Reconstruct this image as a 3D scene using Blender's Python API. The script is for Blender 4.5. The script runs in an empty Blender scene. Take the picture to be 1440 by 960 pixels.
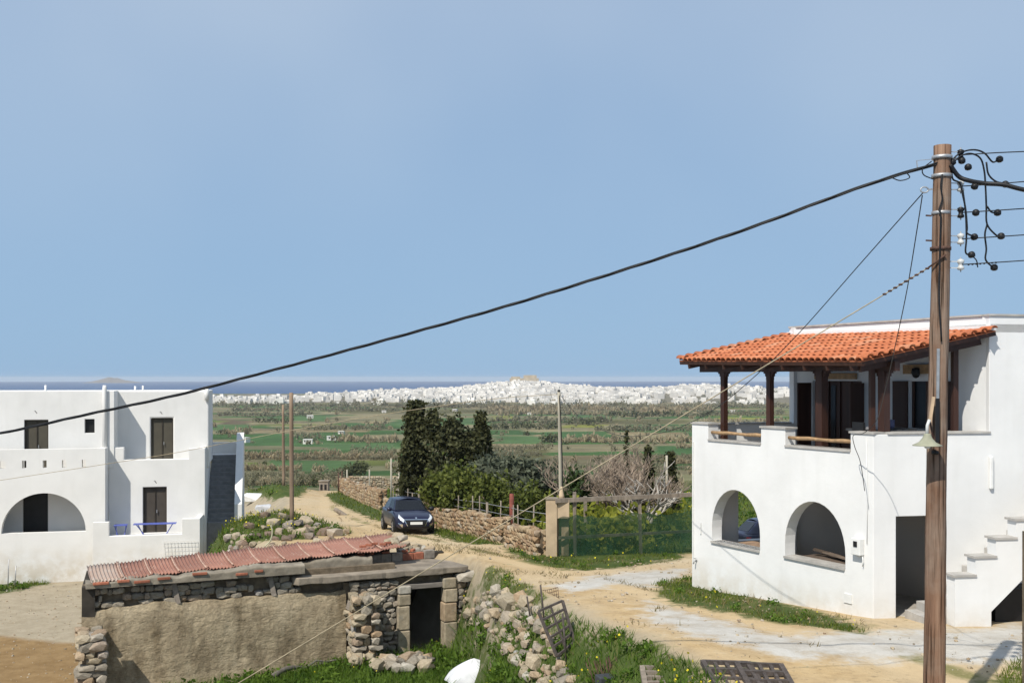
import bpy, bmesh, math, random
import numpy as np
from mathutils import Vector, Matrix
from mathutils.geometry import tessellate_polygon
from mathutils.bvhtree import BVHTree

# ---------------------------------------------------------------- camera, sky, sun, exposure
SC = bpy.context.scene
COL = SC.collection
R = math.radians
EYE = 5.2                      # eye height above the ground at the terrace house
FPX, HX, HY = 1500.0, 720.0, 531.0

cam_d = bpy.data.cameras.new('camera'); cam = bpy.data.objects.new('camera', cam_d); COL.objects.link(cam)
cam.location = (0, 0, EYE); cam.rotation_euler = (R(90), 0, 0)
cam_d.sensor_width = 36; cam_d.lens = 36 * FPX / 1440
cam_d.shift_y = (HY - 480) / 1440
cam_d.clip_start = .1; cam_d.clip_end = 60000
SC.camera = cam

SUN_AZ, SUN_EL = 212.0, 50.0   # degrees clockwise from +Y
w = bpy.data.worlds.new('World'); SC.world = w; w.use_nodes = True
nt = w.node_tree; nt.nodes.clear()
o_ = nt.nodes.new('ShaderNodeOutputWorld'); bg = nt.nodes.new('ShaderNodeBackground')
sky = nt.nodes.new('ShaderNodeTexSky'); sky.sky_type = 'NISHITA'; sky.sun_disc = False
sky.sun_elevation = R(SUN_EL); sky.sun_rotation = R(SUN_AZ)
sky.altitude = 0; sky.air_density = 1.0; sky.dust_density = .35; sky.ozone_density = 3.0
bg.inputs['Strength'].default_value = .085
veil = nt.nodes.new('ShaderNodeMix'); veil.data_type = 'RGBA'; veil.inputs[0].default_value = .92      # thin milky veil over the whole sky
tc = nt.nodes.new('ShaderNodeTexCoord'); vn = nt.nodes.new('ShaderNodeTexNoise'); vn.inputs['Scale'].default_value = 2.2; vn.inputs['Detail'].default_value = 3; nt.links.new(tc.outputs['Generated'], vn.inputs['Vector'])
vr = nt.nodes.new('ShaderNodeValToRGB'); vr.color_ramp.elements[0].position = .3; vr.color_ramp.elements[1].position = .7
vr.color_ramp.elements[0].color = (3.3, 4.55, 6.5, 1); vr.color_ramp.elements[1].color = (4.9, 5.9, 7.3, 1)
nt.links.new(vn.outputs['Fac'], vr.inputs[0]); nt.links.new(sky.outputs[0], veil.inputs[6]); sx = nt.nodes.new('ShaderNodeSeparateXYZ'); nt.links.new(tc.outputs['Generated'], sx.inputs[0])
hz = nt.nodes.new('ShaderNodeMapRange'); hz.inputs[1].default_value = 0; hz.inputs[2].default_value = .40; hz.inputs[3].default_value = 0; hz.inputs[4].default_value = 1; nt.links.new(sx.outputs[2], hz.inputs[0])
low = nt.nodes.new('ShaderNodeMix'); low.data_type = 'RGBA'; low.inputs[6].default_value = (2.85, 4.65, 6.9, 1)       # clearer blue air low down, greyer veil aloft
nt.links.new(hz.outputs[0], low.inputs[0]); nt.links.new(vr.outputs[0], low.inputs[7]); nt.links.new(low.outputs[2], veil.inputs[7]); nt.links.new(veil.outputs[2], bg.inputs['Color']); nt.links.new(bg.outputs[0], o_.inputs[0])
sd = bpy.data.lights.new('sun', 'SUN'); sd.energy = 4.2; sd.angle = R(.5); sd.color = (1, .945, .85)
sun = bpy.data.objects.new('sun', sd); COL.objects.link(sun)
sdir = Vector((math.sin(R(SUN_AZ)) * math.cos(R(SUN_EL)), math.cos(R(SUN_AZ)) * math.cos(R(SUN_EL)), math.sin(R(SUN_EL))))
sun.rotation_euler = sdir.to_track_quat('Z', 'Y').to_euler(); sun.location = (-30, -40, 60)
SC.view_settings.view_transform = 'Standard'; SC.view_settings.look = 'None'
SC.view_settings.gamma = 1; SC.view_settings.exposure = 0.26
SC.cycles.max_bounces = 8; SC.cycles.transparent_max_bounces = 12; SC.cycles.volume_bounces = 0
random.seed(7); RNG = np.random.default_rng(7)

# ---------------------------------------------------------------- helpers
def P(px, py, D):
    """photo pixel at forward distance D -> world point"""
    return Vector(((px - HX) / FPX * D, D, EYE - (py - HY) / FPX * D))
def s_at(p0, p1, px):
    """distance along the plan line p0->p1 where it crosses the photo column px"""
    dx, dy = p1[0] - p0[0], p1[1] - p0[1]; L = math.hypot(dx, dy); dx /= L; dy /= L
    t = (px - HX) / FPX
    return (t * p0[1] - p0[0]) / (dx - t * dy)
WLOC = {}
def wl(o):
    return WLOC.get(o.name, Vector((0, 0, 0))) if o else Vector((0, 0, 0))
def tag(o, label=None, cat=None, group=None, kind=None):
    if label: o['label'] = label
    if cat: o['category'] = cat
    if group: o['group'] = group
    if kind: o['kind'] = kind
    return o
def empty(name, loc, label, cat, group=None):
    o = bpy.data.objects.new(name, None); COL.objects.link(o); o.location = loc
    o.empty_display_size = .3
    WLOC[o.name] = Vector(loc)
    return tag(o, label, cat, group)
def link(name, me, m, parent=None, loc=None):
    """link a mesh whose vertices are in WORLD coordinates under parent"""
    o = bpy.data.objects.new(name, me); COL.objects.link(o)
    if m: me.materials.clear(); me.materials.append(m)
    if parent:
        o.parent = parent
        off = wl(parent)
        if off.length > 0: me.transform(Matrix.Translation(-off))
        WLOC[o.name] = off.copy()
    return o
def inst(name, me, parent, loc, rot=(0, 0, 0), sc=(1, 1, 1)):
    """link shared mesh data at a WORLD position"""
    o = bpy.data.objects.new(name, me); COL.objects.link(o)
    if parent: o.parent = parent
    o.location = Vector(loc) - wl(parent)
    o.rotation_euler = rot; o.scale = sc
    return o
class MB:
    def __init__(s): s.v = []; s.f = []; s.sm = []
    def add(s, vs, fs, smooth=False):
        b = len(s.v); s.v += [tuple(x) for x in vs]; s.f += [tuple(i + b for i in q) for q in fs]; s.sm += [smooth] * len(fs); return s
    def box(s, c, size, rz=0, ax=None):
        hx, hy, hz = size[0] / 2, size[1] / 2, size[2] / 2
        c = Vector(c); vs = []
        if ax is None:
            ca, sa = math.cos(rz), math.sin(rz); X = Vector((ca, sa, 0)); Y = Vector((-sa, ca, 0)); Z = Vector((0, 0, 1))
        else: X, Y, Z = ax
        for k in (-1, 1):
            for (i, j) in ((-1, -1), (1, -1), (1, 1), (-1, 1)): vs.append(c + X * hx * i + Y * hy * j + Z * hz * k)
        return s.add(vs, [(0, 3, 2, 1), (4, 5, 6, 7), (0, 1, 5, 4), (1, 2, 6, 5), (2, 3, 7, 6), (3, 0, 4, 7)])
    def bar(s, a, b, wd, ht=None):
        """square bar from a to b"""
        a, b = Vector(a), Vector(b); d = (b - a); L = d.length; d.normalize()
        up = Vector((0, 0, 1)) if abs(d.z) < .95 else Vector((0, 1, 0))
        Y = up.cross(d).normalized(); Z = d.cross(Y)
        return s.box((a + b) / 2, (L, wd, ht or wd), ax=(d, Y, Z))
    def tube(s, pts, r, n=8, cap=True, smooth=True):
        pts = [Vector(p) for p in pts]; m = len(pts); vs = []
        rr = r if isinstance(r, (list, tuple)) else [r] * m
        ref = None
        for i, p in enumerate(pts):
            d = (pts[min(i + 1, m - 1)] - pts[max(i - 1, 0)]).normalized()
            if ref is None: ref = Vector((0, 0, 1)) if abs(d.z) < .9 else Vector((1, 0, 0))
            X = d.cross(ref).normalized(); Y = X.cross(d).normalized(); ref = Y
            for k in range(n):
                a = 2 * math.pi * k / n; vs.append(p + (X * math.cos(a) + Y * math.sin(a)) * rr[i])
        fs = [(i * n + k, i * n + (k + 1) % n, (i + 1) * n + (k + 1) % n, (i + 1) * n + k) for i in range(m - 1) for k in range(n)]
        if cap: fs += [tuple(range(n - 1, -1, -1)), tuple((m - 1) * n + k for k in range(n))]
        return s.add(vs, fs, smooth)
    def lathe(s, c, prof, n=16, smooth=True, axis=(0, 0, 1)):
        c = Vector(c); q = Vector((0, 0, 1)).rotation_difference(Vector(axis)); vs = []; m = len(prof)
        for (r, z) in prof:
            for k in range(n):
                a = 2 * math.pi * k / n; vs.append(c + q @ Vector((r * math.cos(a), r * math.sin(a), z)))
        fs = [(i * n + k, i * n + (k + 1) % n, (i + 1) * n + (k + 1) % n, (i + 1) * n + k) for i in range(m - 1) for k in range(n)]
        fs += [tuple(range(n - 1, -1, -1)), tuple((m - 1) * n + k for k in range(n))]
        return s.add(vs, fs, smooth)
    def prism(s, poly, z0, z1):
        n = len(poly); z0f = z0 if callable(z0) else (lambda i: z0); z1f = z1 if callable(z1) else (lambda i: z1)
        vs = [(p[0], p[1], z0f(i)) for i, p in enumerate(poly)] + [(p[0], p[1], z1f(i)) for i, p in enumerate(poly)]
        return s.add(vs, [tuple(range(n - 1, -1, -1)), tuple(range(n, 2 * n))] + [(i, (i + 1) % n, n + (i + 1) % n, n + i) for i in range(n)])
    def panel(s, p0, p1, outer, holes=(), th=.25, side=1):
        """upright wall slab on the plan line p0->p1; outer and holes are (s, z) loops; thickness goes to the left (side=1) of the line"""
        dx, dy = p1[0] - p0[0], p1[1] - p0[1]; L = math.hypot(dx, dy); dx /= L; dy /= L
        nx, ny = -dy * side, dx * side
        loops = [list(outer)] + [list(h) for h in holes]
        tri = tessellate_polygon([[Vector((a, b, 0)) for a, b in lp] for lp in loops])
        flat = [q for lp in loops for q in lp]; n = len(flat)
        vs = [(p0[0] + dx * a, p0[1] + dy * a, b) for a, b in flat] + [(p0[0] + dx * a + nx * th, p0[1] + dy * a + ny * th, b) for a, b in flat]
        fs = []
        for t in tri: fs += [tuple(t), (n + t[2], n + t[1], n + t[0])]
        b = 0
        for lp in loops:
            k = len(lp)
            for i in range(k): fs.append((b + i, b + (i + 1) % k, n + b + (i + 1) % k, n + b + i))
            b += k
        return s.add(vs, fs)
    def mesh(s, name, recalc=True):
        me = bpy.data.meshes.new(name); me.from_pydata(s.v, [], s.f)
        me.polygons.foreach_set('use_smooth', s.sm)
        if recalc:
            bm = bmesh.new(); bm.from_mesh(me); bmesh.ops.recalc_face_normals(bm, faces=bm.faces); bm.to_mesh(me); bm.free()
        return me
    def build(s, name, m, parent=None, bevel=0, seg=2, recalc=True):
        o = link(name, s.mesh(name, recalc), m, parent)
        if bevel:
            b = o.modifiers.new('bevel', 'BEVEL'); b.width = bevel; b.segments = seg; b.limit_method = 'ANGLE'; b.angle_limit = R(35); b.use_clamp_overlap = True
        return o
def rect(a, b, c, d): return [(a, c), (b, c), (b, d), (a, d)]
def arch(a, b, z0, zt, stilt, n=18):
    m = (a + b) / 2; r = (b - a) / 2; zs = z0 + stilt
    return [(a, z0), (b, z0)] + [(m + r * math.cos(math.pi * k / n), zs + (zt - zs) * math.sin(math.pi * k / n)) for k in range(n + 1)]
def catmull(pts, n=8):
    pts = [Vector(p) for p in pts]; q = [pts[0] * 2 - pts[1]] + pts + [pts[-1] * 2 - pts[-2]]; out = []
    for i in range(1, len(q) - 2):
        for k in range(n):
            t = k / n; a, b, c, d = q[i - 1], q[i], q[i + 1], q[i + 2]
            out.append(.5 * ((2 * b) + (c - a) * t + (2 * a - 5 * b + 4 * c - d) * t * t + (3 * b - a - 3 * c + d) * t ** 3))
    return out + [pts[-1]]
def npmesh(name, V, F, smooth=False, attrs=None):
    """V (n,3), F (m,k) numpy arrays -> mesh"""
    me = bpy.data.meshes.new(name); V = np.asarray(V, np.float32); F = np.asarray(F, np.int32); m, k = F.shape
    me.vertices.add(len(V)); me.vertices.foreach_set('co', V.ravel())
    me.loops.add(m * k); me.loops.foreach_set('vertex_index', F.ravel())
    me.polygons.add(m); me.polygons.foreach_set('loop_start', np.arange(m, dtype=np.int32) * k)
    try: me.polygons.foreach_set('loop_total', np.full(m, k, np.int32))
    except Exception: pass
    me.polygons.foreach_set('use_smooth', np.full(m, smooth))
    for nm, arr in (attrs or {}).items():
        if arr.ndim == 1:
            a = me.attributes.new(nm, 'FLOAT', 'POINT'); a.data.foreach_set('value', arr.astype(np.float32))
        else:
            a = me.attributes.new(nm, 'FLOAT_COLOR', 'POINT'); a.data.foreach_set('color', arr.astype(np.float32).ravel())
    me.update(calc_edges=True); me.validate()
    return me
def hash2(ix, iy, s=0):
    n = (ix.astype(np.int64) * 374761393 + iy.astype(np.int64) * 668265263 + s * 974711) & 0x7fffffff
    n = ((n ^ (n >> 13)) * 1274126177) & 0x7fffffff
    return ((n ^ (n >> 16)) & 0xffff) / 65535.0
def vnoise(x, y, s=0):
    ix = np.floor(x); iy = np.floor(y); fx = x - ix; fy = y - iy; fx = fx * fx * (3 - 2 * fx); fy = fy * fy * (3 - 2 * fy)
    a = hash2(ix, iy, s); b = hash2(ix + 1, iy, s); c = hash2(ix, iy + 1, s); d = hash2(ix + 1, iy + 1, s)
    return (a * (1 - fx) + b * fx) * (1 - fy) + (c * (1 - fx) + d * fx) * fy
def fbm(x, y, s=0, o=3):
    t = 0; a = .5
    for k in range(o): t = t + a * vnoise(x * 2 ** k, y * 2 ** k, s + k); a *= .5
    return t
def sd_poly(x, y, poly):
    """signed distance to a closed polygon, negative inside"""
    x = np.asarray(x, float); y = np.asarray(y, float)
    d = np.full(x.shape, 1e18); ins = np.zeros(x.shape, bool); n = len(poly)
    for i in range(n):
        ax, ay = poly[i][0], poly[i][1]; bx, by = poly[(i + 1) % n][0], poly[(i + 1) % n][1]
        ex, ey = bx - ax, by - ay; wx, wy = x - ax, y - ay
        t = np.clip((wx * ex + wy * ey) / (ex * ex + ey * ey + 1e-12), 0, 1)
        d = np.minimum(d, (wx - t * ex) ** 2 + (wy - t * ey) ** 2)
        c = (ay > y) != (by > y)
        with np.errstate(divide='ignore', invalid='ignore'):
            xi = (bx - ax) * (y - ay) / (by - ay if by != ay else 1e-9) + ax
        ins ^= c & (x < xi)
    d = np.sqrt(d); return np.where(ins, -d, d)
def sstep(a, b, x):
    t = np.clip((x - a) / (b - a), 0, 1); return t * t * (3 - 2 * t)

# ---------------------------------------------------------------- materials
def newmat(name):
    m = bpy.data.materials.new(name); m.use_nodes = True; n = m.node_tree; n.nodes.clear()
    o = n.nodes.new('ShaderNodeOutputMaterial'); b = n.nodes.new('ShaderNodeBsdfPrincipled')
    n.links.new(b.outputs[0], o.inputs[0]); return m, n, b, o
def noise_node(n, scale, detail=4, rough=.55, coord='Object', vec=None, st=None):
    t = n.nodes.new('ShaderNodeTexNoise'); t.inputs['Scale'].default_value = scale; t.inputs['Detail'].default_value = detail; t.inputs['Roughness'].default_value = rough
    if vec is None:
        c = n.nodes.new('ShaderNodeTexCoord'); vec = c.outputs[coord]
    if st:
        mp = n.nodes.new('ShaderNodeMapping'); mp.inputs['Scale'].default_value = st; n.links.new(vec, mp.inputs['Vector']); vec = mp.outputs[0]
    n.links.new(vec, t.inputs['Vector']); return t
def ramp(n, fac, stops):
    r = n.nodes.new('ShaderNodeValToRGB'); cr = r.color_ramp
    while len(cr.elements) < len(stops): cr.elements.new(.5)
    for e, (p, c) in zip(cr.elements, stops): e.position = p; e.color = (*c, 1) if len(c) == 3 else c
    n.links.new(fac, r.inputs[0]); return r.outputs[0]
def mixc(n, fac, a, b, mode='MIX'):
    x = n.nodes.new('ShaderNodeMix'); x.data_type = 'RGBA'; x.blend_type = mode
    for sck, val in ((0, fac), (6, a), (7, b)):
        if hasattr(val, 'links'): n.links.new(val, x.inputs[sck])
        elif sck == 0: x.inputs[0].default_value = val
        else: x.inputs[sck].default_value = (*val, 1)
    return x.outputs[2]
def mul(c, k): return tuple(min(1, x * k) for x in c)
def M(name, col, rough=.85, var=.18, scale=3.0, bump=.0, bscale=None, rand=0, metal=0, spec=.3, col2=None, big=0, st=None, detail=5, island=0):
    """generic procedural surface: base colour, noise variation, bump, per-object / per-island value change"""
    m, n, b, o = newmat(name)
    nz = noise_node(n, scale, detail, st=st)
    c2 = col2 or mul(col, 1 - var); c1 = col if col2 else mul(col, 1 + var * .6)
    c = ramp(n, nz.outputs['Fac'], [(.32, c2), (.68, c1)])
    if big:
        nb = noise_node(n, scale * .13, 3); c = mixc(n, 1.0, c, ramp(n, nb.outputs['Fac'], [(.3, (1 - big,) * 3), (.7, (1, 1, 1))]), 'MULTIPLY')
    if rand or island:
        if island: g = n.nodes.new('ShaderNodeNewGeometry'); rv = g.outputs['Random Per Island']; k = island
        else: g = n.nodes.new('ShaderNodeObjectInfo'); rv = g.outputs['Random']; k = rand
        c = mixc(n, 1.0, c, ramp(n, rv, [(0, (1 - k,) * 3), (1, (1, 1, 1))]), 'MULTIPLY')
    n.links.new(c, b.inputs['Base Color'])
    b.inputs['Roughness'].default_value = rough; b.inputs['Metallic'].default_value = metal
    b.inputs['Specular IOR Level'].default_value = spec
    if bump:
        bz = noise_node(n, bscale or scale * 3, 6, .6, st=st); bp = n.nodes.new('ShaderNodeBump'); bp.inputs['Strength'].default_value = bump; bp.inputs['Distance'].default_value = .03
        n.links.new(bz.outputs['Fac'], bp.inputs['Height']); n.links.new(bp.outputs[0], b.inputs['Normal'])
    return m
def leafmat(name, c1, c2, trans=.25):
    m, n, b, o = newmat(name)
    g = n.nodes.new('ShaderNodeNewGeometry'); nz = noise_node(n, .9, 3)
    a = n.nodes.new('ShaderNodeMath'); a.operation = 'MULTIPLY_ADD'; a.inputs[1].default_value = .55; n.links.new(g.outputs['Random Per Island'], a.inputs[0])
    m2 = n.nodes.new('ShaderNodeMath'); m2.operation = 'MULTIPLY_ADD'; m2.inputs[1].default_value = 1.1; m2.inputs[2].default_value = -.33; n.links.new(nz.outputs['Fac'], m2.inputs[0]); n.links.new(m2.outputs[0], a.inputs[2])
    c = ramp(n, a.outputs[0], [(.1, c1), (.9, c2)])
    n.links.new(c, b.inputs['Base Color']); b.inputs['Roughness'].default_value = .65; b.inputs['Specular IOR Level'].default_value = .2
    t = n.nodes.new('ShaderNodeBsdfTranslucent'); n.links.new(c, t.inputs['Color'])
    mx = n.nodes.new('ShaderNodeMixShader'); mx.inputs[0].default_value = trans
    n.links.new(b.outputs[0], mx.inputs[1]); n.links.new(t.outputs[0], mx.inputs[2]); n.links.new(mx.outputs[0], o.inputs[0])
    return m

MAT = {}
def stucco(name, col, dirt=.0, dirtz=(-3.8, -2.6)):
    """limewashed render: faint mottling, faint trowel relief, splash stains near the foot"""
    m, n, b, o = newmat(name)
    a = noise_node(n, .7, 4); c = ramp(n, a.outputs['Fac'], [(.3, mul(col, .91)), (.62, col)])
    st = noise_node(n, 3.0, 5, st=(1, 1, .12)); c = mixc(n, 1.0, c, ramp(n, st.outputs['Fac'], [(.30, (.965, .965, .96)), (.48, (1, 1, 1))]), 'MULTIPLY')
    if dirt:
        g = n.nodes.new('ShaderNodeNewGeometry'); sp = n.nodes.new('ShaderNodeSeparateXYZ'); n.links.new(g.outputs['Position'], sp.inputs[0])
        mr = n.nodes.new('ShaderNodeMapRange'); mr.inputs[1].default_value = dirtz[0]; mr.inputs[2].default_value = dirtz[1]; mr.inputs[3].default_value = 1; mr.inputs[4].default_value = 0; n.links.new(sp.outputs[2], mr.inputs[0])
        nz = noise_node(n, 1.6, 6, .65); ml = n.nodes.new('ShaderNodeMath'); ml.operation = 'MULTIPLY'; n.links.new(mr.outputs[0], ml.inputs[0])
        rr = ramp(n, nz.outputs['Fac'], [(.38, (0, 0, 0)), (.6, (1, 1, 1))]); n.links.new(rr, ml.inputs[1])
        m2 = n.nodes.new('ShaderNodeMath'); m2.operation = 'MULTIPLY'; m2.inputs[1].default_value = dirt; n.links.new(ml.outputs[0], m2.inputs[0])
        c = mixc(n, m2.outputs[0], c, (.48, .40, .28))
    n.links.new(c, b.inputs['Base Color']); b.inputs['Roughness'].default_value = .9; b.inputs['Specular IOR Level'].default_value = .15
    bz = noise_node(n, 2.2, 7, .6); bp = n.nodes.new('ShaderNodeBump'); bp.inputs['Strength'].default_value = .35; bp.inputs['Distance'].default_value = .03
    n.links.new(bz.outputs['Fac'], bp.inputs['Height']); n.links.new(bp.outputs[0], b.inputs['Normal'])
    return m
MAT['white'] = stucco('white_render', (.74, .74, .73), .6, (-.35, .6))
MAT['white_old'] = stucco('white_render_old', (.735, .725, .70), .7, (-4.0, -2.3))
MAT['marble'] = M('marble_cap', (.44, .42, .39), .6, .2, 4, rand=.1)
MAT['floor'] = M('terrace_floor', (.36, .33, .29), .8, .2, 3)
MAT['wood_dark'] = M('brown_stained_wood', (.048, .018, .010), .55, .35, 5, st=(1, 1, .15), spec=.4)
MAT['wood_pale'] = M('pale_peeled_log', (.36, .23, .12), .7, .3, 9)
MAT['glass'] = M('dark_glass', (.010, .011, .013), .18, .1, 1, spec=.25)
MAT['black'] = M('black_plastic', (.012, .012, .013), .5, .2, 5)
MAT['metal'] = M('galvanised_metal', (.42, .42, .42), .5, .2, 8, metal=.6)
MAT['rust'] = M('rusty_iron', (.10, .055, .04), .85, .45, 14, bump=.3)
MAT['rusty_grey'] = M('weathered_iron', (.085, .07, .062), .8, .4, 12, bump=.2)
# ---------------------------------------------------------------- terrain
LOW = [(3.9, 4), (3.7, 16), (3.3, 19), (2.2, 22.4), (1.0, 26.0), (-.1, 30.6), (-1.0, 34.4), (-1.3, 36.4), (-4.2, 38.8), (-8, 40.6), (-11, 43.4), (-12.4, 46.5),
       (-12.1, 51), (-12.5, 58), (-15, 72), (-24, 96), (-90, 96), (-90, 4)]
PD = np.array([0, 20, 88, 110, 150, 250, 500, 750, 1150, 1600, 1750, 2600, 2900, 3200])
PH = np.array([5.0, 5.0, 9.34, 11.6, 15.2, 21.5, 30.5, 34.6, 37.6, 39.0, 39.3, 41.0, 43.5, 47.0])
RX = np.array([-400, 150, 300, 450, 550, 650, 735, 800, 900, 960, 1010, 1100, 1300, 1500, 2200])
RH = np.array([-6, -4, 0, 2, 7, 14, 27, 17, 10, 17, 17, 12, 13, 14, 10])
SEA_Z = EYE - 43.5
def ground_z(x, y):
    x = np.asarray(x, float); y = np.asarray(y, float)
    h = np.interp(y, PD, PH)
    up = EYE - h
    far = sstep(95, 140, y)
    up = up + far * (fbm(x / 160, y / 160, 3) - .45) * 2.2 * sstep(120, 400, y)
    low = np.interp(y, [0, 30, 50, 70, 96, 110], [-3.45, -3.5, -3.85, -4.3, -5.4, -6.3]) + np.interp(x, [-9, -4], [-.25, 0])
    s = sd_poly(x, y, LOW)
    wd = np.interp(y, [20, 25, 28.5, 33, 40, 60], [3.3, 2.5, 1.5, 1.0, 1.6, 2.5])
    k = sstep(0, 1, (s + wd) / wd)
    z = low * (1 - k) + up * k
    pxl = x / np.maximum(y, 1) * FPX + HX
    rise = np.interp(pxl, RX, RH)
    z = z + (rise + (fbm(x / 70, y / 90, 91) - .45) * 7) * np.exp(-((y - 2150) / 300) ** 2)
    # rubble mound at the foot of the wooden pole, grassy mound at the end of the track
    z = z + .75 * np.exp(-(((x + 10.4) / 2.0) ** 2 + ((y - 47.3) / 2.4) ** 2)) + .9 * np.exp(-(((x + 17.5) / 3.2) ** 2 + ((y - 78) / 6) ** 2))
    near = 1 - sstep(60, 110, y)
    z = z + near * ((fbm(x / 2.6, y / 2.6, 11) - .45) * .10 + (vnoise(x * 1.7, y * 1.7, 5) - .5) * .025)
    return z
_gx = np.arange(-45, 45.01, .2); _gy = np.arange(4, 110.01, .2); _GG = ground_z(*np.meshgrid(_gx, _gy))
def gz(x, y):
    if -44 < x < 44 and 5 < y < 109:
        a, b = (x + 45) / .2, (y - 4) / .2; i, j = int(a), int(b); a -= i; b -= j
        return float((_GG[j, i] * (1 - a) + _GG[j, i + 1] * a) * (1 - b) + (_GG[j + 1, i] * (1 - a) + _GG[j + 1, i + 1] * a) * b)
    return float(ground_z(np.array([x]), np.array([y]))[0])
def gpt(px, py, d0=12.0, d1=400.0):
    """photo pixel -> the first point of the ground it looks at"""
    D = np.concatenate([np.arange(d0, 120, .05), np.arange(120, d1, .5)])
    x = (px - HX) / FPX * D; z = EYE - (py - HY) / FPX * D; g = ground_z(x, D)
    k = np.argmax(z <= g)
    if not (z <= g).any(): k = len(D) - 1
    return (float(x[k]), float(D[k]), float(g[k]))
def gpoly(pts): return [gpt(*p)[:2] for p in pts]

POLY = {}
POLY['pillar'] = gpoly([(703, 768), (722, 757), (765, 770), (972, 768), (972, 783), (900, 795), (860, 800), (800, 802), (735, 789)])
POLY['house'] = gpoly([(930, 818), (968, 812), (1060, 836), (1228, 879), (1215, 889), (1150, 884), (1095, 878), (1010, 860), (950, 850), (915, 834)])
POLY['bank'] = [(3.9, 4), (3.7, 16), (3.2, 19), (2.05, 22.1), (.8, 25.6), (.1, 28.2), (-1.2, 28.5), (-.6, 24), (-.5, 18), (-1, 4)]
POLY['strip'] = gpoly([(455, 694), (482, 691), (540, 716), (560, 728), (530, 733), (480, 712)])
POLY['strip2'] = gpoly([(600, 742), (650, 744), (716, 752), (708, 766), (660, 764), (612, 754)])
POLY['mound'] = gpoly([(343, 692), (378, 681), (436, 689), (424, 700), (384, 707), (348, 708)])
POLY['notch'] = [(-.55, 33.2), (.05, 30.6), (.6, 28.2), (.9, 26.2), (.3, 26), (-.1, 28), (-.75, 31), (-1.1, 33)]
POLY['verge'] = gpoly([(1400, 950), (1425, 935), (1445, 930), (1445, 985), (1390, 985)])
POLY['left'] = gpoly([(-15, 812), (40, 810), (86, 817), (30, 830), (-10, 838)])
POLY['yard'] = [(-9.5, 29), (-8, 26), (.3, 24), (.1, 27), (-.5, 29.5), (-.8, 31.5), (-1.4, 35), (-4, 34.2), (-6.5, 32.4), (-10, 30.8)]
WALLP = [(4.6, 36.8), (1.6, 36.3), (-.2, 40.6), (-2.2, 46.2), (-5.6, 55), (-8.0, 63), (-13.3, 84)]
POLY['garden'] = [(14, 37.6), (8, 37.1)] + WALLP + [(-14, 92), (30, 92), (40, 60)]
POLY['flowers'] = [(-12.4, 44.6), (-8.6, 43.6), (-6.6, 44.4), (-7.0, 46.4), (-9.0, 49), (-10.7, 54), (-12.6, 61), (-13.6, 55), (-12.9, 48)]
POLY['bankside'] = [(-14.2, 45.2), (-12.4, 43), (-9, 42), (-7.6, 43), (-10.4, 45.5), (-12.2, 48), (-12.6, 52), (-13.4, 50)]
SACK = gpt(664, 956)                                          # where the white sack lies
GRASS = ['pillar', 'house', 'bank', 'strip', 'strip2', 'mound', 'notch', 'verge', 'left', 'yard', 'garden', 'flowers', 'bankside']
POLY['apron'] = gpoly([(905, 842), (1000, 866), (1100, 892), (1228, 886), (1330, 884), (1480, 872), (1480, 936), (1100, 925), (1000, 903), (905, 874)])
POLY['pale2'] = gpoly([(775, 825), (830, 808), (972, 798), (972, 811), (915, 828), (870, 822), (800, 835)])
POLY['soil'] = [(-30, 26), (-30, 38.2), (-18, 37.4), (-13.5, 36.2), (-11, 34), (-10, 28)]
POLY['road'] = [(3.9, 4), (3.7, 16), (3.3, 19), (2.2, 22.4), (1.0, 26.0), (-.1, 30.6), (-1.0, 34.4), (-1.3, 36.4), (-4.2, 38.8), (-8, 40.6), (-9.3, 46), (-11.6, 58), (-15.5, 80), (-15.4, 90),
                (-13.6, 88), (-8.6, 63), (-6.3, 55), (-2.9, 46.2), (-.8, 40.6), (1.0, 35.6), (6.5, 35.5), (16, 35), (16, 30), (5, 29), (7.6, 22.5), (16, 21), (16, 4)]

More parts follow.
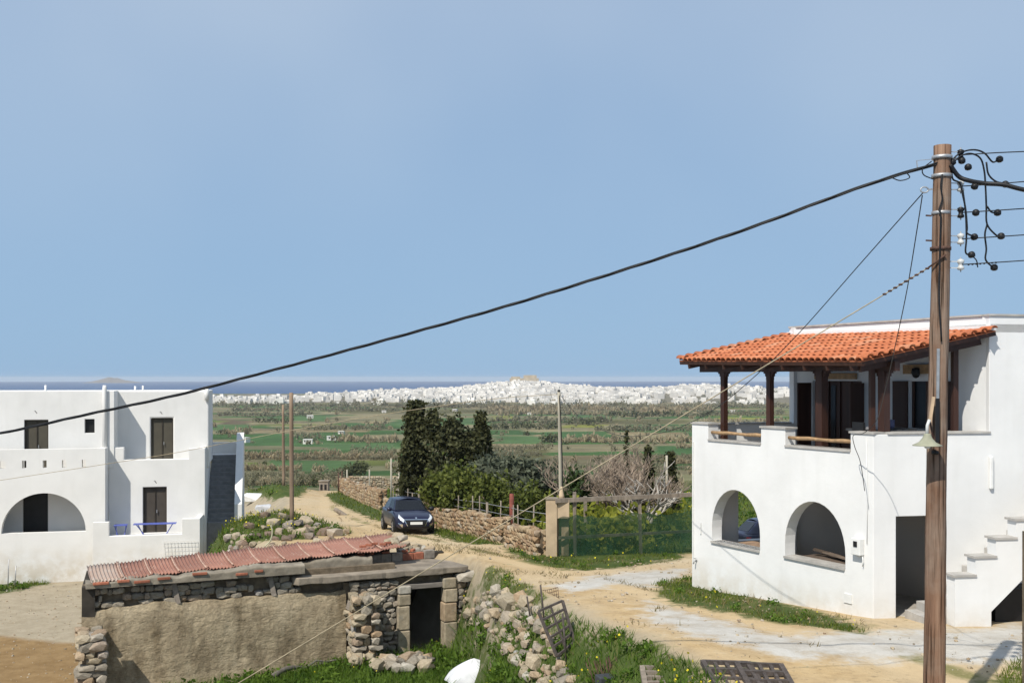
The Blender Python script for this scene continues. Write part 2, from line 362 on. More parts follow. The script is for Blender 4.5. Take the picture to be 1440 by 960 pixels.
TRACK = [(-14.2, 88), (-12.4, 74), (-10.3, 62), (-7.6, 53), (-5.2, 46.5), (-3.0, 42), (-.9, 37.5), (1.2, 33), (3.4, 28), (5.4, 23.5), (7.2, 19), (8.6, 15)]
def mesh_ground():
    tx = np.linspace(-1.25, 1.25, 401)
    ds = [3.0]
    while ds[-1] < 3150: ds.append(ds[-1] * (1.0105 if ds[-1] < 120 else 1.0125))
    ds = np.array(ds); T, D = np.meshgrid(tx, ds); X = T * D; Y = D
    # straight grid lines near the camera, opening into a fan with distance
    Z = ground_z(X, Y)
    at = {}
    near = Y < 130
    def sdist(keys):
        g = np.full(X.shape, 50.0)
        for k in keys: g[near] = np.minimum(g[near], sd_poly(X[near], Y[near], POLY[k]))
        return g
    at['grass'] = -sdist(GRASS); at['pale'] = -sdist(['apron', 'pale2']); at['soil'] = -sdist(['soil'])
    lowm = np.zeros(X.shape); lowm[near] = -sd_poly(X[near], Y[near], LOW); at['low'] = lowm
    road = sdist(['road']) < 0
    rut = np.full(X.shape, 9.0)
    for (a, b) in zip(TRACK, TRACK[1:]):
        ex, ey = b[0] - a[0], b[1] - a[1]; t_ = np.clip(((X - a[0]) * ex + (Y - a[1]) * ey) / (ex * ex + ey * ey), 0, 1); rut = np.minimum(rut, np.hypot(X - a[0] - t_ * ex, Y - a[1] - t_ * ey))
    at['rut'] = rut
    Z = Z - .045 * np.exp(-((rut - .78) / .2) ** 2)
    # field parcels on the plain
    C = np.zeros(X.shape + (4,)); C[..., 3] = 1
    rot = .10; u = X * math.cos(rot) + Y * math.sin(rot); v = -X * math.sin(rot) + Y * math.cos(rot)
    v2 = v + (fbm(u / 140, v / 300, 21) - .45) * 50
    row = np.floor(v2 / 34); wdt = 60 + 90 * hash2(row, row * 0, 5); cell = np.floor((u + 500 * hash2(row, row * 0, 9)) / wdt)
    hv = hash2(row, cell, 17); hb = hash2(row, cell, 31)
    base = np.array([.19, .17, .10])
    cols = np.tile(base, X.shape + (1,)) * (.8 + .4 * hb[..., None])
    def setc(m, c): cols[m] = np.array(c) * (.85 + .3 * hb[m][:, None])
    setc((hv < .20), (.050, .105, .030)); setc((hv >= .20) & (hv < .30), (.21, .17, .10)); setc((hv >= .30) & (hv < .36), (.12, .14, .04))
    setc((hv >= .36) & (hv < .50), (.155, .152, .085))
    PX = X / Y * FPX + HX; PY = HY + (EYE - Z) / Y * FPX
    jig = (fbm(X / 25, Y / 60, 41) - .45) * 5; jx = (fbm(X / 60, Y / 60, 43) - .45) * 50
    for (x0, x1, y0, y1, c) in FIELDS:
        m = (Y > 92) & (PX + jx > x0) & (PX + jx < x1) & (PY + jig * .8 > y0) & (PY + jig * .8 < y1); cols[m] = np.array(c) * (.92 + .16 * fbm(X[m] / 12, Y[m] / 30, 4)[:, None])
    scr = fbm(X / 22, Y / 45, 77)[..., None]; cols = cols * (.75 + .65 * scr)
    town = (np.exp(-((Y - 2100) / 420) ** 2) > .32)
    cols[town] = np.array((.17, .155, .115))
    C[..., :3] = np.clip(cols, 0, 1); at['field'] = C
    at['plain'] = sstep(88, 100, Y)
    nr, nc = X.shape; idx = np.arange(nr * nc).reshape(nr, nc)
    F = np.stack([idx[:-1, :-1], idx[:-1, 1:], idx[1:, 1:], idx[1:, :-1]], -1).reshape(-1, 4)
    V = np.stack([X, Y, Z], -1).reshape(-1, 3)
    fy = V[F[:, 0], 1]; rd = road.reshape(-1)[F[:, 0]] & (fy < 92)
    parts = {'plain': fy >= 96, 'dirt_road': rd, 'ground': (fy < 96) & ~rd}
    flat = {k: (a.reshape(-1, 4) if a.ndim == 3 else a.reshape(-1)) for k, a in at.items()}
    for nm, msk in parts.items():
        f = F[msk]; used = np.unique(f); rm = np.zeros(len(V), np.int32); rm[used] = np.arange(len(used))
        me = npmesh(nm, V[used], rm[f], True, {k: a[used] for k, a in flat.items()})
        o = link(nm, me, MAT['ground']); o['kind'] = 'structure'
        o['label'] = {'plain': 'wide farmland plain of green and dry fields below the village', 'dirt_road': 'sandy dirt track and pale yard in front of the houses', 'ground': 'sandy and grassy ground around the ruin and houses'}[nm]

GRN = (.055, .115, .038); GRN2 = (.075, .135, .050); TAN = (.21, .165, .095); OLI = (.105, .10, .045); YEL = (.19, .20, .045); BRN = (.12, .095, .06)
FIELDS = [(310, 352, 590, 597, BRN), (300, 345, 597, 608, GRN2), (342, 458, 609, 627, GRN), (455, 556, 622, 632, GRN2), (374, 500, 647, 662, GRN2), (545, 566, 640, 656, GRN),
          (470, 700, 575, 581, OLI), (690, 752, 606, 612, GRN), (688, 752, 613, 624, GRN2), (684, 762, 624, 631, TAN), (690, 728, 585, 590, YEL), (760, 860, 606, 617, GRN), (790, 860, 579, 591, GRN2),
          (1008, 1064, 586, 590, YEL), (925, 1000, 627, 640, GRN), (870, 970, 600, 608, GRN2), (690, 770, 632, 650, OLI), (790, 850, 597, 602, YEL), (380, 470, 585, 592, GRN2), (480, 560, 595, 600, GRN),
          (850, 960, 590, 596, OLI), (960, 1100, 608, 622, GRN), (560, 690, 590, 598, GRN2), (1000, 1110, 595, 602, GRN2), (330, 420, 570, 574, GRN2)]

def ground_material():
    m, n, b, o = newmat('ground_cover')
    def at(nm):
        a = n.nodes.new('ShaderNodeAttribute'); a.attribute_name = nm; return a
    def ma(op, a, c, d=None):
        x = n.nodes.new('ShaderNodeMath'); x.operation = op
        for i, q in enumerate((a, c, d)):
            if q is None: continue
            if hasattr(q, 'links'): n.links.new(q, x.inputs[i])
            else: x.inputs[i].default_value = q
        return x.outputs[0]
    def mask(nm, nz, amp, soft, off=0):
        v = ma('MULTIPLY_ADD', nz, amp, at(nm).outputs['Fac']); v = ma('ADD', v, -.5 * amp + off)
        r = n.nodes.new('ShaderNodeMapRange'); r.interpolation_type = 'SMOOTHSTEP'; r.inputs[1].default_value = -soft; r.inputs[2].default_value = soft; n.links.new(v, r.inputs[0]); return r.outputs[0]
    n1 = noise_node(n, .55, 6, .6); n2 = noise_node(n, 1.7, 8, .68); n3 = noise_node(n, 7, 6, .7); n4 = noise_node(n, .16, 4, .6)
    dirt = ramp(n, n2.outputs['Fac'], [(.25, (.325, .22, .11)), (.5, (.45, .325, .175)), (.75, (.53, .40, .23))])
    dirt = mixc(n, ramp(n, n4.outputs['Fac'], [(.4, (0, 0, 0)), (.66, (.7, .7, .7))]), dirt, (.50, .42, .30))
    dirt = mixc(n, ramp(n, n3.outputs['Fac'], [(.56, (0, 0, 0)), (.70, (.85, .85, .85))]), dirt, (.25, .185, .11))
    # small weeds along the track
    weeds = ma('MULTIPLY', ramp(n, n2.outputs['Fac'], [(.60, (0, 0, 0)), (.66, (1, 1, 1))]), ramp(n, n1.outputs['Fac'], [(.52, (0, 0, 0)), (.58, (1, 1, 1))]))
    dirt = mixc(n, weeds, dirt, (.105, .12, .04))
    r1 = n.nodes.new('ShaderNodeMath'); r1.operation = 'PINGPONG'; rd = at('rut').outputs['Fac']
    rr_ = ramp(n, ma('MULTIPLY_ADD', n1.outputs['Fac'], .25, ma('MULTIPLY', rd, .5)), [(.18, (0, 0, 0)), (.24, (.55, .55, .55)), (.24 + .32, (.55, .55, .55)), (.62, (0, 0, 0))])
    dirt = mixc(n, rr_, dirt, (.50, .385, .235))
    ctr = ma('MULTIPLY', ramp(n, ma('MULTIPLY_ADD', n2.outputs['Fac'], .5, rd), [(.36, (1, 1, 1)), (.56, (0, 0, 0))]), ramp(n, n1.outputs['Fac'], [(.46, (0, 0, 0)), (.56, (.8, .8, .8))]))
    dirt = mixc(n, ctr, dirt, (.15, .15, .05))
    lowc = ramp(n, n2.outputs['Fac'], [(.3, (.27, .225, .155)), (.7, (.38, .325, .24))])
    dirt = mixc(n, mask('low', n1.outputs['Fac'], .6, .4), dirt, lowc)
    soil = ramp(n, n2.outputs['Fac'], [(.3, (.185, .115, .05)), (.7, (.29, .195, .095))])
    dirt = mixc(n, mask('soil', n1.outputs['Fac'], 1.2, .35), dirt, soil)
    pale = ramp(n, n2.outputs['Fac'], [(.28, (.34, .305, .255)), (.5, (.45, .425, .38)), (.72, (.53, .51, .47))])
    dirt = mixc(n, mask('pale', n2.outputs['Fac'], 2.6, .5, -.15), dirt, pale)
    gr = ramp(n, n2.outputs['Fac'], [(.25, (.030, .050, .012)), (.5, (.060, .085, .022)), (.75, (.13, .125, .045))])
    dirt = mixc(n, mask('grass', n2.outputs['Fac'], 2.2, .25, -.12), dirt, gr)
    fn = noise_node(n, .035, 6, .65, st=(1, .5, 1)); fn2 = noise_node(n, .25, 5, .7)
    fld = mixc(n, 1.0, at('field').outputs['Color'], ramp(n, fn.outputs['Fac'], [(.3, (.72, .72, .70)), (.7, (1.15, 1.12, 1.05))]), 'MULTIPLY')
    fld = mixc(n, 1.0, fld, ramp(n, fn2.outputs['Fac'], [(.3, (.75, .75, .75)), (.7, (1.1, 1.1, 1.1))]), 'MULTIPLY')
    c = mixc(n, at('plain').outputs['Fac'], dirt, fld)
    n.links.new(c, b.inputs['Base Color']); b.inputs['Roughness'].default_value = .95; b.inputs['Specular IOR Level'].default_value = .1
    bp = n.nodes.new('ShaderNodeBump'); bp.inputs['Strength'].default_value = .6; bp.inputs['Distance'].default_value = .05
    hh = ma('ADD', n2.outputs['Fac'], n3.outputs['Fac']); n.links.new(hh, bp.inputs['Height']); n.links.new(bp.outputs[0], b.inputs['Normal'])
    return m
MAT['ground'] = ground_material()
mesh_ground()

# sea out to the horizon, islet
def make_sea():
    m, n, b, o = newmat('sea_water')
    nz = noise_node(n, .004, 5, .6, st=(1, .25, 1)); c = ramp(n, nz.outputs['Fac'], [(.3, (.010, .050, .145)), (.7, (.014, .064, .172))])
    n.links.new(c, b.inputs['Base Color']); b.inputs['Roughness'].default_value = .55; b.inputs['Specular IOR Level'].default_value = .25
    a = np.linspace(-1.2, 1.2, 60); r = np.array([1200, 2500, 4000, 7000, 13000.])
    V = [(q * math.sin(t), q * math.cos(t), SEA_Z) for q in r for t in a]; k = len(a)
    F = [(i * k + j, i * k + j + 1, (i + 1) * k + j + 1, (i + 1) * k + j) for i in range(len(r) - 1) for j in range(k - 1)]
    s = link('sea', npmesh('sea', np.array(V), np.array(F)), m); tag(s, 'deep blue sea out to the horizon', kind='structure')
    V = []; F = []
    n1, n2 = 40, 10; D0 = 9000; xc = (160 - HX) / FPX * D0
    for i in range(n1 + 1):
        for j in range(n2 + 1):
            u = i / n1 * 2 - 1; v = j / n2 * 2 - 1
            hgt = max(0, 1 - u * u) ** .6 * max(0, 1 - v * v) * 48 * (.45 + .55 * math.exp(-((u + .12) / .42) ** 2)) * (.85 + .3 * vnoise(np.array([u * 6.]), np.array([v * 3.]))[0])
            V.append((xc + u * 215, D0 + v * 170, SEA_Z - 1 + hgt))
    F = [(i * (n2 + 1) + j, (i + 1) * (n2 + 1) + j, (i + 1) * (n2 + 1) + j + 1, i * (n2 + 1) + j + 1) for i in range(n1) for j in range(n2)]
    s = link('islet', npmesh('islet', np.array(V), np.array(F), True), M('islet_rock', (.17, .14, .11), .9, .2, .02)); tag(s, 'low rocky islet on the sea horizon', kind='structure')
make_sea()
# ---------------------------------------------------------------- terrace house on the right
def v2(p): return Vector((p[0], p[1]))
C_ = (7.79, 23.0); F_ = (4.79, 28.4); U1 = (10.53, 23.47); U2 = (7.62, 29.3)
e2 = (v2(U1) - v2(C_)).normalized()                     # direction of the door front
W1 = tuple(v2(U1) + e2 * 7.5); W2 = tuple(v2(U2) + e2 * 7.5); G2 = tuple(v2(C_) + e2 * 10.2)
L1 = (v2(F_) - v2(C_)).length
def terrace_house():
    H = empty('terrace_house', (7.79, 23.0, 0), 'white two-storey house with arched openings and orange tiled terrace roof', 'house')
    w = MAT['white']
    S = lambda px: s_at(C_, F_, px)
    zl, zh = 3.56, 3.98
    pr = S(1196); m0, m1 = S(1104), S(1070); pl = S(996)
    out = [(0, -.8), (L1, -.8), (L1, zh), (pl, zh), (pl, zl), (m1, zl), (m1, zh), (m0, zh), (m0, zl), (pr, zl), (pr, zh), (0, zh)]
    a1 = arch(S(1068.5), S(1001), .98, 2.37, .34); a2 = arch(S(1188.5), S(1103.5), .95, 2.35, .32)
    wl_ = MB().panel(C_, F_, out, [a1, a2], .34, -1).build('wall', w, H, .012)
    d1 = (v2(F_) - v2(C_)).normalized(); n1 = Vector((d1.y, -d1.x))      # n1 points into the house
    def on1(s, dep, z): q = v2(C_) + d1 * s + n1 * dep; return Vector((q.x, q.y, z))
    ang1 = math.atan2(d1.y, d1.x)
    for (a, b) in ((S(1068.5), S(1001)), (S(1188.5), S(1103.5))):
        MB().box(on1((a + b) / 2, .15, .955), (abs(b - a) - .004, .40, .05), ang1).build('sill', MAT['marble'], H)
    for (a, b, z) in ((0, pr, zh), (m0, m1, zh), (pl, L1, zh), (pr, m0, zl), (m1, pl, zl)):
        g = .03 if z == zh else -.003
        MB().box(on1((a + b) / 2, .17, z + .022), (abs(b - a) + 2 * g, .40, .044), ang1).build('cap', MAT['marble'], H)
    # pale rails in the two gaps
    for (a, b) in ((pr - .02, m0 + .02), (m1 - .02, pl + .02)):
        pts = [on1(a + (b - a) * k / 6, .12, 3.78 + .008 * math.sin(k * 2.1)) for k in range(7)]
        MB().tube(pts, [.042 + .006 * math.sin(k * 1.7) for k in range(7)], 8).build('rail', MAT['wood_pale'], H)
    # door front: ground storey up to the terrace parapet, full height beyond the terrace
    L2 = 10.2; S2 = lambda px: s_at(C_, G2, px); su = S2(1391)
    out = [(.0, -.8), (L2, -.8), (L2, 6.56), (su, 6.56), (su, zh), (.0, zh)]
    C2 = tuple(v2(C_) + e2 * .004)
    MB().panel(C_, G2, [(.0, -.8)] + out[1:-2] + [(su, zh - .004), (.0, zh - .004)], [rect(S2(1260), S2(1312), -.02, 2.2)], .30, 1).build('wall', w, H, .012)
    ang2 = math.atan2(e2.y, e2.x); n2 = Vector((-e2.y, e2.x))
    def on2(s, dep, z): q = v2(C_) + e2 * s + n2 * dep; return Vector((q.x, q.y, z))
    MB().box(on2((su - .35) / 2 + .35, .15, zh + .022), (su - .30, .36, .044), ang2).build('cap', MAT['marble'], H)
    MB().box(on2((su + L2) / 2, .15, 6.582), (L2 - su + .06, .36, .044), ang2).build('cap', MAT['marble'], H)
    # terrace slab, back wall, end wall, upper storey
    def inset(p, q, k): return tuple(v2(p) + (v2(q) - v2(p)) * k)
    MB().prism([on1(.3, .3, 0)[:2], on1(L1 - .3, .3, 0)[:2], U2, U1], 2.62, 2.86).build('terrace_floor', MAT['floor'], H)
    MB().prism([on1(.3, .3, 0)[:2], on1(L1 - .3, .3, 0)[:2], U2, U1], -.5, -.02).build('floor', MAT['floor'], H)
    LU = (v2(U2) - v2(U1)).length; SU = lambda px: s_at(U1, U2, px)
    dU = (v2(U2) - v2(U1)).normalized(); nU = Vector((dU.y, -dU.x)); angU = math.atan2(dU.y, dU.x)
    def onU(s, dep, z): q = v2(U1) + dU * s + nU * dep; return Vector((q.x, q.y, z))
    d0, d1_ = SU(1212), SU(1143); w0, w1 = SU(1321), SU(1279)
    MB().panel(U1, U2, rect(.0, LU, 2.84, 6.55), [rect(d0, d1_, 2.88, 5.12), rect(w0, w1, 4.0, 5.12)], .28, -1).build('wall', w, H)
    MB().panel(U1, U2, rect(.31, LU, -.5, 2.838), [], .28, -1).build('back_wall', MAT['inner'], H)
    MB().box(onU(LU / 2 + .1, .14, 6.582), (LU - .2, .36, .044), angU).build('cap', MAT['marble'], H)
    Le = (v2(U2) - v2(F_)).length; SE = lambda px: s_at(F_, U2, px)
    MB().panel(F_, U2, rect(.36, Le, -.8, zh - .02), [rect(SE(1031), Le - .25, .84, 2.4)], .28, -1).build('wall', w, H)
    MB().box(((F_[0] + U2[0]) / 2 + .15, (F_[1] + U2[1]) / 2 - .14, zh), (Le - .5, .34, .04), math.atan2(U2[1] - F_[1], U2[0] - F_[0])).build('cap', MAT['marble'], H)
    MB().panel(U2, W2, rect(.0, 7.5, -.8, 6.56), [], .28, -1).build('wall', w, H)
    MB().panel(W2, W1, rect(.3, (v2(W1) - v2(W2)).length, -.8, 6.56), [], .28, -1).build('wall', w, H)
    MB().prism([U1, U2, W2, W1], 6.2, 6.38).build('roof_slab', w, H)
    MB().prism([on2(.4, .32, 0)[:2], U1, tuple(v2(W1) + n2 * .4), tuple(v2(W1) + n2 * 4), tuple(v2(U1) + n2 * 4.0)], -.5, -.03).build('floor', MAT['floor'], H)
    # terrace doors and window, with opened shutters
    dr = empty2('door', H)
    MB().box(onU((d0 + d1_) / 2, .14, 4.0), (d1_ - d0 - .01, .05, 2.22), angU).build('leaf', MAT['wood_dark'], dr)
    MB().box(onU((d0 + d1_) / 2 + .22, .105, 4.05), (.16, .03, 1.9), angU).build('pane', MAT['glass'], dr)
    for s in (d0 + .04, d1_ - .04, (d0 + d1_) / 2, d0 + (d1_ - d0) * .27, d0 + (d1_ - d0) * .73):
        MB().box(onU(s, .12, 4.0), (.08, .09, 2.2), angU).build('stile', MAT['wood_dark'], dr)
    for s, sg in ((d0 - .02, -1), (d1_ + .02, 1)):
        MB().box(onU(s + sg * .05, -.24, 4.0), (.04, .46, 2.14), angU).build('shutter', MAT['wood_dark'], dr)
    MB().box(onU((d0 + d1_) / 2, -.05, 5.24), (d1_ - d0 - .3, .08, .16), angU).build('blind_box', MAT['wood_pale'], dr)
    wd = empty2('window', H)
    MB().box(onU((w0 + w1) / 2, .14, 4.56), (w1 - w0 - .01, .05, 1.10), angU).build('pane', MAT['glass'], wd)
    for s in (w0 + .03, (w0 + w1) / 2, w1 - .03): MB().box(onU(s, .11, 4.56), (.06, .06, 1.10), angU).build('frame', MAT['wood_dark'], wd)
    for a, b in ((w0 - .02, SU(1342)), (w1 + .02, SU(1257))):
        mb = MB(); mb.box(onU((a + b) / 2, -.035, 4.56), (abs(b - a) - .02, .05, 1.12), angU)
        for k in range(9): mb.box(onU((a + b) / 2, -.065, 4.10 + k * .115), (abs(b - a) - .10, .018, .07), angU)
        mb.build('shutter', MAT['wood_dark'], wd)
    MB().box(onU((w0 + w1) / 2, -.06, 3.97), (w1 - w0 + .2, .2, .05), angU).build('sill', MAT['marble'], wd)
    MB().box(onU((w0 + w1) / 2 + .1, -.06, 5.40), (.9, .1, .22), angU).build('awning_box', MAT['wood_pale'], wd)
    lp = MB(); lc = onU(SU(1294), -.14, 5.32); lp.lathe(lc, [(.02, .12), (.09, .10), (.11, 0), (.07, -.1), (.02, -.13)], 10); lp.bar(lc + Vector((0, 0, .1)), onU(SU(1294), 0, 5.42), .03)
    lp.build('wall_lamp', MAT['black'], H)
    # posts, beams and tiled roof over the terrace
    def pst(px, r, line=1):
        if line == 1: c = on1(S(px), .46, 0)
        else: c = on2(S2(px), .42, 0)
        zt_ = 5.36 if line == 1 else 5.36 + (.70 if px > 1300 else .12) * .8
        mb = MB(); mb.box((c.x, c.y, (2.86 + zt_) / 2), (r, r, zt_ - 2.86), ang1 if line == 1 else ang2)
        if r > .13:
            dd = d1 if line == 1 else e2
            for sg in (-1, 1):                                   # curved bracket under the beam
                for k in range(5):
                    a0 = k / 5 * math.pi / 2; off = .30 * (1 - math.cos(a0)) * .8; zz = 5.36 - .3 + .3 * math.sin(a0)
                    mb.box((c.x + dd.x * sg * (r / 2 + off / 2), c.y + dd.y * sg * (r / 2 + off / 2), (zz + 5.38) / 2), (off + .02, r * .8, 5.38 - zz + .004), ang1 if line == 1 else ang2)
        mb.build('post', MAT['wood_dark'], H)
    for px, r in ((999, .135), (1063, .135), (1135, .20), (1222, .18)): pst(px, r)
    pst(1240, .11, 2); pst(1358, .12, 2)
    E0 = P(1212, 506, 22.72); E1 = P(955, 506, 29.0); T0 = Vector((10.56, 23.30, 6.25)); T1 = Vector((7.66, 29.36, 6.36))
    MB().bar(on1(-.25, .46, 5.45), on1(L1 + .15, .46, 5.45), .16, .20).build('beam', MAT['wood_dark'], H)
    MB().bar(E0.lerp(T0, .06) - Vector((0, 0, .22)) + Vector((-.12, .34, 0)), E0.lerp(T0, .97) - Vector((0, 0, .22)) + Vector((-.12, .34, 0)), .12, .16).build('beam', MAT['wood_dark'], H)
    rf = empty2('roof', H)
    bl = lambda a, b: (E0.lerp(E1, a)).lerp(T0.lerp(T1, a), b)
    N = (E1 - E0).cross(T0 - E0).normalized();
    if N.z < 0: N = -N
    mb = MB(); top = [bl(a, b) for a, b in ((0, 0), (1, 0), (1, 1), (0, 1))]
    mb.add([p - N * .05 for p in top] + [p - N * .13 for p in top], [(0, 1, 2, 3), (4, 5, 6, 7), (0, 1, 5, 4), (1, 2, 6, 5), (2, 3, 7, 6), (3, 0, 4, 7)])
    mb.build('soffit', MAT['wood_dark'], rf)
    mb = MB(); mb.add([p - N * .044 for p in top] + [p - N * .018 for p in top], [(0, 1, 2, 3), (4, 5, 6, 7), (0, 1, 5, 4), (1, 2, 6, 5), (2, 3, 7, 6), (3, 0, 4, 7)])
    mb.build('tile_bed', MAT['tile_bed'], rf)
    for k in range(9): mb = MB(); q = (k + .5) / 9; mb.bar(bl(q, .0) - N * .19, bl(q, .97) - N * .19, .07, .11); mb.build('rafter', MAT['wood_dark'], rf)
    nc, nr = 33, 9
    wid = (E1 - E0).length / nc; ln = ((T0 - E0).length) / nr
    def tile_mesh(wid, ln):
        t = MB(); n = 7; r0, r1 = wid * .50, wid * .46; vs = []
        for (yy, r, lift) in ((-ln * .58, r0, .014), (ln * .56, r1, .0)):
            for rr_ in (r, r - .016):
                for k in range(n + 1):
                    a = math.pi * k / n; vs.append((math.cos(a) * rr_, yy, math.sin(a) * rr_ * .66 + lift))
        m = n + 1; fs = []
        for k in range(n):
            fs += [(k, k + 1, 2 * m + k + 1, 2 * m + k), (m + k, 3 * m + k, 3 * m + k + 1, m + k + 1), (k, m + k, m + k + 1, k + 1)]
        t.add(vs, fs, True); me = t.mesh('roof_tile'); me.materials.append(MAT['tile']); return me
    tm = tile_mesh(wid, ln)
    for i in range(nc):
        for j in range(nr):
            a, b = (i + .5) / nc, (j + .5) / nr
            p = bl(a, b); up = (bl(a, min(1, b + .05)) - bl(a, b - .05)).normalized(); rt = (bl(min(1, a + .02), b) - bl(a - .02, b)).normalized()
            nn = rt.cross(up).normalized()
            if nn.z < 0: rt = -rt; nn = rt.cross(up).normalized()
            up = nn.cross(rt)
            mt = Matrix((rt, up, nn)).transposed().to_euler()
            e = inst('roof_tile', tm, rf, p - nn * .012 + up * random.uniform(-.012, .012) + nn * random.uniform(0, .008), mt)
            e.rotation_euler.rotate_axis('Z', random.uniform(-.045, .045))
    # verge tiles turned outward along both sloping edges
    vm = tile_mesh(wid, .30)
    for a, sg, cnt in ((0.0, -1, 13), (1.0, 1, 13)):
        for j in range(cnt):
            b = (j + .4) / cnt; p = bl(a, b); up = (bl(a, min(1, b + .05)) - bl(a, max(0, b - .05))).normalized()
            rt = (bl(min(1, a + .02), b) - bl(max(0, a - .02), b)).normalized(); nn = rt.cross(up).normalized()
            if nn.z < 0: nn = -nn
            yv = -rt * sg * (1 if a > .5 else 1); yv = (rt * (-1 if a > .5 else 1)).normalized(); xv = yv.cross(nn)
            inst('verge_tile', vm, rf, p + nn * .035 + yv * .03, Matrix((xv, yv, nn)).transposed().to_euler())
    # top flashing of mortar against the upper wall
    MB().bar(bl(0, .99) + N * .05, bl(1, .99) + N * .05, .16, .10).build('flashing', w, rf)
    # small fittings
    c = on1(S(1209), -.07, 1.52); MB().box(c, (.26, .13, .36), ang1).build('meter_box', MAT['fitting'], H, .01)
    c2 = on1(S(1209), -.145, 1.58); MB().box(c2, (.10, .012, .12), ang1).build('meter_window', MAT['black'], H)
    MB().tube([on1(S(1214), -.03, 1.34), on1(S(1216), -.05, 1.2), on1(S(1215), -.04, 1.1)], .012, 6).build('meter_cable', MAT['fitting'], H)
    MB().tube([on1(S(1220), -.02, 1.6), on1(S(1221), -.02, 2.6), on1(S(1219), -.02, 3.9)], .008, 6).build('conduit', MAT['fitting'], H)
    MB().box(on1(S(1193), -.01, .32), (.22, .03, .20), ang1).build('vent_cover', MAT['fitting'], H)
    mb = MB(); mb.tube([on1(S(980), 0, .38), on1(S(980), -.09, .38), on1(S(980), -.11, .30)], .018, 6); mb.box(on1(S(980), -.06, .43), (.09, .02, .02), ang1); mb.build('garden_tap', MAT['metal'], H)
    MB().box(on1(S(975.5), -.02, 1.9), (.03, .03, 3.2), ang1).build('corner_pipe', MAT['fitting'], H)
    MB().box(on1(S(986), -.02, 1.25), (.03, .02, .30), ang1).build('corner_plate', MAT['fitting'], H)
    MB().box(on2(S2(1392.5), -.04, 3.12), (.085, .07, .72), ang2).build('tube_light', MAT['fitting'], H, .02)
    # things inside the loggia: plank on the sill, timber along the wall
    # stair on the door front: solid parapet with stepped caps, steps behind it
    st = empty2('staircase', H)
    PF = 1.25                                                     # how far the parapet stands in front of the wall
    def onp(s, dep, z): return on2(s, -PF + dep, z)
    pl0 = tuple(onp(0, 0, 0)[:2]); pl1 = tuple(onp(10, 0, 0)[:2]); SP = lambda px: s_at(pl0, pl1, px)
    x0 = SP(1343); stp = SP(1372) - SP(1343); rise = .375; top = []
    zz = 1.10
    outl = [(x0, -.6)]; tp = []
    for k in range(8):
        outl += [(x0 + k * stp, zz + k * rise), (x0 + (k + 1) * stp, zz + k * rise)]; tp.append((x0 + k * stp, x0 + (k + 1) * stp, zz + k * rise))
    xe = x0 + 8 * stp; x2 = SP(1394)
    outl += [(xe, 2.9), (x2 + 2.4, 2.5), (x2, .36), (x2, -.6)]
    MB().panel(pl0, pl1, outl, [], .30, 1).build('parapet', w, st)
    for k, (a, b, z) in enumerate(tp):
        MB().box(onp((a + b) / 2 - .02, .15, z + .022), (b - a + .06, .36, .044), ang2).build('cap', MAT['marble'], st)
    s0 = SP(1322)
    for k in range(14):
        MB().box(on2(s0 + k * .27 + .14 - .08, -.48, -.3 + .185 * (k + 1) - .0), (.27, .92, .6), ang2).build('step', MAT['marble'] if k % 1 == 0 else w, st)
    # black box in the opening under the stair
    MB().box(onp(x2 + 1.3, .75, .2), (1.8, .6, 1.0), ang2).build('under_stair_box', MAT['black'], st)
    return H
def empty2(name, parent):
    o = bpy.data.objects.new(name, None); COL.objects.link(o); o.parent = parent; o.empty_display_size = .2
    WLOC[o.name] = wl(parent).copy(); return o
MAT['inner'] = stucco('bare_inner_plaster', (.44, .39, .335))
MAT['tile_bed'] = M('tile_bed', (.42, .14, .065), .9, .3, 8)
MAT['fitting'] = M('white_plastic', (.72, .72, .70), .5, .08, 5)
def tile_mat():
    m, n, b, o = newmat('orange_clay_tile')
    oi = n.nodes.new('ShaderNodeObjectInfo'); c = ramp(n, oi.outputs['Random'], [(0, (.34, .11, .055)), (.2, (.45, .14, .060)), (.6, (.50, .165, .072)), (.85, (.55, .20, .095)), (1, (.50, .25, .15))])
    nz = noise_node(n, 9, 5); c = mixc(n, 1.0, c, ramp(n, nz.outputs['Fac'], [(.3, (.72, .72, .72)), (.65, (1, 1, 1))]), 'MULTIPLY')
    n.links.new(c, b.inputs['Base Color']); b.inputs['Roughness'].default_value = .8; b.inputs['Specular IOR Level'].default_value = .25
    return m
MAT['tile'] = tile_mat()
TH = terrace_house()
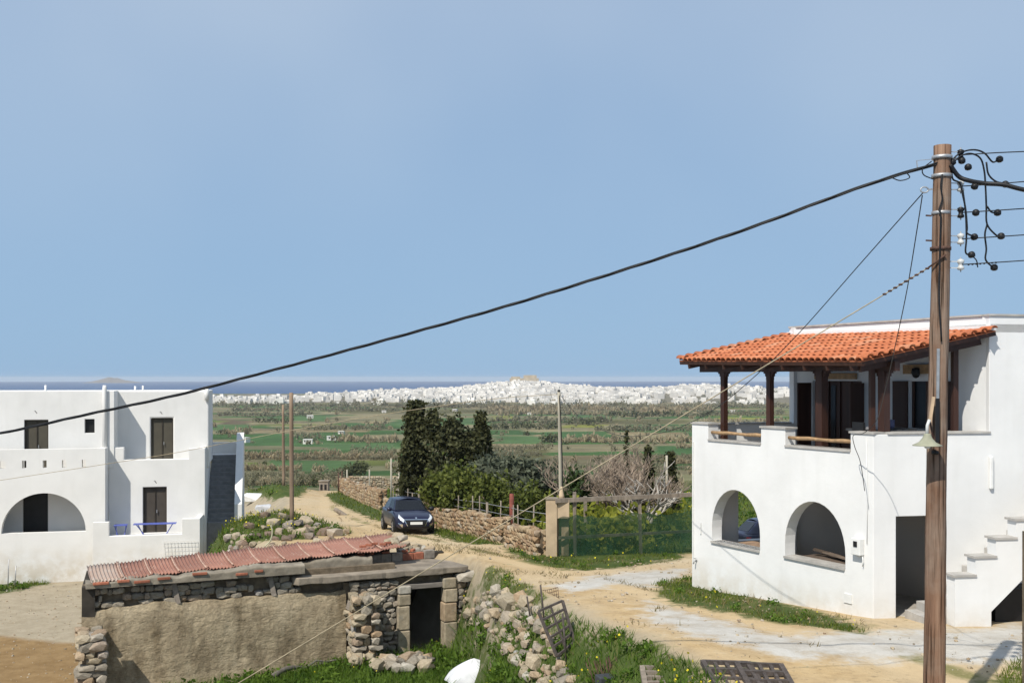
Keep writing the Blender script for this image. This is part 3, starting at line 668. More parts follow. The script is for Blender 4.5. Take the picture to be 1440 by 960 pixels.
def loggia_things():
    d1 = (v2(F_) - v2(C_)).normalized(); n1 = Vector((d1.y, -d1.x))
    def on1(s, dep, z): q = v2(C_) + d1 * s + n1 * dep; return Vector((q.x, q.y, z))
    S = lambda px: s_at(C_, F_, px)
    o = MB().bar(on1(S(1186), .60, 1.02), on1(S(1120), .85, 1.06), .16, .03).build('plank', M('grey_plank', (.17, .13, .10), .8, .3, 6)); tag(o, 'grey plank lying behind the sill of the arch nearest the meter box', 'plank')
    o = MB().bar(on1(S(1150), .95, .98), on1(S(1112), .75, 1.10), .10, .05).build('timber_beam', M('dark_timber', (.08, .06, .045), .8, .3, 6)); tag(o, 'short dark timber leaning inside the arch nearest the meter box', 'timber')
    b = MB().box(on1(S(1150), .8, .45), (2.0, .8, 1.0), math.atan2(d1.y, d1.x)).build('workbench', M('bench_board', (.12, .09, .07), .8, .3, 6)); tag(b, 'low dark workbench inside the arch nearest the meter box', 'bench')
    b = MB().box(on1(S(1045), .75, .46), (1.5, .5, 1.0), math.atan2(d1.y, d1.x)).build('storage_chest', M('chest_board', (.30, .20, .13), .8, .3, 6)); tag(b, 'brown chest behind the sill of the arch through which the car shows', 'chest')
    # terrace furniture seen over the parapet
    e2_ = e2; n2 = Vector((-e2.y, e2.x))
    def on2(s, dep, z): q = v2(C_) + e2 * s + n2 * dep; return Vector((q.x, q.y, z))
    L2 = lambda px: s_at(C_, tuple(v2(C_) + e2 * 10), px)
    t = empty('terrace_table', on2(L2(1275), 1.1, 2.86), 'dark table on the terrace under the shuttered window', 'table')
    a = math.atan2(e2.y, e2.x)
    MB().box(on2(L2(1275), 1.1, 4.02), (1.3, .8, .05), a).build('table_top', MAT['grey_cloth'], t)
    for i in (-1, 1):
        for j in (-1, 1): MB().box(on2(L2(1275) + .55 * i, 1.1 + .32 * j, 3.43), (.06, .06, 1.13), a).build('leg', MAT['black'], t)
    t = empty('terrace_chair', on2(L2(1243), .9, 2.86), 'black chair on the terrace beside the corner post', 'chair')
    MB().box(on2(L2(1243), .9, 3.35), (.5, .5, .06), a).build('seat', MAT['black'], t)
    MB().box(on2(L2(1236), .9, 3.78), (.05, .5, .85), a).build('backrest', MAT['black'], t)
    for i in (-1, 1):
        for j in (-1, 1): MB().box(on2(L2(1243) + .2 * i, .9 + .2 * j, 3.10), (.05, .05, .48), a).build('leg', MAT['black'], t)
    o = MB().lathe(on2(L2(1289), 1.15, 4.045), [(.10, 0), (.12, .05), (.12, .2), (.10, .2)], 12).build('flower_pot', M('blue_grey_pot', (.10, .11, .20), .5)); tag(o, 'small blue-grey pot on the terrace table', 'pot')
    o = MB().box(on2(L2(1258), .95, 4.075), (.34, .2, .06), a).build('cloth_bundle', M('pale_cloth', (.4, .4, .42), .9)); tag(o, 'folded pale cloth on the terrace table', 'cloth')
MAT['grey_cloth'] = M('dark_table_top', (.05, .052, .055), .6, .2, 6)
loggia_things()
# ---------------------------------------------------------------- white cubic house on the left
def door_frame(H, q, u0, u1, v, z0, z1, ang):
    for u in (u0 + .03, u1 - .03): MB().box(q(u, v - .03, (z0 + z1) / 2), (.06, .06, z1 - z0), ang).build('frame', MAT['frame'], H)
    MB().box(q((u0 + u1) / 2, v - .03, z1 - .03), (u1 - u0 - .13, .06, .06), ang).build('frame', MAT['frame'], H)
    MB().box(q((u0 + u1) / 2, v - .03, (z0 + z1) / 2), (.03, .03, z1 - z0 - .13), ang).build('frame', MAT['frame'], H)
    MB().box(q((u0 + u1) / 2 + .08, v - .06, z0 + 1.0), (.03, .05, .14), ang).build('handle', MAT['metal'], H)
def cubic_house():
    O = v2((-18.69, 49.0)); U = v2((.9755, .2198)); V = v2((-.2198, .9755)); ang = math.atan2(U.y, U.x)
    H = empty('cubic_house', (O.x, O.y, -3.8), 'white flat-roofed cubic house with a wide arch and side stair', 'house')
    w = MAT['white_old']
    def q(u, v, z=None):
        p = O + U * u + V * v; return (p.x, p.y) if z is None else Vector((p.x, p.y, z))
    def up(px, v): return s_at(q(0, v), q(1, v), px)
    def zz(py, px, v):
        d = q(up(px, v), v)[1]; return EYE - (py - HY) / FPX * d
    ul = -9.0
    # arch block
    ua, ub = up(1.6, 0), up(120.5, 0); za = zz(748.5, 61, 0)
    holes = [arch(ua, ub, za, za + (ub - ua) / 2 * 1.0, .02, 26)]
    for a, b in ((-2, 8), (31, 37), (60, 65.5), (87, 94), (115, 121)): holes.append(rect(up(a, 0), up(b, 0), zz(657.5, 61, 0), zz(647, 61, 0)))
    zt = zz(630.5, 120, 0)
    MB().panel(q(0, 0), q(1, 0), rect(ul, 0, -4.6, zt), holes, .32, 1).build('wall', w, H, .03, 3)
    MB().panel(q(0, .32), q(0, 1.0), rect(0, .70, -4.6, zt - .004), [], .30, 1).build('wall', w, H)
    zf = -2.12
    MB().prism([q(ul, .3), q(-.3, .3), q(-.3, 1.75), q(ul, 1.75)], -4.5, zf).build('loggia_floor', w, H)
    vb = 1.75
    dl, dr_ = up(32, vb), up(67.5, vb)
    MB().panel(q(0, vb), q(1, vb), rect(ul, -.3, zf - .1, .95), [rect(dl, dr_, zf, .5)], .2, 1).build('wall', w, H)
    MB().box(q((dl + dr_) / 2, vb + .14, zf + 1.31), (dr_ - dl - .01, .06, 2.60), ang).build('door', MAT['door_black'], H)
    MB().prism([q(ul, .32), q(-.31, .32), q(-.31, 2.4), q(ul, 2.4)], .80, 1.0).build('balcony_floor', w, H)
    # upper storey, left half
    v1 = .95; ur = up(160.5, v1); zr = 4.58
    hl = [rect(up(34, v1), up(68, v1), 1.02, zz(590, 50, v1)), rect(up(119, v1), up(133, v1), zz(608.5, 125, v1), zz(589, 125, v1))]
    MB().panel(q(0, v1), q(1, v1), rect(ul, ur, 1.0, zr), hl, .28, 1).build('wall', w, H, .05, 3)
    MB().box(q((up(34, v1) + up(68, v1)) / 2, v1 + .2, 2.12), (up(68, v1) - up(34, v1), .05, 2.26), ang).build('door', MAT['door_olive'], H)
    MB().box(q((up(119, v1) + up(133, v1)) / 2, v1 + .2, 2.96), (up(133, v1) - up(119, v1), .05, .66), ang).build('window', MAT['door_black'], H)
    v3 = 2.25; MB().panel(q(ur, v1), q(ur, v1 + 1), rect(.28, v3 - v1 + .1, 1.0, zr - .004), [], .28, 1).build('wall', w, H)
    door_frame(H, q, up(34, v1), up(68, v1), v1 + .17, 1.02, zz(590, 50, v1), ang)
    # right half: lower wall carries the balcony parapet
    v2_ = 1.0; uR = up(288.5, v2_)
    zp = zz(629, 163, v2_); zl = zz(645.5, 220, v2_); zq = zz(630, 276, v2_)
    out = [(.004, -4.6), (uR, -4.6), (uR, zq), (up(265.5, v2_), zq), (up(265.5, v2_), zl), (up(174.5, v2_), zl), (up(174.5, v2_), zp), (.004, zp)]
    da, db = up(201, v2_), up(234.5, v2_)
    MB().panel(q(0, v2_), q(1, v2_), out, [rect(da, db, zf, zz(684.5, 218, v2_))], .28, 1).build('wall', w, H, .03, 3)
    MB().box(q((da + db) / 2, v2_ + .2, zf + 1.1), (db - da, .05, 2.2), ang).build('door', MAT['door_brown'], H)
    MB().prism([q(.30, v2_ + .28), q(uR - .29, v2_ + .28), q(uR - .29, v3), q(.30, v3)], .8, 1.0).build('balcony_floor', w, H)
    a, b = up(212, v3), up(243.5, v3); uT = up(294, v3)
    MB().panel(q(0, v3), q(1, v3), rect(ur - .28, uT, .8, zr), [rect(a, b, 1.02, zz(587.5, 228, v3))], .28, 1).build('wall', w, H, .07, 3)
    MB().box(q((a + b) / 2, v3 + .2, 2.13), (b - a, .05, 2.24), ang).build('door', MAT['door_olive'], H)
    door_frame(H, q, a, b, v3 + .17, 1.02, zz(587.5, 228, v3), ang); door_frame(H, q, da, db, v2_ + .17, zf, zz(684.5, 218, v2_), ang)
    VB = 5.6
    MB().panel(q(uR, v2_), q(uR, 9), rect(.284, VB - v2_, -4.6, .99), [], .28, 1).build('wall', w, H)
    MB().panel(q(uR, v2_), q(uR, 9), rect(.284, v3 - v2_, .99, zq - .004), [], .28, 1).build('wall', w, H)
    MB().panel(q(uT, v3), q(uT, 9), rect(.284, VB - v3, .99, zr - .004), [], .28, 1).build('wall', w, H, .03)
    MB().panel(q(ul, VB), q(9, VB), rect(0, uR - ul - .3, -4.6, zr), [], .28, 1).build('wall', w, H)
    MB().prism([q(ul, v1 + .3), q(ur - .3, v1 + .3), q(ur - .3, v3 + .3), q(uT - .3, v3 + .3), q(uT - .3, VB), q(ul, VB)], 4.1, 4.3).build('roof_slab', w, H)
    # front terrace
    vt = -.5; t0, t1 = up(130, vt), up(281.5, vt); zh, zl2 = zz(734, 141, vt), zz(752, 200, vt)
    out = [(t0, -4.7), (t1, -4.7), (t1, zh + .06), (up(256, vt), zh + .06), (up(256, vt), zl2), (up(153.5, vt), zl2), (up(153.5, vt), zh), (t0, zh)]
    MB().panel(q(0, vt), q(1, vt), out, [], .26, 1).build('terrace_wall', w, H, .03, 3)
    MB().panel(q(t1, vt), q(t1 + .06, 1.0), rect(.262, 1.48, -4.7, zh + .055), [], .26, 1).build('terrace_wall', w, H)
    MB().prism([q(t0 + .3, vt + .27), q(t1 - .27, vt + .27), q(t1 - .27, v2_ - .002), q(.002, v2_ - .002), q(.002, -.002), q(t0 + .3, -.002)], -4.4, zf - .03).build('terrace_floor', w, H)
    # pipes
    pp = MAT['fitting']
    u = up(147, v1 - .1); MB().tube([q(u, v1 - .08, 1.05), q(u, v1 - .08, 4.70), q(u, v1 - .08, 4.85)], [.10, .10, .075], 10).build('chimney_pipe', w, H)
    for px, v, z in ((64, 2.5, 4.85), (190, 5, 4.78), (201, 5, 4.80)): uu = up(px, v); MB().tube([q(uu, v, 4.25), q(uu, v, z)], .05, 8).build('vent_pipe', pp, H)
    uu = uT - .1; MB().tube([q(uu, v3 - .08, 4.1), q(uu, v3 - .08, 4.5), q(uu, v3 - .05, 4.72)], [.10, .13, .06], 10).build('rain_spout', w, H)
    for a_, b_ in ((52, 581), (228, 582), (220, 679)):
        v = v1 if a_ == 52 else (v3 if b_ < 600 else v2_); u = up(a_, v); z = zz(b_, a_, v)
        MB().tube([q(u, v, z), q(u - .05, v - .05, z + .1), q(u - .1, v - .02, z + .12)], .012, 5).build('lamp_wire', MAT['black'], H)
    # side stair climbing away along the right wall
    st = empty2('staircase', H)
    s0, s1 = uR + .02, up(330, 3.0); vs0, vs1 = 2.7, 6.3; z0, z1 = -1.92, 1.15; n = 15
    MB().prism([q(s0, vs0 - .35), q(s1, vs0 - .35), q(s1, vs0), q(s0, vs0)], -4.2, z0 + .02).build('landing', MAT['step_grey'], st)
    for k in range(n):
        va = vs0 + (vs1 - vs0) * k / n; vb_ = vs0 + (vs1 - vs0) * (k + 1) / n; zt_ = z0 + (z1 - z0) * (k + 1) / n
        MB().prism([q(s0, va + .003), q(s1, va + .003), q(s1, vb_), q(s0, vb_)], zt_ - .9, zt_).build('step', MAT['step_grey'], st)
    sp = up(340.5, 3.0)
    zs_t = 2.25
    MB().add([q(s1 + .002, vs0 - .2, -4.2), q(s1 + .002, vs1 + 1.2, -4.2), q(s1 + .002, vs1 + 1.2, zs_t), q(s1 + .002, vs1, zs_t), q(s1 + .002, vs0 - .2, -1.05),
              q(sp, vs0 - .2, -4.2), q(sp, vs1 + 1.2, -4.2), q(sp, vs1 + 1.2, zs_t), q(sp, vs1, zs_t), q(sp, vs0 - .2, -1.05)],
             [(0, 1, 2, 3, 4), (9, 8, 7, 6, 5), (0, 5, 6, 1), (1, 6, 7, 2), (2, 7, 8, 3), (3, 8, 9, 4), (4, 9, 5, 0)]).build('parapet', w, st)
    MB().prism([q(s0 - .1, vs1 + .9), q(s1, vs1 + .9), q(s1, vs1 + 1.2), q(s0 - .1, vs1 + 1.2)], .8, 1.75).build('landing_wall', w, st)
    MB().prism([q(s0, vs1 + .002), q(s1, vs1 + .002), q(s1, vs1 + .9), q(s0, vs1 + .9)], .8, 1.15).build('landing', w, st)
    # folding furniture on the terrace and the white lattice leaning on its wall
    bl = MAT['blue_paint']
    def folding_table(pxc, wid, dep, v, label):
        u = up(pxc, v); T = empty('folding_table', q(u, v, zf - .03), label, 'table'); h = .5 if wid < 1 else .52
        for k in range(5): MB().box(q(u, v - dep / 2 + dep * (k + .5) / 5, zf + h), (wid, dep / 5 - .02, .03), ang).build('slat', bl, T)
        for e in (-1, 1):
            MB().bar(q(u + e * wid * .42, v - dep * .4, zf + h - .02), q(u + e * wid * .25, v + dep * .3, zf - .03), .03).build('leg', bl, T)
            MB().bar(q(u + e * wid * .42, v + dep * .4, zf + h - .02), q(u + e * wid * .25, v - dep * .3, zf - .03), .03).build('leg', bl, T)
    folding_table(170, .58, .5, .35, 'small blue folding table on the left of the white terrace')
    folding_table(218, 1.9, .5, .35, 'long blue folding bench on the white terrace before the brown door')
    T = empty('lattice_panel', q(up(252, vt - .12), vt - .12, -4.0), 'white plastic lattice leaning on the terrace wall', 'lattice')
    la, lb = up(229, vt - .15), up(277, vt - .15); zb, zt2 = zz(784, 252, vt), zz(760, 252, vt)
    for k in range(11): u = la + (lb - la) * k / 10; MB().bar(q(u, vt - .14, zb), q(u, vt - .06, zt2), .011).build('bar', pp, T)
    for k in range(6): z = zb + (zt2 - zb) * k / 5; MB().bar(q(la, vt - .14 + .08 * k / 5 - .012, z), q(lb, vt - .14 + .08 * k / 5 - .012, z), .011).build('bar', pp, T)
    return q
MAT['frame'] = M('brown_door_frame', (.045, .036, .026), .6, .2, 5)
MAT['door_black'] = M('black_door', (.012, .012, .012), .5, .2, 4)
MAT['door_olive'] = M('taupe_roller_shutter', (.075, .066, .048), .7, .12, 4)
MAT['door_brown'] = M('brown_roller_shutter', (.062, .052, .042), .7, .12, 4)
MAT['step_grey'] = M('grey_painted_step', (.215, .215, .215), .8, .2, 4)
MAT['blue_paint'] = M('blue_paint', (.10, .13, .42), .5, .15, 6)
LQ = cubic_house()
def left_yard_things():
    p = Vector(gpt(-2, 809)); c = P(2, 808, p.y)
    o = MB().lathe((c.x, p.y, gz(c.x, p.y) - .02), [(.22, 0), (.36, .12), (.44, .4), (.40, .66), (.28, .82), (.24, .84), (.30, .92), (.25, .92)], 18).build('clay_jar', M('brown_clay', (.22, .10, .06), .8, .25, 5)); tag(o, 'large brown clay jar at the left edge before the cubic house', 'jar')
    for i, (px, h, lb) in enumerate(((11, 1.25, 'thin grey stake beside the clay jar, the taller of two'), (21, .95, 'thin grey stake near the white wall, the shorter of two'))):
        g = P(px, 806, 47.3); o = MB().tube([(g.x, 47.3, gz(g.x, 47.3) - .1), (g.x + .04, 47.3, gz(g.x, 47.3) + h)], .022, 6).build('stake', MAT['metal']); tag(o, lb, 'stake')
left_yard_things()
# ---------------------------------------------------------------- stones
def stone_mat(name, stops, rough=.92, lichen=(.16, .15, .12)):
    m, n, b, o = newmat(name)
    oi = n.nodes.new('ShaderNodeObjectInfo'); g = n.nodes.new('ShaderNodeNewGeometry')
    ad = n.nodes.new('ShaderNodeMath'); ad.operation = 'ADD'; n.links.new(oi.outputs['Random'], ad.inputs[0]); n.links.new(g.outputs['Random Per Island'], ad.inputs[1])
    fr = n.nodes.new('ShaderNodeMath'); fr.operation = 'FRACT'; n.links.new(ad.outputs[0], fr.inputs[0])
    c = ramp(n, fr.outputs[0], stops)
    nz = noise_node(n, 5, 6, .65); c = mixc(n, 1.0, c, ramp(n, nz.outputs['Fac'], [(.3, (.62, .61, .59)), (.62, (1.05, 1.05, 1.05))]), 'MULTIPLY')
    nz2 = noise_node(n, 2.3, 5, .7); c = mixc(n, ramp(n, nz2.outputs['Fac'], [(.58, (0, 0, 0)), (.70, (.7, .7, .7))]), c, lichen)
    n.links.new(c, b.inputs['Base Color']); b.inputs['Roughness'].default_value = rough; b.inputs['Specular IOR Level'].default_value = .15
    bz = noise_node(n, 14, 8, .7); bp = n.nodes.new('ShaderNodeBump'); bp.inputs['Strength'].default_value = .7; bp.inputs['Distance'].default_value = .03
    n.links.new(bz.outputs['Fac'], bp.inputs['Height']); n.links.new(bp.outputs[0], b.inputs['Normal'])
    return m
MAT['stone'] = stone_mat('field_stone', [(0, (.20, .18, .15)), (.3, (.32, .28, .22)), (.6, (.38, .34, .28)), (.85, (.30, .22, .15)), (1, (.36, .35, .33))])
MAT['stone_pale'] = stone_mat('pale_stone', [(0, (.29, .245, .175)), (.4, (.44, .37, .265)), (.75, (.37, .265, .17)), (1, (.44, .41, .35))], lichen=(.25, .24, .21))
MAT['stone_warm'] = stone_mat('warm_stone', [(0, (.21, .13, .075)), (.3, (.34, .235, .14)), (.6, (.42, .325, .21)), (.85, (.27, .185, .12)), (1, (.42, .37, .29))], lichen=(.20, .17, .12))
MAT['stone_dark'] = stone_mat('brown_boulder', [(0, (.17, .13, .10)), (.5, (.24, .17, .125)), (1, (.28, .25, .215))])
MAT['mortar'] = M('earth_mortar', (.16, .125, .085), .95, .4, 5, bump=.6, bscale=9)
def rock_mesh(seed, squash=(1, 1, 1), npt=16, name='stone'):
    r = random.Random(seed); bm = bmesh.new()
    for k in range(npt):
        zz = 1 - 2 * (k + .5) / npt; a = k * 2.399963 + r.uniform(-.3, .3); rr = math.sqrt(1 - zz * zz); p = Vector((rr * math.cos(a), rr * math.sin(a), zz))
        e = .55; p = Vector([math.copysign(abs(t) ** e, t) for t in p]) * r.uniform(.40, .56)
        bm.verts.new((p.x * squash[0], p.y * squash[1], p.z * squash[2]))
    bmesh.ops.convex_hull(bm, input=bm.verts); bmesh.ops.delete(bm, geom=[v for v in bm.verts if not v.link_faces], context='VERTS')
    bmesh.ops.recalc_face_normals(bm, faces=bm.faces)
    me = bpy.data.meshes.new(name); bm.to_mesh(me); bm.free(); return me
ROCKS = {}
def rockset(mk):
    if mk not in ROCKS:
        ROCKS[mk] = []
        for k in range(8):
            me = rock_mesh(100 + k, npt=14 + k % 6); me.materials.append(MAT[mk]); ROCKS[mk].append(me)
    return ROCKS[mk]
def stone(parent, mk, p, size, rz=None, tilt=.25, name='stone'):
    me = random.choice(rockset(mk))
    return inst(name, me, parent, p, (random.uniform(-tilt, tilt), random.uniform(-tilt, tilt), random.uniform(0, 6.28) if rz is None else rz), size)
def courses(parent, mk, p0, d, s0, s1, zb, zt, dep=.0, hs=(.13, .24), ws=(.18, .42), th=.34, nrm=None, skip=.0, limit=None):
    """random rubble courses on an upright face; zb, zt functions of s"""
    ang = math.atan2(d.y, d.x); n = Vector((-d.y, d.x)); z = min(zb(s0), zb(s1)); zmax = max(zt(s0 + (s1 - s0) * k / 12) for k in range(13)); c = 0
    while z < zmax:
        h = random.uniform(*hs); s = s0 + random.uniform(-.1, .05)
        while s < s1:
            wv = random.uniform(*ws); m = s + wv / 2; zz = z + h / 2 + random.uniform(-.03, .03)
            if m < s1 + .05 and zb(m) - h * .3 < zz < zt(m) and random.random() > skip:
                q = p0 + d * m + n * (dep + random.uniform(-.03, .04))
                stone(parent, mk, (q.x, q.y, zz), (wv * 1.14, th * random.uniform(.85, 1.1), h * random.uniform(1.05, 1.25)), ang + random.uniform(-.12, .12) + random.choice((0, math.pi)), .10); c += 1
            s += wv
        z += h
    return c
def rough_wall(p0, d, s0, s1, zbot, ztop, th, amp=.04, step=.16, seed=0):
    """plastered slab with an uneven face and a broken top edge"""
    n = Vector((-d.y, d.x)); ns = max(2, int((s1 - s0) / step)); nz = 18; V = []; F = []
    for side in (0, 1):
        for i in range(ns + 1):
            s = s0 + (s1 - s0) * i / ns; zt = ztop(s) + (vnoise(np.array([s * 3.1]), np.array([seed + .5]), 3)[0] - .5) * .14 + (vnoise(np.array([s * 9.]), np.array([seed + .5]), 4)[0] - .5) * .05
            for j in range(nz + 1):
                z = zbot + (zt - zbot) * j / nz
                o = (fbm(np.array([s * 1.3]), np.array([z * 1.3]), 20 + seed, 4)[0] - .47) * amp * 2.2 - (.10 * (j / nz) ** 14)
                q = p0 + d * s + n * (th if side else -o); V.append((q.x, q.y, z))
    m = nz + 1; b = (ns + 1) * m
    for i in range(ns):
        for j in range(nz):
            a = i * m + j; F += [(a, a + m, a + m + 1, a + 1), (b + a + 1, b + a + m + 1, b + a + m, b + a)]
        F.append((i * m + nz, (i + 1) * m + nz, b + (i + 1) * m + nz, b + i * m + nz))
    for j in range(nz):
        F += [(j, j + 1, b + j + 1, b + j), (ns * m + j, b + ns * m + j, b + ns * m + j + 1, ns * m + j + 1)]
    mb = MB(); mb.add(V, F); return mb

# ---------------------------------------------------------------- ruined stone shed
def plaster_mat():
    m, n, b, o = newmat('old_earth_plaster')
    a = noise_node(n, .9, 7, .65); c = ramp(n, a.outputs['Fac'], [(.28, (.26, .205, .135)), (.5, (.41, .335, .225)), (.72, (.50, .415, .29))])
    s = noise_node(n, 1.6, 6, .65, st=(1, 1, .3)); c = mixc(n, 1.0, c, ramp(n, s.outputs['Fac'], [(.34, (.55, .53, .50)), (.52, (1, 1, 1))]), 'MULTIPLY')
    f = noise_node(n, 12, 6, .7); c = mixc(n, 1.0, c, ramp(n, f.outputs['Fac'], [(.3, (.75, .75, .75)), (.6, (1.05, 1.05, 1.05))]), 'MULTIPLY')
    n.links.new(c, b.inputs['Base Color']); b.inputs['Roughness'].default_value = .95; b.inputs['Specular IOR Level'].default_value = .1
    z = noise_node(n, 4, 9, .68); bp = n.nodes.new('ShaderNodeBump'); bp.inputs['Strength'].default_value = .9; bp.inputs['Distance'].default_value = .07
    z2 = noise_node(n, 3.2, 8, .7, st=(1, 1, 2.0)); ad = n.nodes.new('ShaderNodeMath'); ad.operation = 'MULTIPLY_ADD'; ad.inputs[1].default_value = .28; n.links.new(ramp(n, z2.outputs['Fac'], [(.34, (0, 0, 0)), (.50, (1, 1, 1))]), ad.inputs[0]); n.links.new(z.outputs['Fac'], ad.inputs[2])
    n.links.new(ad.outputs[0], bp.inputs['Height']); n.links.new(bp.outputs[0], b.inputs['Normal']); return m
MAT['plaster'] = plaster_mat()
MAT['slab'] = M('weathered_concrete', (.29, .245, .19), .95, .35, 2.2, bump=.6, bscale=7, big=.25)
MAT['slab2'] = M('lichened_concrete', (.29, .255, .20), .95, .35, 2.5, bump=.6, bscale=7, col2=(.17, .145, .11))
MAT['brick'] = M('red_brick', (.40, .145, .085), .9, .3, 8, rand=.3)
MAT['block'] = M('grey_block', (.34, .30, .25), .95, .3, 6, rand=.2, bump=.4)
def sheet_mat(name, c1, c2, c3):
    m, n, b, o = newmat(name)
    a = noise_node(n, 1.4, 6, .65); c = ramp(n, a.outputs['Fac'], [(.3, c2), (.7, c1)])
    s = noise_node(n, 3.0, 6, .7); c = mixc(n, ramp(n, s.outputs['Fac'], [(.56, (0, 0, 0)), (.68, (.8, .8, .8))]), c, c3)
    oi = n.nodes.new('ShaderNodeObjectInfo'); c = mixc(n, 1.0, c, ramp(n, oi.outputs['Random'], [(0, (.8, .8, .8)), (1, (1.08, 1.08, 1.08))]), 'MULTIPLY')
    n.links.new(c, b.inputs['Base Color']); b.inputs['Roughness'].default_value = .75; b.inputs['Specular IOR Level'].default_value = .2; return m
MAT['sheet_red'] = sheet_mat('faded_red_sheet', (.34, .18, .135), (.265, .125, .092), (.42, .30, .24))
MAT['sheet_grey'] = sheet_mat('bleached_sheet', (.45, .36, .30), (.36, .25, .20), (.50, .47, .44))
MAT['sheet_lap'] = M('pale_worn_lap', (.44, .29, .22), .8, .3, 5)
RA = v2((-12.1, 30.0)); RD = v2((.92, .392)).normalized(); RN = v2((-RD.y, RD.x))
def rs(px): return s_at((RA.x, RA.y), (RA.x + RD.x, RA.y + RD.y), px)
def rq(s, dep, z): p = RA + RD * s + RN * dep; return Vector((p.x, p.y, z))
def ruin():
    H = empty('ruined_shed', (-6, 32.6, -3.5), 'ruined stone shed with rusty red corrugated roof and dark doorway', 'shed')
    sB = rs(487)
    w = rough_wall(RA, RD, 0, sB, -4.9, lambda s: -1.33 - .05 * s / 7 - .12 * math.exp(-((s - .2) / .5) ** 2), .42, .05).build('plaster_wall', MAT['plaster'], H)
    # rubble course under the roof edge, then the crumbling roof beam
    MB().panel(rq(0, .34, 0), rq(1, .34, 0), rect(.05, rs(560), -1.6, -.70), [], .25, 1).build('core', MAT['mortar'], H)
    courses(H, 'stone', RA, RD, .05, rs(432), lambda s: -1.36, lambda s: -.86, .26, (.07, .25), (.10, .42), .26, skip=.3)
    bd = RD; b0 = RA - RN * .06
    beam = rough_wall(b0, bd, .1, rs(428), -.74, lambda s: -.60 + .15 * min(1, s / 5), .5, .05, .1, 5); beam.build('roof_beam', MAT['slab2'], H)
    beam = rough_wall(RA + RN * .5, RD, rs(428), rs(530), -.86, lambda s: -.46, .4, .04, .1, 6); beam.build('roof_beam', MAT['slab2'], H)
    for k in range(7):
        s = [.5, 1.1, 2.2, 3.2, 4.4, 4.9, 1.6][k]; q = v2(b0) + bd * s - Vector((-bd.y, bd.x)) * .02
        MB().box((q.x, q.y, -.58 + random.uniform(-.06, .06)), (random.uniform(.25, .5), .09, .07), math.atan2(bd.y, bd.x)).build('brick', MAT['brick'], H, .01)
    for k, s in enumerate((2.62, 5.4)):
        MB().bar(rq(s, .10, -1.38), rq(s - .12, .16, -.80), .15, .06).build('plank', M('old_plank', (.22, .19, .16), .9, .3, 9), H)
    # flat slab over the doorway
    s0, s1 = rs(413), rs(662); ns = 46; V = []; pts = []
    for i in range(ns + 1):
        s = s0 + (s1 - s0) * i / ns; pts.append((s, -.13 + (vnoise(np.array([s * 2.3]), np.array([.5]), 8)[0] - .5) * .14 + (vnoise(np.array([s * 7.]), np.array([.5]), 18)[0] - .5) * .07 + (.22 if i == 0 else 0) + (.3 if i == ns else 0)))
    back = [(s1 - .35, 1.0), (s1 - .9, 1.9), (s0 + .9, 1.9), (s0, .9)]
    loop = pts + back; pl = [tuple(rq(a, b, 0)[:2]) for a, b in loop]
    def zt(i): a, b = loop[i]; return -.87 + .03 * (vnoise(np.array([a * 1.5]), np.array([b]), 9)[0] - .5) - (.05 if i == len(pts) - 1 else 0)
    MB().prism(pl, lambda i: -1.07 + .05 * (vnoise(np.array([loop[i][0] * 2.]), np.array([3.]), 6)[0] - .5) + (.10 if i >= len(pts) - 2 and i < len(pts) else 0), zt).build('flat_roof', MAT['slab'], H, .03)
    # concrete blocks and red bricks along the back of the slab
    c0, c1 = P(420, 800, 33.6), P(607, 787, 36.0); cd = v2(c1 - c0); cl = cd.length; cd.normalize(); s = 0; k = 0
    while s < cl:
        L = random.choice((.38, .40, .42)); red = k in (5, 9, 10); hgt = .27 if not red else .22; q = v2(c0) + cd * (s + L / 2) + v2((-cd.y, cd.x)) * random.uniform(-.02, .02)
        MB().box((q.x, q.y, -.87 + hgt / 2 + .012), (L - .02, .2, hgt), math.atan2(cd.y, cd.x) + random.uniform(-.03, .03)).build('brick' if red else 'block', MAT['brick'] if red else MAT['block'], H, .012); s += L; k += 1
    for s, z, a in ((1.2, -.56, .2), (2.1, -.55, .0), (2.5, -.55, .5), (3.0, -.56, .1), (3.7, -.57, -.3), (4.0, -.56, .8)):
        q = v2(c0) + cd * s + v2((-cd.y, cd.x)) * .06
        MB().box((q.x, q.y, z), (random.uniform(.15, .28), .12, .08), math.atan2(cd.y, cd.x) + a).build('brick', MAT['brick'], H, .01)
    for k in range(9):
        q = v2(c0) + cd * (cl - .9 + k * .13) + v2((-cd.y, cd.x)) * random.uniform(.2, .9); stone(H, 'stone_pale', (q.x, q.y, -.66 + random.uniform(-.05, .08)), [random.uniform(.2, .45) for _ in range(2)] + [.2])
    # corrugated sheets
    FL, FR, RL, RR = P(128, 817, 30.3), P(566, 768.5, 34.6), P(122, 796, 32.8), P(543, 751, 37.3)
    n = 12
    for k in range(n):
        a0, a1 = k / n, (k + 1) / n + .012; m = 72; V = []; F = []
        e0 = -.05 + random.uniform(-.02, .02) - (.04 if k == 0 else 0); e1 = 1.02 + random.uniform(-.02, .02)
        for i in range(m + 1):
            a = a0 + (a1 - a0) * i / m; wv = math.cos(i / m * 9 * 2 * math.pi)
            for j, b in enumerate((e0, .2, .4, .6, .8, e1)):
                p = FL.lerp(FR, a).lerp(RL.lerp(RR, a), b); sag = -.05 * math.sin(math.pi * min(1, max(0, b)))
                V.append((p.x, p.y, p.z + wv * .024 + sag + k % 2 * .012 + .016 * math.sin(a * 40) + (.035 if i > m - 6 else 0)))
        for i in range(m):
            for j in range(5): F.append((i * 6 + j, (i + 1) * 6 + j, (i + 1) * 6 + j + 1, i * 6 + j + 1))
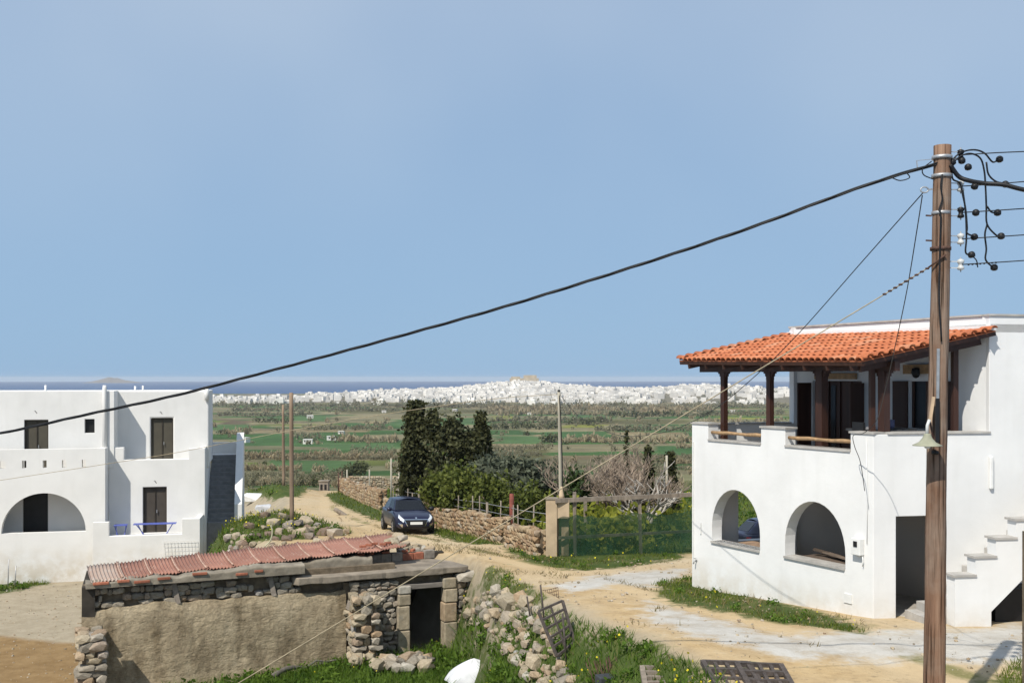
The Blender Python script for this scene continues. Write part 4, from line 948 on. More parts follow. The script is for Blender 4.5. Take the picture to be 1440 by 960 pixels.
        mb = MB(); mb.add(V, F, True); o = mb.build('roof_sheet', MAT['sheet_grey'] if k == 0 else MAT['sheet_red'], H, recalc=False)
        if k:
            pts = [FL.lerp(FR, a0 + .006).lerp(RL.lerp(RR, a0 + .006), b) + Vector((0, 0, .045 - .05 * math.sin(math.pi * min(1, max(0, b))))) for b in (-.03, .2, .4, .6, .8, 1.0)]
            MB().tube(pts, .028, 5).build('lap_edge', MAT['sheet_lap'], H)
        so = o.modifiers.new('thick', 'SOLIDIFY'); so.thickness = .012
    for k in range(5):
        p = FL.lerp(FR, .86 + .03 * k).lerp(RL.lerp(RR, .9), .18 + .05 * (k % 3)); MB().box((p.x, p.y, p.z + .07), (.22, .1, .07), random.uniform(0, 3)).build('brick', MAT['brick'], H, .01)
    for k in range(6):
        p = FL.lerp(FR, .98).lerp(RL.lerp(RR, 1.0), .15 + .16 * k); stone(H, 'stone_pale', (p.x + random.uniform(-.1, .4), p.y, p.z + .02), (random.uniform(.3, .6), random.uniform(.3, .5), .2))
    # body of the shed behind its front: end walls, back wall and floor keep the doorway dark
    def wall(p, q_, z0, z1, nm): MB().panel(p, q_, rect(0, (v2(q_) - v2(p)).length, z0, z1), [], .35, -1).build(nm, MAT['inner_shade'], H)
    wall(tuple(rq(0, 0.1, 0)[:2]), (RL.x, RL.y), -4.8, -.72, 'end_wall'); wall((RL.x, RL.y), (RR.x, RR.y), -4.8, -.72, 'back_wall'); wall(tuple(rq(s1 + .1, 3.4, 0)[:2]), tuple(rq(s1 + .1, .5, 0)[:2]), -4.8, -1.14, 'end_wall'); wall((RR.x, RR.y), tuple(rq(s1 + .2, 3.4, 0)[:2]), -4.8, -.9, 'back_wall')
    MB().prism([tuple(rq(.3, .4, 0)[:2]), tuple(rq(s1 + .2, .4, 0)[:2]), tuple(rq(s1 + .2, 3.6, 0)[:2]), (RR.x, RR.y), (RL.x, RL.y)], -1.13 - .06, -1.13 - .004).build('ceiling', MAT['inner_shade'], H)
    # doorway wall of coursed rubble
    dl, dr = rs(576), rs(623); jl, jr = rs(559), rs(641)
    zb = -3.6
    MB().panel(tuple(rq(0, .16, 0)[:2]), tuple(rq(1, .16, 0)[:2]), rect(sB - .05, jl, -4.6, -1.16), [], .4, 1).build('core', MAT['mortar'], H)
    MB().panel(tuple(rq(0, .16, 0)[:2]), tuple(rq(1, .16, 0)[:2]), [(jr, -4.6), (rs(712), -4.6), (rs(712), -2.3), (rs(690), -1.45), (jr, -1.2)], [], .4, 1).build('core', MAT['mortar'], H)
    n_ = courses(H, 'stone', RA, RD, sB + .1, jl - .02, lambda s: -3.7, lambda s: -1.17, .10, (.12, .22), (.16, .36), .32)
    n_ += courses(H, 'stone', RA, RD, jr + .02, rs(716), lambda s: -3.7, lambda s: -1.15 - .55 * max(0, s - rs(672)), .08, (.14, .26), (.18, .42), .36)
    for (a, b, zs) in ((jl, dl, (-3.7, -2.75, -1.98, -1.62, -1.35)), (dr, jr, (-3.7, -2.62, -2.0, -1.55, -1.2))):
        for z0, z1 in zip(zs, zs[1:]):
            j = random.uniform(-.03, .03); MB().box(rq((a + b) / 2 + j, .08, (z0 + z1) / 2), (b - a, .42, z1 - z0 - .02), math.atan2(RD.y, RD.x)).build('jamb_stone', MAT['stone_pale'], H, .035)
    MB().box(rq((jl + jr) / 2 - .02, .12, -1.42), (jr - jl - .1, .28, .16), math.atan2(RD.y, RD.x)).build('lintel', M('grey_lintel', (.19, .17, .15), .9, .3, 6, st=(.3, 1, 3)), H, .02)
    MB().panel(tuple(rq(0, .24, 0)[:2]), tuple(rq(1, .24, 0)[:2]), rect(jl, jr, -1.34, -1.15), [], .3, 1).build('core', MAT['mortar'], H)
    stone(H, 'stone_pale', rq(rs(658), -.05, -1.22), (.85, .5, .34), math.atan2(RD.y, RD.x), .06)
    for k in range(4): MB().bar(rq(rs(632) + .07 * k, -.12, -3.45), rq(rs(652) + .05 * k, -.02, -2.3), .06, .05).build('plank', MAT['wood_grey'], H)
    # two stub walls standing forward of the front
    for (pa, pb, fwd, zt, mk) in ((108, 144, 1.35, -1.95, 'stone'), (488, 524, .85, -1.62, 'stone_pale')):
        a, b = rs(pa), rs(pb); ang = math.atan2(RD.y, RD.x)
        MB().prism([tuple(rq(x, y, 0)[:2]) for x, y in ((a + .12, -fwd + .12), (b - .12, -fwd + .12), (b - .12, .1), (a + .12, .1))], -4.9, zt - .12).build('core', MAT['mortar'], H)
        z = -4.6
        while z < zt:
            h = random.uniform(.13, .30)
            for side in range(3):
                jj = random.uniform(-.12, .12)
                if side == 0: line = [(a + (b - a) * t, -fwd + .12) for t in random.choice(((.22 + jj, .74 + jj), (.5 + jj,), (.15, .5 + jj, .88), (.3 + jj, .85)))]
                elif side == 1: line = [(b - .14, -fwd + .12 + (fwd) * t) for t in (.35, .75)]
                else: line = [(a + .14, -fwd + .12 + fwd * t) for t in (.35, .75)]
                for (x, y) in line:
                    stone(H, random.choice((mk, 'stone', 'stone_pale')), rq(x + random.uniform(-.05, .05), y + random.uniform(-.05, .07), z + h / 2), (random.uniform(.28, .62) if len(line) < 3 or side else .3, random.uniform(.3, .46), h * random.uniform(1.1, 1.4)), ang + random.uniform(-.2, .2) + (0 if side == 0 else 1.57), .12)
            z += h
        for k in range(3): stone(H, mk, rq((a + b) / 2 + random.uniform(-.1, .1), -fwd * .7 + k * .3, zt), (.42, .36, .24))
    return H
MAT['inner_shade'] = M('shade_dark_inner_stone', (.045, .038, .03), .95, .4, 3)  # shade inside the doorway put into a near-black stone colour
MAT['wood_grey'] = M('grey_driftwood', (.24, .20, .16), .9, .35, 7, st=(1, 1, .25))
ruin()

# ---------------------------------------------------------------- dry stone slope, heaps, boundary walls
def stone_slope():
    H = empty('collapsed_stone_wall', (.2, 29.5, -3), 'collapsed dry stone wall tumbling down the bank right of the doorway', 'stone wall'); H['kind'] = 'thing'
    poly = gpoly([(655, 838), (690, 830), (722, 836), (762, 862), (778, 905), (800, 945), (815, 975), (755, 985), (735, 955), (716, 930), (700, 905), (682, 880), (655, 880)])
    xs = [p[0] for p in poly]; ys = [p[1] for p in poly]; pts = []; tries = 0
    cx = RNG.uniform(min(xs), max(xs), 9000); cy = RNG.uniform(min(ys), max(ys), 9000); ok = sd_poly(cx, cy, poly) < 0
    for x, y in zip(cx[ok].tolist(), cy[ok].tolist()):
        if len(pts) >= 285: break
        r = random.choice((.06, .08, .10, .11, .13, .15, .19))
        if any((x - a) ** 2 + (y - b) ** 2 < (.72 * (r + q)) ** 2 for a, b, q in pts): continue
        pts.append((x, y, r))
    for (x, y, r) in pts:
        z = gz(x, y); mk = random.choice(('stone_pale', 'stone_pale', 'stone_pale', 'stone'))
        stone(H, mk, (x, y, z + r * .45), (2.4 * r * random.uniform(.85, 1.2), 2.2 * r * random.uniform(.8, 1.1), 1.9 * r * random.uniform(.7, 1.1)), None, .5)
    for (px, py, sz) in ((716, 858, .75), (742, 852, .5), (700, 870, .5), (718, 876, .55)):
        x, y, z = gpt(px, py); stone(H, 'stone_pale', (x, y, z + sz * .25), (sz, sz * .8, sz * .62), None, .2)
stone_slope()
def heap(name, label, pts, sizes, mk, n, spread):
    x0, y0, z0 = pts; H = empty(name, (x0, y0, z0), label, 'stone heap')
    for k in range(n):
        a = random.uniform(0, 6.28); r = spread * math.sqrt(random.random()); x, y = x0 + r * math.cos(a), y0 + r * math.sin(a) * .7; s = random.uniform(*sizes)
        stone(H, random.choice(mk), (x, y, gz(x, y) + s * .3 + .16 + .35 * max(0, 1 - r / spread) * spread * .6 * random.random()), (s * 1.2, s, s * .8), None, .5)
    return H
def grass_heaps():
    g = Vector(gpt(568, 944)); heap('stone_heap', 'small heap of pale stones in the grass before the doorway', (g.x, g.y - .2, g.z), (.26, .5), ('stone_pale', 'stone'), 26, .85)
    g = Vector(gpt(508, 936)); heap('stone_heap', 'few pale stones at the foot of the stub wall', (g.x, g.y, g.z), (.22, .45), ('stone_pale',), 11, .5)
grass_heaps()
def pole_rubble():
    H = empty('rubble_bank', (-10.4, 46.2, -1.6), 'brown boulders and rubble heaped around the wooden pole', 'rubble')
    spec = [(352, 742, 1.0), (372, 726, .9), (385, 738, 1.1), (398, 728, 1.0), (405, 742, 1.2), (418, 738, .9), (430, 736, 1.2), (425, 752, 1.3), (436, 757, 1.1), (446, 742, .9), (412, 757, .8), (402, 760, .8),
            (455, 752, 1.2), (470, 753, 1.3), (484, 750, .8), (362, 756, .8), (345, 758, .8), (355, 768, .7), (338, 766, .7), (330, 774, .7), (378, 752, .7), (392, 750, .8), (462, 764, 1.0), (448, 764, .9), (372, 744, .7), (350, 722, .7), (366, 712, .6)]
    for px, py, s in spec:
        x, y, z = gpt(px, py, 38); s *= .48; stone(H, random.choice(('stone_dark', 'stone_dark', 'stone_pale')) if px > 380 else random.choice(('stone_pale', 'stone_dark')), (x, y, z + .15 * s), (s * 1.2, s * .9, s * .7), None, .35)
    for k in range(45):
        px, py = random.uniform(320, 500), random.uniform(742, 778); x, y, z = gpt(px, py, 38); s = random.uniform(.15, .4); stone(H, random.choice(('stone_dark', 'stone_pale')), (x, y, z + .1 * s), (s * 1.2, s, s * .8), None, .5)
    # white sack, planks by the stair
    x, y, z = gpt(358, 703, 45); o = link('rubble_sack', rock_mesh(5, (1.5, .9, .5), 26), M('white_sacking', (.78, .78, .77), .8)); o.location = (x, y, z + .15); o.scale = (1.3, 1.3, 1.3); tag(o, 'white sheet lying on the bank behind the side stair', 'sheet')
    x, y, z = gpt(372, 717, 45); o = link('rubble_sack', rock_mesh(6, (1.2, .8, .6), 26), M('grey_sacking', (.45, .46, .48), .8)); o.location = (x, y, z + .1); tag(o, 'grey rounded sack on the bank beside the side stair', 'sack')
pole_rubble()
def boundary_wall(name, label, pts, hgt, mk, th=.45):
    """low rubble boundary wall: a core and one mesh of many small stones"""
    base = (pts[0][0], pts[0][1], gz(*pts[0])); H = empty(name, base, label, 'stone wall'); H['kind'] = 'thing'
    V = []; F = []; core = MB(); rk = [rock_mesh(300 + k, npt=13) for k in range(6)]
    arr = []
    for me in rk: arr.append((np.array([v.co for v in me.vertices]), [list(p.vertices) for p in me.polygons]))
    mb = MB()
    for (a, b) in zip(pts, pts[1:]):
        d = v2(b) - v2(a); L = d.length; d.normalize(); n = Vector((-d.y, d.x)); k = max(2, int(L / 1.0))
        for i in range(k):
            q0, q1 = v2(a) + d * L * i / k, v2(a) + d * L * (i + 1) / k; z0, z1 = gz(*q0), gz(*q1)
            t = th * .36; core.add([(q0.x + n.x * t, q0.y + n.y * t, z0 - .4), (q0.x - n.x * t, q0.y - n.y * t, z0 - .4), (q1.x - n.x * t, q1.y - n.y * t, z1 - .4), (q1.x + n.x * t, q1.y + n.y * t, z1 - .4),
                                    (q0.x + n.x * t, q0.y + n.y * t, z0 + hgt * .9), (q0.x - n.x * t, q0.y - n.y * t, z0 + hgt * .9), (q1.x - n.x * t, q1.y - n.y * t, z1 + hgt * .9), (q1.x + n.x * t, q1.y + n.y * t, z1 + hgt * .9)],
                                   [(0, 1, 2, 3), (4, 5, 6, 7), (0, 1, 5, 4), (1, 2, 6, 5), (2, 3, 7, 6), (3, 0, 4, 7)])
        z = -.1
        while z < hgt:
            h = random.uniform(.09, .22); s = random.uniform(-.2, 0)
            while s < L:
                wv = random.uniform(.12, .38)
                q = v2(a) + d * min(L, s + wv / 2); lim = hgt * (.82 + .30 * vnoise(np.array([q.x * .9]), np.array([q.y * .9]), 2)[0])
                if z < lim:
                    for sg in ((-1, 1) if z > hgt * .8 else (-1, 1)):
                        vs, fs = random.choice(arr); ca, sa = d.x, d.y; off = n * sg * th * .34
                        sc = (wv * 1.12, random.uniform(.2, .3), h * 1.2); zz = gz(q.x, q.y) + z + h / 2 + random.uniform(-.04, .04)
                        W = vs * np.array(sc); X = q.x + off.x + W[:, 0] * ca - W[:, 1] * sa; Y = q.y + off.y + W[:, 0] * sa + W[:, 1] * ca
                        mb.add(np.stack([X, Y, zz + W[:, 2]], -1).tolist(), fs)
                s += wv
            z += h
    core.build('core', MAT['mortar'], H); o = mb.build('stones', MAT[mk], H, recalc=False); o['kind'] = 'stuff'
    return H
boundary_wall('boundary_wall', 'low rubble wall joining the plastered gate pillar', [(1.0, 36.5), (.4, 38.2), (-.05, 39.6)], .82, 'stone_warm')
boundary_wall('boundary_wall', 'long rubble wall behind the parked car along the track', [(-.25, 41.0), (-1.2, 43.4), (-2.2, 46.2), (-3.8, 50.4), (-5.6, 55), (-7.0, 60)], .86, 'stone_warm')
boundary_wall('boundary_wall', 'tan stone wall curving along the far end of the track', [(-7.5, 62), (-9.6, 70), (-12.0, 79), (-13.6, 85)], 1.1, 'stone_warm')
boundary_wall('boundary_wall', 'grey stone wall closing the far end of the garden', [(-13.2, 86.2), (-9.5, 86.8), (-6.0, 87.2)], 1.2, 'stone_pale')
# ---------------------------------------------------------------- car
def car_paint():
    m, n, b, o = newmat('dark_blue_paint')
    nz = noise_node(n, 2.5, 4); c = ramp(n, nz.outputs['Fac'], [(.3, (.004, .0045, .024)), (.7, (.006, .007, .034))]); n.links.new(c, b.inputs['Base Color'])
    b.inputs['Roughness'].default_value = .35; b.inputs['Metallic'].default_value = .1; b.inputs['Coat Weight'].default_value = .45; b.inputs['Coat Roughness'].default_value = .06
    return m
MAT['paint'] = car_paint()
MAT['chrome'] = M('chrome', (.75, .75, .76), .18, .05, 5, metal=1)
MAT['lamp'] = M('lamp_glass', (.62, .66, .70), .12, .2, 20, spec=.6)
MAT['tyre'] = M('tyre_rubber', (.018, .018, .018), .85, .2, 9)
MAT['alloy'] = M('alloy_rim', (.45, .45, .46), .35, .1, 9, metal=.8)
MAT['plate'] = M('number_plate', (.72, .72, .70), .5, .05, 9)
def make_car(label):
    H = empty('parked_car', (0, 0, 0), label, 'car', 'blue hatchback cars parked by the track')
    st = [(2.00, .50, .30, .50), (1.96, .62, .24, .62), (1.86, .76, .20, .72), (1.62, .84, .18, .80), (1.25, .865, .18, .88), (.90, .87, .18, .945), (.2, .87, .18, .955), (-.7, .87, .18, .975), (-1.3, .87, .18, .99), (-1.7, .85, .22, 1.0), (-1.9, .78, .30, .98), (-1.98, .66, .38, .90)]
    def ring(x, w, zb, zt):
        h = zt - zb
        half = [(.0, zb), (w * .82, zb), (w * .97, zb + .10), (w, zb + h * .42), (w * .985, zb + h * .62), (w * .955, zt - .05), (w * .86, zt - .005), (w * .45, zt + .028), (0, zt + .035)]
        return [(x, y, z) for y, z in half] + [(x, -y, z) for y, z in half[-2:0:-1]]
    V = []; F = []; rings = [ring(*s) for s in st]; m = len(rings[0])
    for r in rings: V += r
    for i in range(len(rings) - 1):
        for k in range(m): F.append((i * m + k, i * m + (k + 1) % m, (i + 1) * m + (k + 1) % m, (i + 1) * m + k))
    F += [tuple(range(m)), tuple((len(rings) - 1) * m + k for k in range(m))]
    mb = MB(); mb.add(V, F, True); me = mb.mesh('body')
    # smooth once in mesh data so that lamps and trim can be laid on its surface
    bm = bmesh.new(); bm.from_mesh(me)
    tmp = bpy.data.objects.new('tmp', me); COL.objects.link(tmp); sb = tmp.modifiers.new('s', 'SUBSURF'); sb.levels = 2; sb.render_levels = 2
    bm.free(); dg = bpy.context.evaluated_depsgraph_get(); me2 = bpy.data.meshes.new_from_object(tmp.evaluated_get(dg)); bpy.data.objects.remove(tmp)
    me2.polygons.foreach_set('use_smooth', [True] * len(me2.polygons)); me2.name = 'body'
    body = link('body', me2, MAT['paint'], H)
    bv = BVHTree.FromPolygons([v.co.copy() for v in me2.vertices], [list(p.vertices) for p in me2.polygons])
    # glasshouse
    bot = [(1.02, .60), (.82, .735), (-.2, .775), (-1.35, .765), (-1.78, .70), (-1.90, .50)]; topp = [(.30, .46), (.16, .545), (-.3, .585), (-1.15, .565), (-1.45, .52), (-1.53, .40)]
    zb = [.95, .955, .965, .985, .99, .99]; ztp = [1.375, 1.40, 1.43, 1.415, 1.37, 1.35]; n = len(bot)
    vs = [(x, y, z) for (x, y), z in zip(bot, zb)] + [(x, -y, z) for (x, y), z in list(zip(bot, zb))[::-1]]
    vt = [(x, y, z) for (x, y), z in zip(topp, ztp)] + [(x, -y, z) for (x, y), z in list(zip(topp, ztp))[::-1]]
    k = len(vs); mb = MB(); fs = [(i, (i + 1) % k, k + (i + 1) % k, k + i) for i in range(k)]
    mb.add(vs + vt, fs, True)
    b0 = k                                                        # roof skin, crowned across
    roofv = []
    for i in range(n):
        for t in (-1, -.5, 0, .5, 1): x, y = topp[i]; roofv.append((x, y * t, ztp[i] + .05 * (1 - t * t)))
    mb.add(roofv, [(i * 5 + j, i * 5 + j + 1, (i + 1) * 5 + j + 1, (i + 1) * 5 + j) for i in range(n - 1) for j in range(4)], True)
    mb.build('cabin', MAT['paint'], H)
    def facet(idx, a0, a1, h0, h1, name, off=.012, mat='glass'):
        """glass laid on part of the glasshouse: idx are consecutive bottom corners"""
        g = MB(); ps = []
        for t in range(len(idx)):
            B = Vector(vs[idx[t]]); T = Vector(vt[idx[t]]); ps.append((B.lerp(T, h0), B.lerp(T, h1)))
        ps[0] = (ps[0][0].lerp(ps[1][0], a0), ps[0][1].lerp(ps[1][1], a0)); ps[-1] = (ps[-2][0].lerp(ps[-1][0], a1), ps[-2][1].lerp(ps[-1][1], a1))
        cen = Vector((-.4, 0, .9)); VV = []
        for p, q in ps:
            for r in (p, q): dv = Vector((r.x - cen.x, r.y, .25)); VV.append(r + dv.normalized() * off)
        g.add(VV, [(2 * i, 2 * i + 2, 2 * i + 3, 2 * i + 1) for i in range(len(ps) - 1)], True); g.build(name, MAT[mat], H)
    facet([0, 2 * n - 1], .0, 1.0, .04, .96, 'windscreen')
    facet([0, 1], .05, .8, .05, .94, 'windscreen_side'); facet([2 * n - 1, 2 * n - 2], .05, .8, .05, .94, 'windscreen_side')
    for sgn in (0, 1):
        ix = (lambda i: i) if sgn == 0 else (lambda i: 2 * n - 1 - i)
        facet([ix(1), ix(2)], .12, .93, .10, .88, 'side_window'); facet([ix(2), ix(3)], .0, .95, .10, .88, 'side_window'); facet([ix(3), ix(4)], .1, .7, .2, .85, 'side_window')
    facet([n - 1, n], .05, .95, .15, .9, 'rear_window')
    def patch(c4, dr, off, name, mat, nu=7, nv=4, base=None):
        """lay a four-cornered panel on the body along direction dr"""
        c4 = [Vector(c) for c in c4]; dr = Vector(dr).normalized(); V = []
        for i in range(nu + 1):
            for j in range(nv + 1):
                p = c4[0].lerp(c4[1], i / nu).lerp(c4[3].lerp(c4[2], i / nu), j / nv); h = bv.ray_cast(p - dr * 3, dr)
                V.append((h[0] if h[0] else p) - dr * off)
        g = MB(); g.add(V, [(i * (nv + 1) + j, (i + 1) * (nv + 1) + j, (i + 1) * (nv + 1) + j + 1, i * (nv + 1) + j + 1) for i in range(nu) for j in range(nv)], True); return g.build(name, MAT[mat], base or H)
    FWD = (-1, 0, 0)
    gr = patch([(2, -.50, .62), (2, .50, .62), (2, .36, .36), (2, -.36, .36)], FWD, .008, 'grille', 'black', 10)
    patch([(2, -.52, .645), (2, .52, .645), (2, .50, .615), (2, -.50, .615)], FWD, .014, 'chrome_bar', 'chrome', 10, 2, gr)
    for s in (-1, 1):
        patch([(2, s * .50, .62), (2, s * .535, .62), (2, s * .39, .36), (2, s * .355, .36)], FWD, .014, 'chrome_bar', 'chrome', 2, 5, gr)
        patch([(2, s * .52, .63), (2, s * .84, .83), (2, s * .82, .70), (2, s * .55, .50)], (-1, -s * .35, 0), .010, 'headlight', 'lamp')
        patch([(2, s * .58, .43), (2, s * .80, .49), (2, s * .80, .455), (2, s * .60, .30)], (-1, -s * .3, 0), .010, 'fog_lamp', 'chrome', 6, 2)
        patch([(-2, s * .60, .90), (-2, s * .80, .90), (-2, s * .80, .70), (-2, s * .62, .74)], (1, -s * .4, 0), .010, 'tail_light', 'tail')
        mr = MB(); mr.lathe((.74, s * .93, 1.0), [(.03, -.11), (.085, -.08), (.10, 0), (.085, .08), (.03, .11)], 10, axis=(0, 1, 0)); mr.bar((.76, s * .78, .97), (.74, s * .88, .99), .05); mr.build('mirror', MAT['paint'] if s < 0 else MAT['black'], H)
        patch([(1.0, s, .30), (-1.0, s, .30), (-1.0, s, .22), (1.0, s, .22)], (0, -s, 0), .008, 'sill_trim', 'black', 6, 2)
        patch([(.12, s, .80), (.135, s, .80), (.135, s, .40), (.12, s, .40)], (0, -s, 0), .003, 'door_gap', 'black', 1, 6)
        patch([(-.05, s, .80), (.09, s, .80), (.09, s, .765), (-.05, s, .765)], (0, -s, 0), .02, 'door_handle', 'paint', 3, 2)
    patch([(2, -.60, .33), (2, .60, .33), (2, .55, .26), (2, -.55, .26)], FWD, .006, 'bumper_intake', 'black', 10, 2)
    MB().box((2.012, 0, .475), (.02, .52, .11)).build('number_plate', MAT['plate'], gr)
    mb = MB(); mb.add([(1.985, 0, .735), (1.985, .04, .70), (1.985, .0, .66), (1.985, -.04, .70)], [(0, 1, 2, 3)]); patch([(2, -.04, .72), (2, .04, .72), (2, .03, .66), (2, -.03, .66)], FWD, .012, 'emblem', 'chrome', 2, 2)
    for x in (1.24, -1.27):
        for s in (-1, 1):
            ar = MB(); ar.lathe((x, s * .80, .33), [(.05, -.10), (.375, -.10), (.375, .068), (.05, .068)], 22, False, axis=(0, s, 0)); ar.build('wheel_arch', MAT['black'], H)
            wh = empty2('wheel', H)
            MB().lathe((x, s * .77, .312), [(.19, -.10), (.29, -.10), (.312, -.06), (.312, .08), (.29, .115), (.20, .118), (.19, .06)], 24, True, axis=(0, s, 0)).build('tyre', MAT['tyre'], wh)
            rm = MB(); rm.lathe((x, s * .77, .312), [(.06, .02), (.205, .02), (.205, .105), (.19, .105), (.17, .06), (.06, .06)], 20, False, axis=(0, s, 0))
            for k in range(5): a = k * 1.2566; rm.bar((x + .03 * math.cos(a), s * .875, .312 + .03 * math.sin(a)), (x + .19 * math.cos(a), s * .872, .312 + .19 * math.sin(a)), .05, .03)
            rm.build('rim', MAT['alloy'], wh)
    return H
MAT['tail'] = M('tail_lamp', (.25, .01, .01), .2, .1, 5)
def children(o): return [c for c in bpy.data.objects if c.parent == o]
def copy_tree(o, parent=None):
    c = o.copy(); COL.objects.link(c)
    c.parent = parent
    for ch in children(o): copy_tree(ch, c)
    return c
def place_car(o, x, y, heading):
    """heading: degrees clockwise from +Y; the car sits on the slope it stands on"""
    hd = R(90 - heading); f = Vector((math.cos(hd), math.sin(hd))); l = Vector((-f.y, f.x))
    zf, zr = gz(x + f.x * 1.25, y + f.y * 1.25), gz(x - f.x * 1.25, y - f.y * 1.25); zl, zr2 = gz(x + l.x * .75, y + l.y * .75), gz(x - l.x * .75, y - l.y * .75)
    o.location = (x, y, (zf + zr) / 2 + .01); o.rotation_euler = (math.atan2(zl - zr2, 1.5), -math.atan2(zf - zr, 2.5), hd)
car = make_car('dark blue hatchback parked on the track before the stone wall')
car2 = copy_tree(car); car2['label'] = 'dark blue car glimpsed through the arch of the terrace house'
place_car(car, -4.62, 46.9, 163); place_car(car2, 9.0, 33.6, 80)
# ---------------------------------------------------------------- poles and cables
def pole_wood():
    m, n, b, o = newmat('weathered_pole_wood')
    a = noise_node(n, 7, 7, .65, st=(1, 1, .06)); c = ramp(n, a.outputs['Fac'], [(.28, (.085, .048, .032)), (.5, (.22, .13, .085)), (.72, (.34, .225, .155))])
    s = noise_node(n, .8, 5, .6); c = mixc(n, ramp(n, s.outputs['Fac'], [(.45, (0, 0, 0)), (.65, (.75, .75, .75))]), c, (.30, .24, .19))
    k = noise_node(n, 26, 4, .6, st=(1, 1, .02)); c = mixc(n, 1.0, c, ramp(n, k.outputs['Fac'], [(.36, (.22, .20, .18)), (.48, (1, 1, 1))]), 'MULTIPLY')
    n.links.new(c, b.inputs['Base Color']); b.inputs['Roughness'].default_value = .9; b.inputs['Specular IOR Level'].default_value = .12
    bp = n.nodes.new('ShaderNodeBump'); bp.inputs['Strength'].default_value = .9; bp.inputs['Distance'].default_value = .04; n.links.new(k.outputs['Fac'], bp.inputs['Height']); n.links.new(bp.outputs[0], b.inputs['Normal'])
    return m
MAT['pole'] = pole_wood()
MAT['cable'] = M('black_cable', (.010, .010, .011), .5, .2, 4)
MAT['porcelain'] = M('white_porcelain', (.55, .55, .53), .3, .1, 5)
MAT['lamp_green'] = M('grey_green_enamel', (.30, .30, .215), .6, .2, 6)
MAT['rope'] = M('rusty_guy_wire', (.36, .30, .20), .8, .25, 8)
PDp = 14.5
def Q(px, py, dd=0.0): return P(px, py, PDp + dd)
def main_pole():
    H = empty('utility_pole', Q(1311, 1060), 'tall weathered wooden utility pole in front of the terrace house', 'utility pole')
    H.location.z = gz(H.location.x, H.location.y); WLOC[H.name] = H.location.copy()
    n = 40; pts = []; rad = []
    for k in range(n + 1):
        t = k / n; py = 1110 + (205 - 1110) * t; px = 1310.5 + 14.5 * t + .8 * math.sin(t * 9); pts.append(Q(px, py)); rad.append((.148 - .032 * t) * (1 + .018 * math.sin(t * 37) + .012 * math.sin(t * 83)))
    MB().tube(pts, rad, 18).build('shaft', MAT['pole'], H)
    rf = -.13
    # bands and steel straps
    for py, r in ((222, .128), (248, .128), (350, .131), (300, .12)):
        c = Q(1310.5 + 14.5 * (1110 - py) / 905, py); MB().lathe(c - Vector((0, 0, .02)), [(r, 0), (r + .006, 0), (r + .006, .045), (r, .045)], 18).build('band', MAT['metal'] if py != 350 else MAT['rust'], H)
    # insulator brackets on the right
    for i, (py, kind) in enumerate(((218, 'b'), (262, 'w'), (299, 'd'), (336, 'w'), (372, 'w'))):
        br = empty2('bracket', H); x0 = 1334
        for dy in (-4.5, 4.5): MB().bar(Q(x0, py + dy), Q(1353, py + dy + .5), .012).build('rod', MAT['metal'] if i < 4 else MAT['porcelain'], br)
        c = Q(1351, py); MB().lathe(c - Vector((0, 0, .075)), [(.018, 0), (.045, .01), (.045, .04), (.03, .055), (.03, .085), (.045, .10), (.045, .135), (.018, .15)], 12).build('insulator', MAT['porcelain'] if kind == 'w' else MAT['black'], br)
        MB().lathe(c - Vector((0, 0, .10)), [(.008, 0), (.008, .2)], 6).build('bolt', MAT['metal'], br)
    for py in (303, 338): MB().bar(Q(1302, py), Q(1310, py + .5), .02).build('through_bolt', MAT['rust'], H)
    # ring on the left for the drop cables
    rg = [Q(1300 + 5.5 * math.cos(a), 267 + 4 * math.sin(a)) for a in np.linspace(0, 2 * math.pi, 13)]; MB().tube(rg, .010, 6).build('ring', MAT['metal'], H)
    MB().bar(Q(1305, 267), Q(1311, 266), .02).build('ring_arm', MAT['metal'], H)
    # bracing wire stub at the top left
    mb = MB(); mb.bar(Q(1289, 226), Q(1311, 224), .008); mb.bar(Q(1289, 226), Q(1290.5, 240), .012); mb.build('top_arm', MAT['metal'], H)
    # cable running down the face of the shaft
    pts = [Q(1325, 245, -.14), Q(1323, 262, -.15), Q(1325, 280, -.14), Q(1320.5, 295, -.14), Q(1323, 302, -.15), Q(1322, 340, -.14), Q(1321, 380, -.14), Q(1320.5, 420, -.145), Q(1324, 480, -.145)]
    MB().tube(catmull(pts, 5), .011, 6).build('down_cable', MAT['cable'], H)
    MB().bar(Q(1319.5, 490, -.14), Q(1318.5, 565, -.145), .035, .02).build('cable_guard', MAT['metal'], H)
    MB().bar(Q(1318.5, 560, -.15), Q(1318, 622, -.155), .045, .03).build('cable_box', MAT['black'], H)
    # lamp: timber arm, pipe and wide enamel shade
    lp = empty2('street_lamp', H)
    MB().bar(Q(1312.8, 558, -.20), Q(1307.5, 593, -.27), .035, .03).build('arm', M('bare_timber', (.47, .34, .22), .8, .2, 8), lp)
    MB().tube([Q(1307, 590, -.27), Q(1304, 598, -.28), Q(1303.5, 612, -.28)], .021, 8).build('pipe', MAT['porcelain'], lp)
    MB().bar(Q(1308, 594, -.2), Q(1313, 618, -.16), .02).build('strut', MAT['wood_dark'], lp)
    c = Q(1304, 620, -.28)
    MB().lathe(c, [(.04, .10), (.045, .085), (.065, .04), (.11, -.015), (.185, -.052), (.192, -.062), (.18, -.062), (.10, -.03), (.05, .02), (.03, .06)], 28).build('shade', MAT['lamp_green'], lp)
    MB().lathe(c - Vector((0, 0, .105)), [(.012, 0), (.035, .015), (.045, .05), (.03, .09), (.02, .11)], 12).build('bulb', MAT['fitting'], lp)
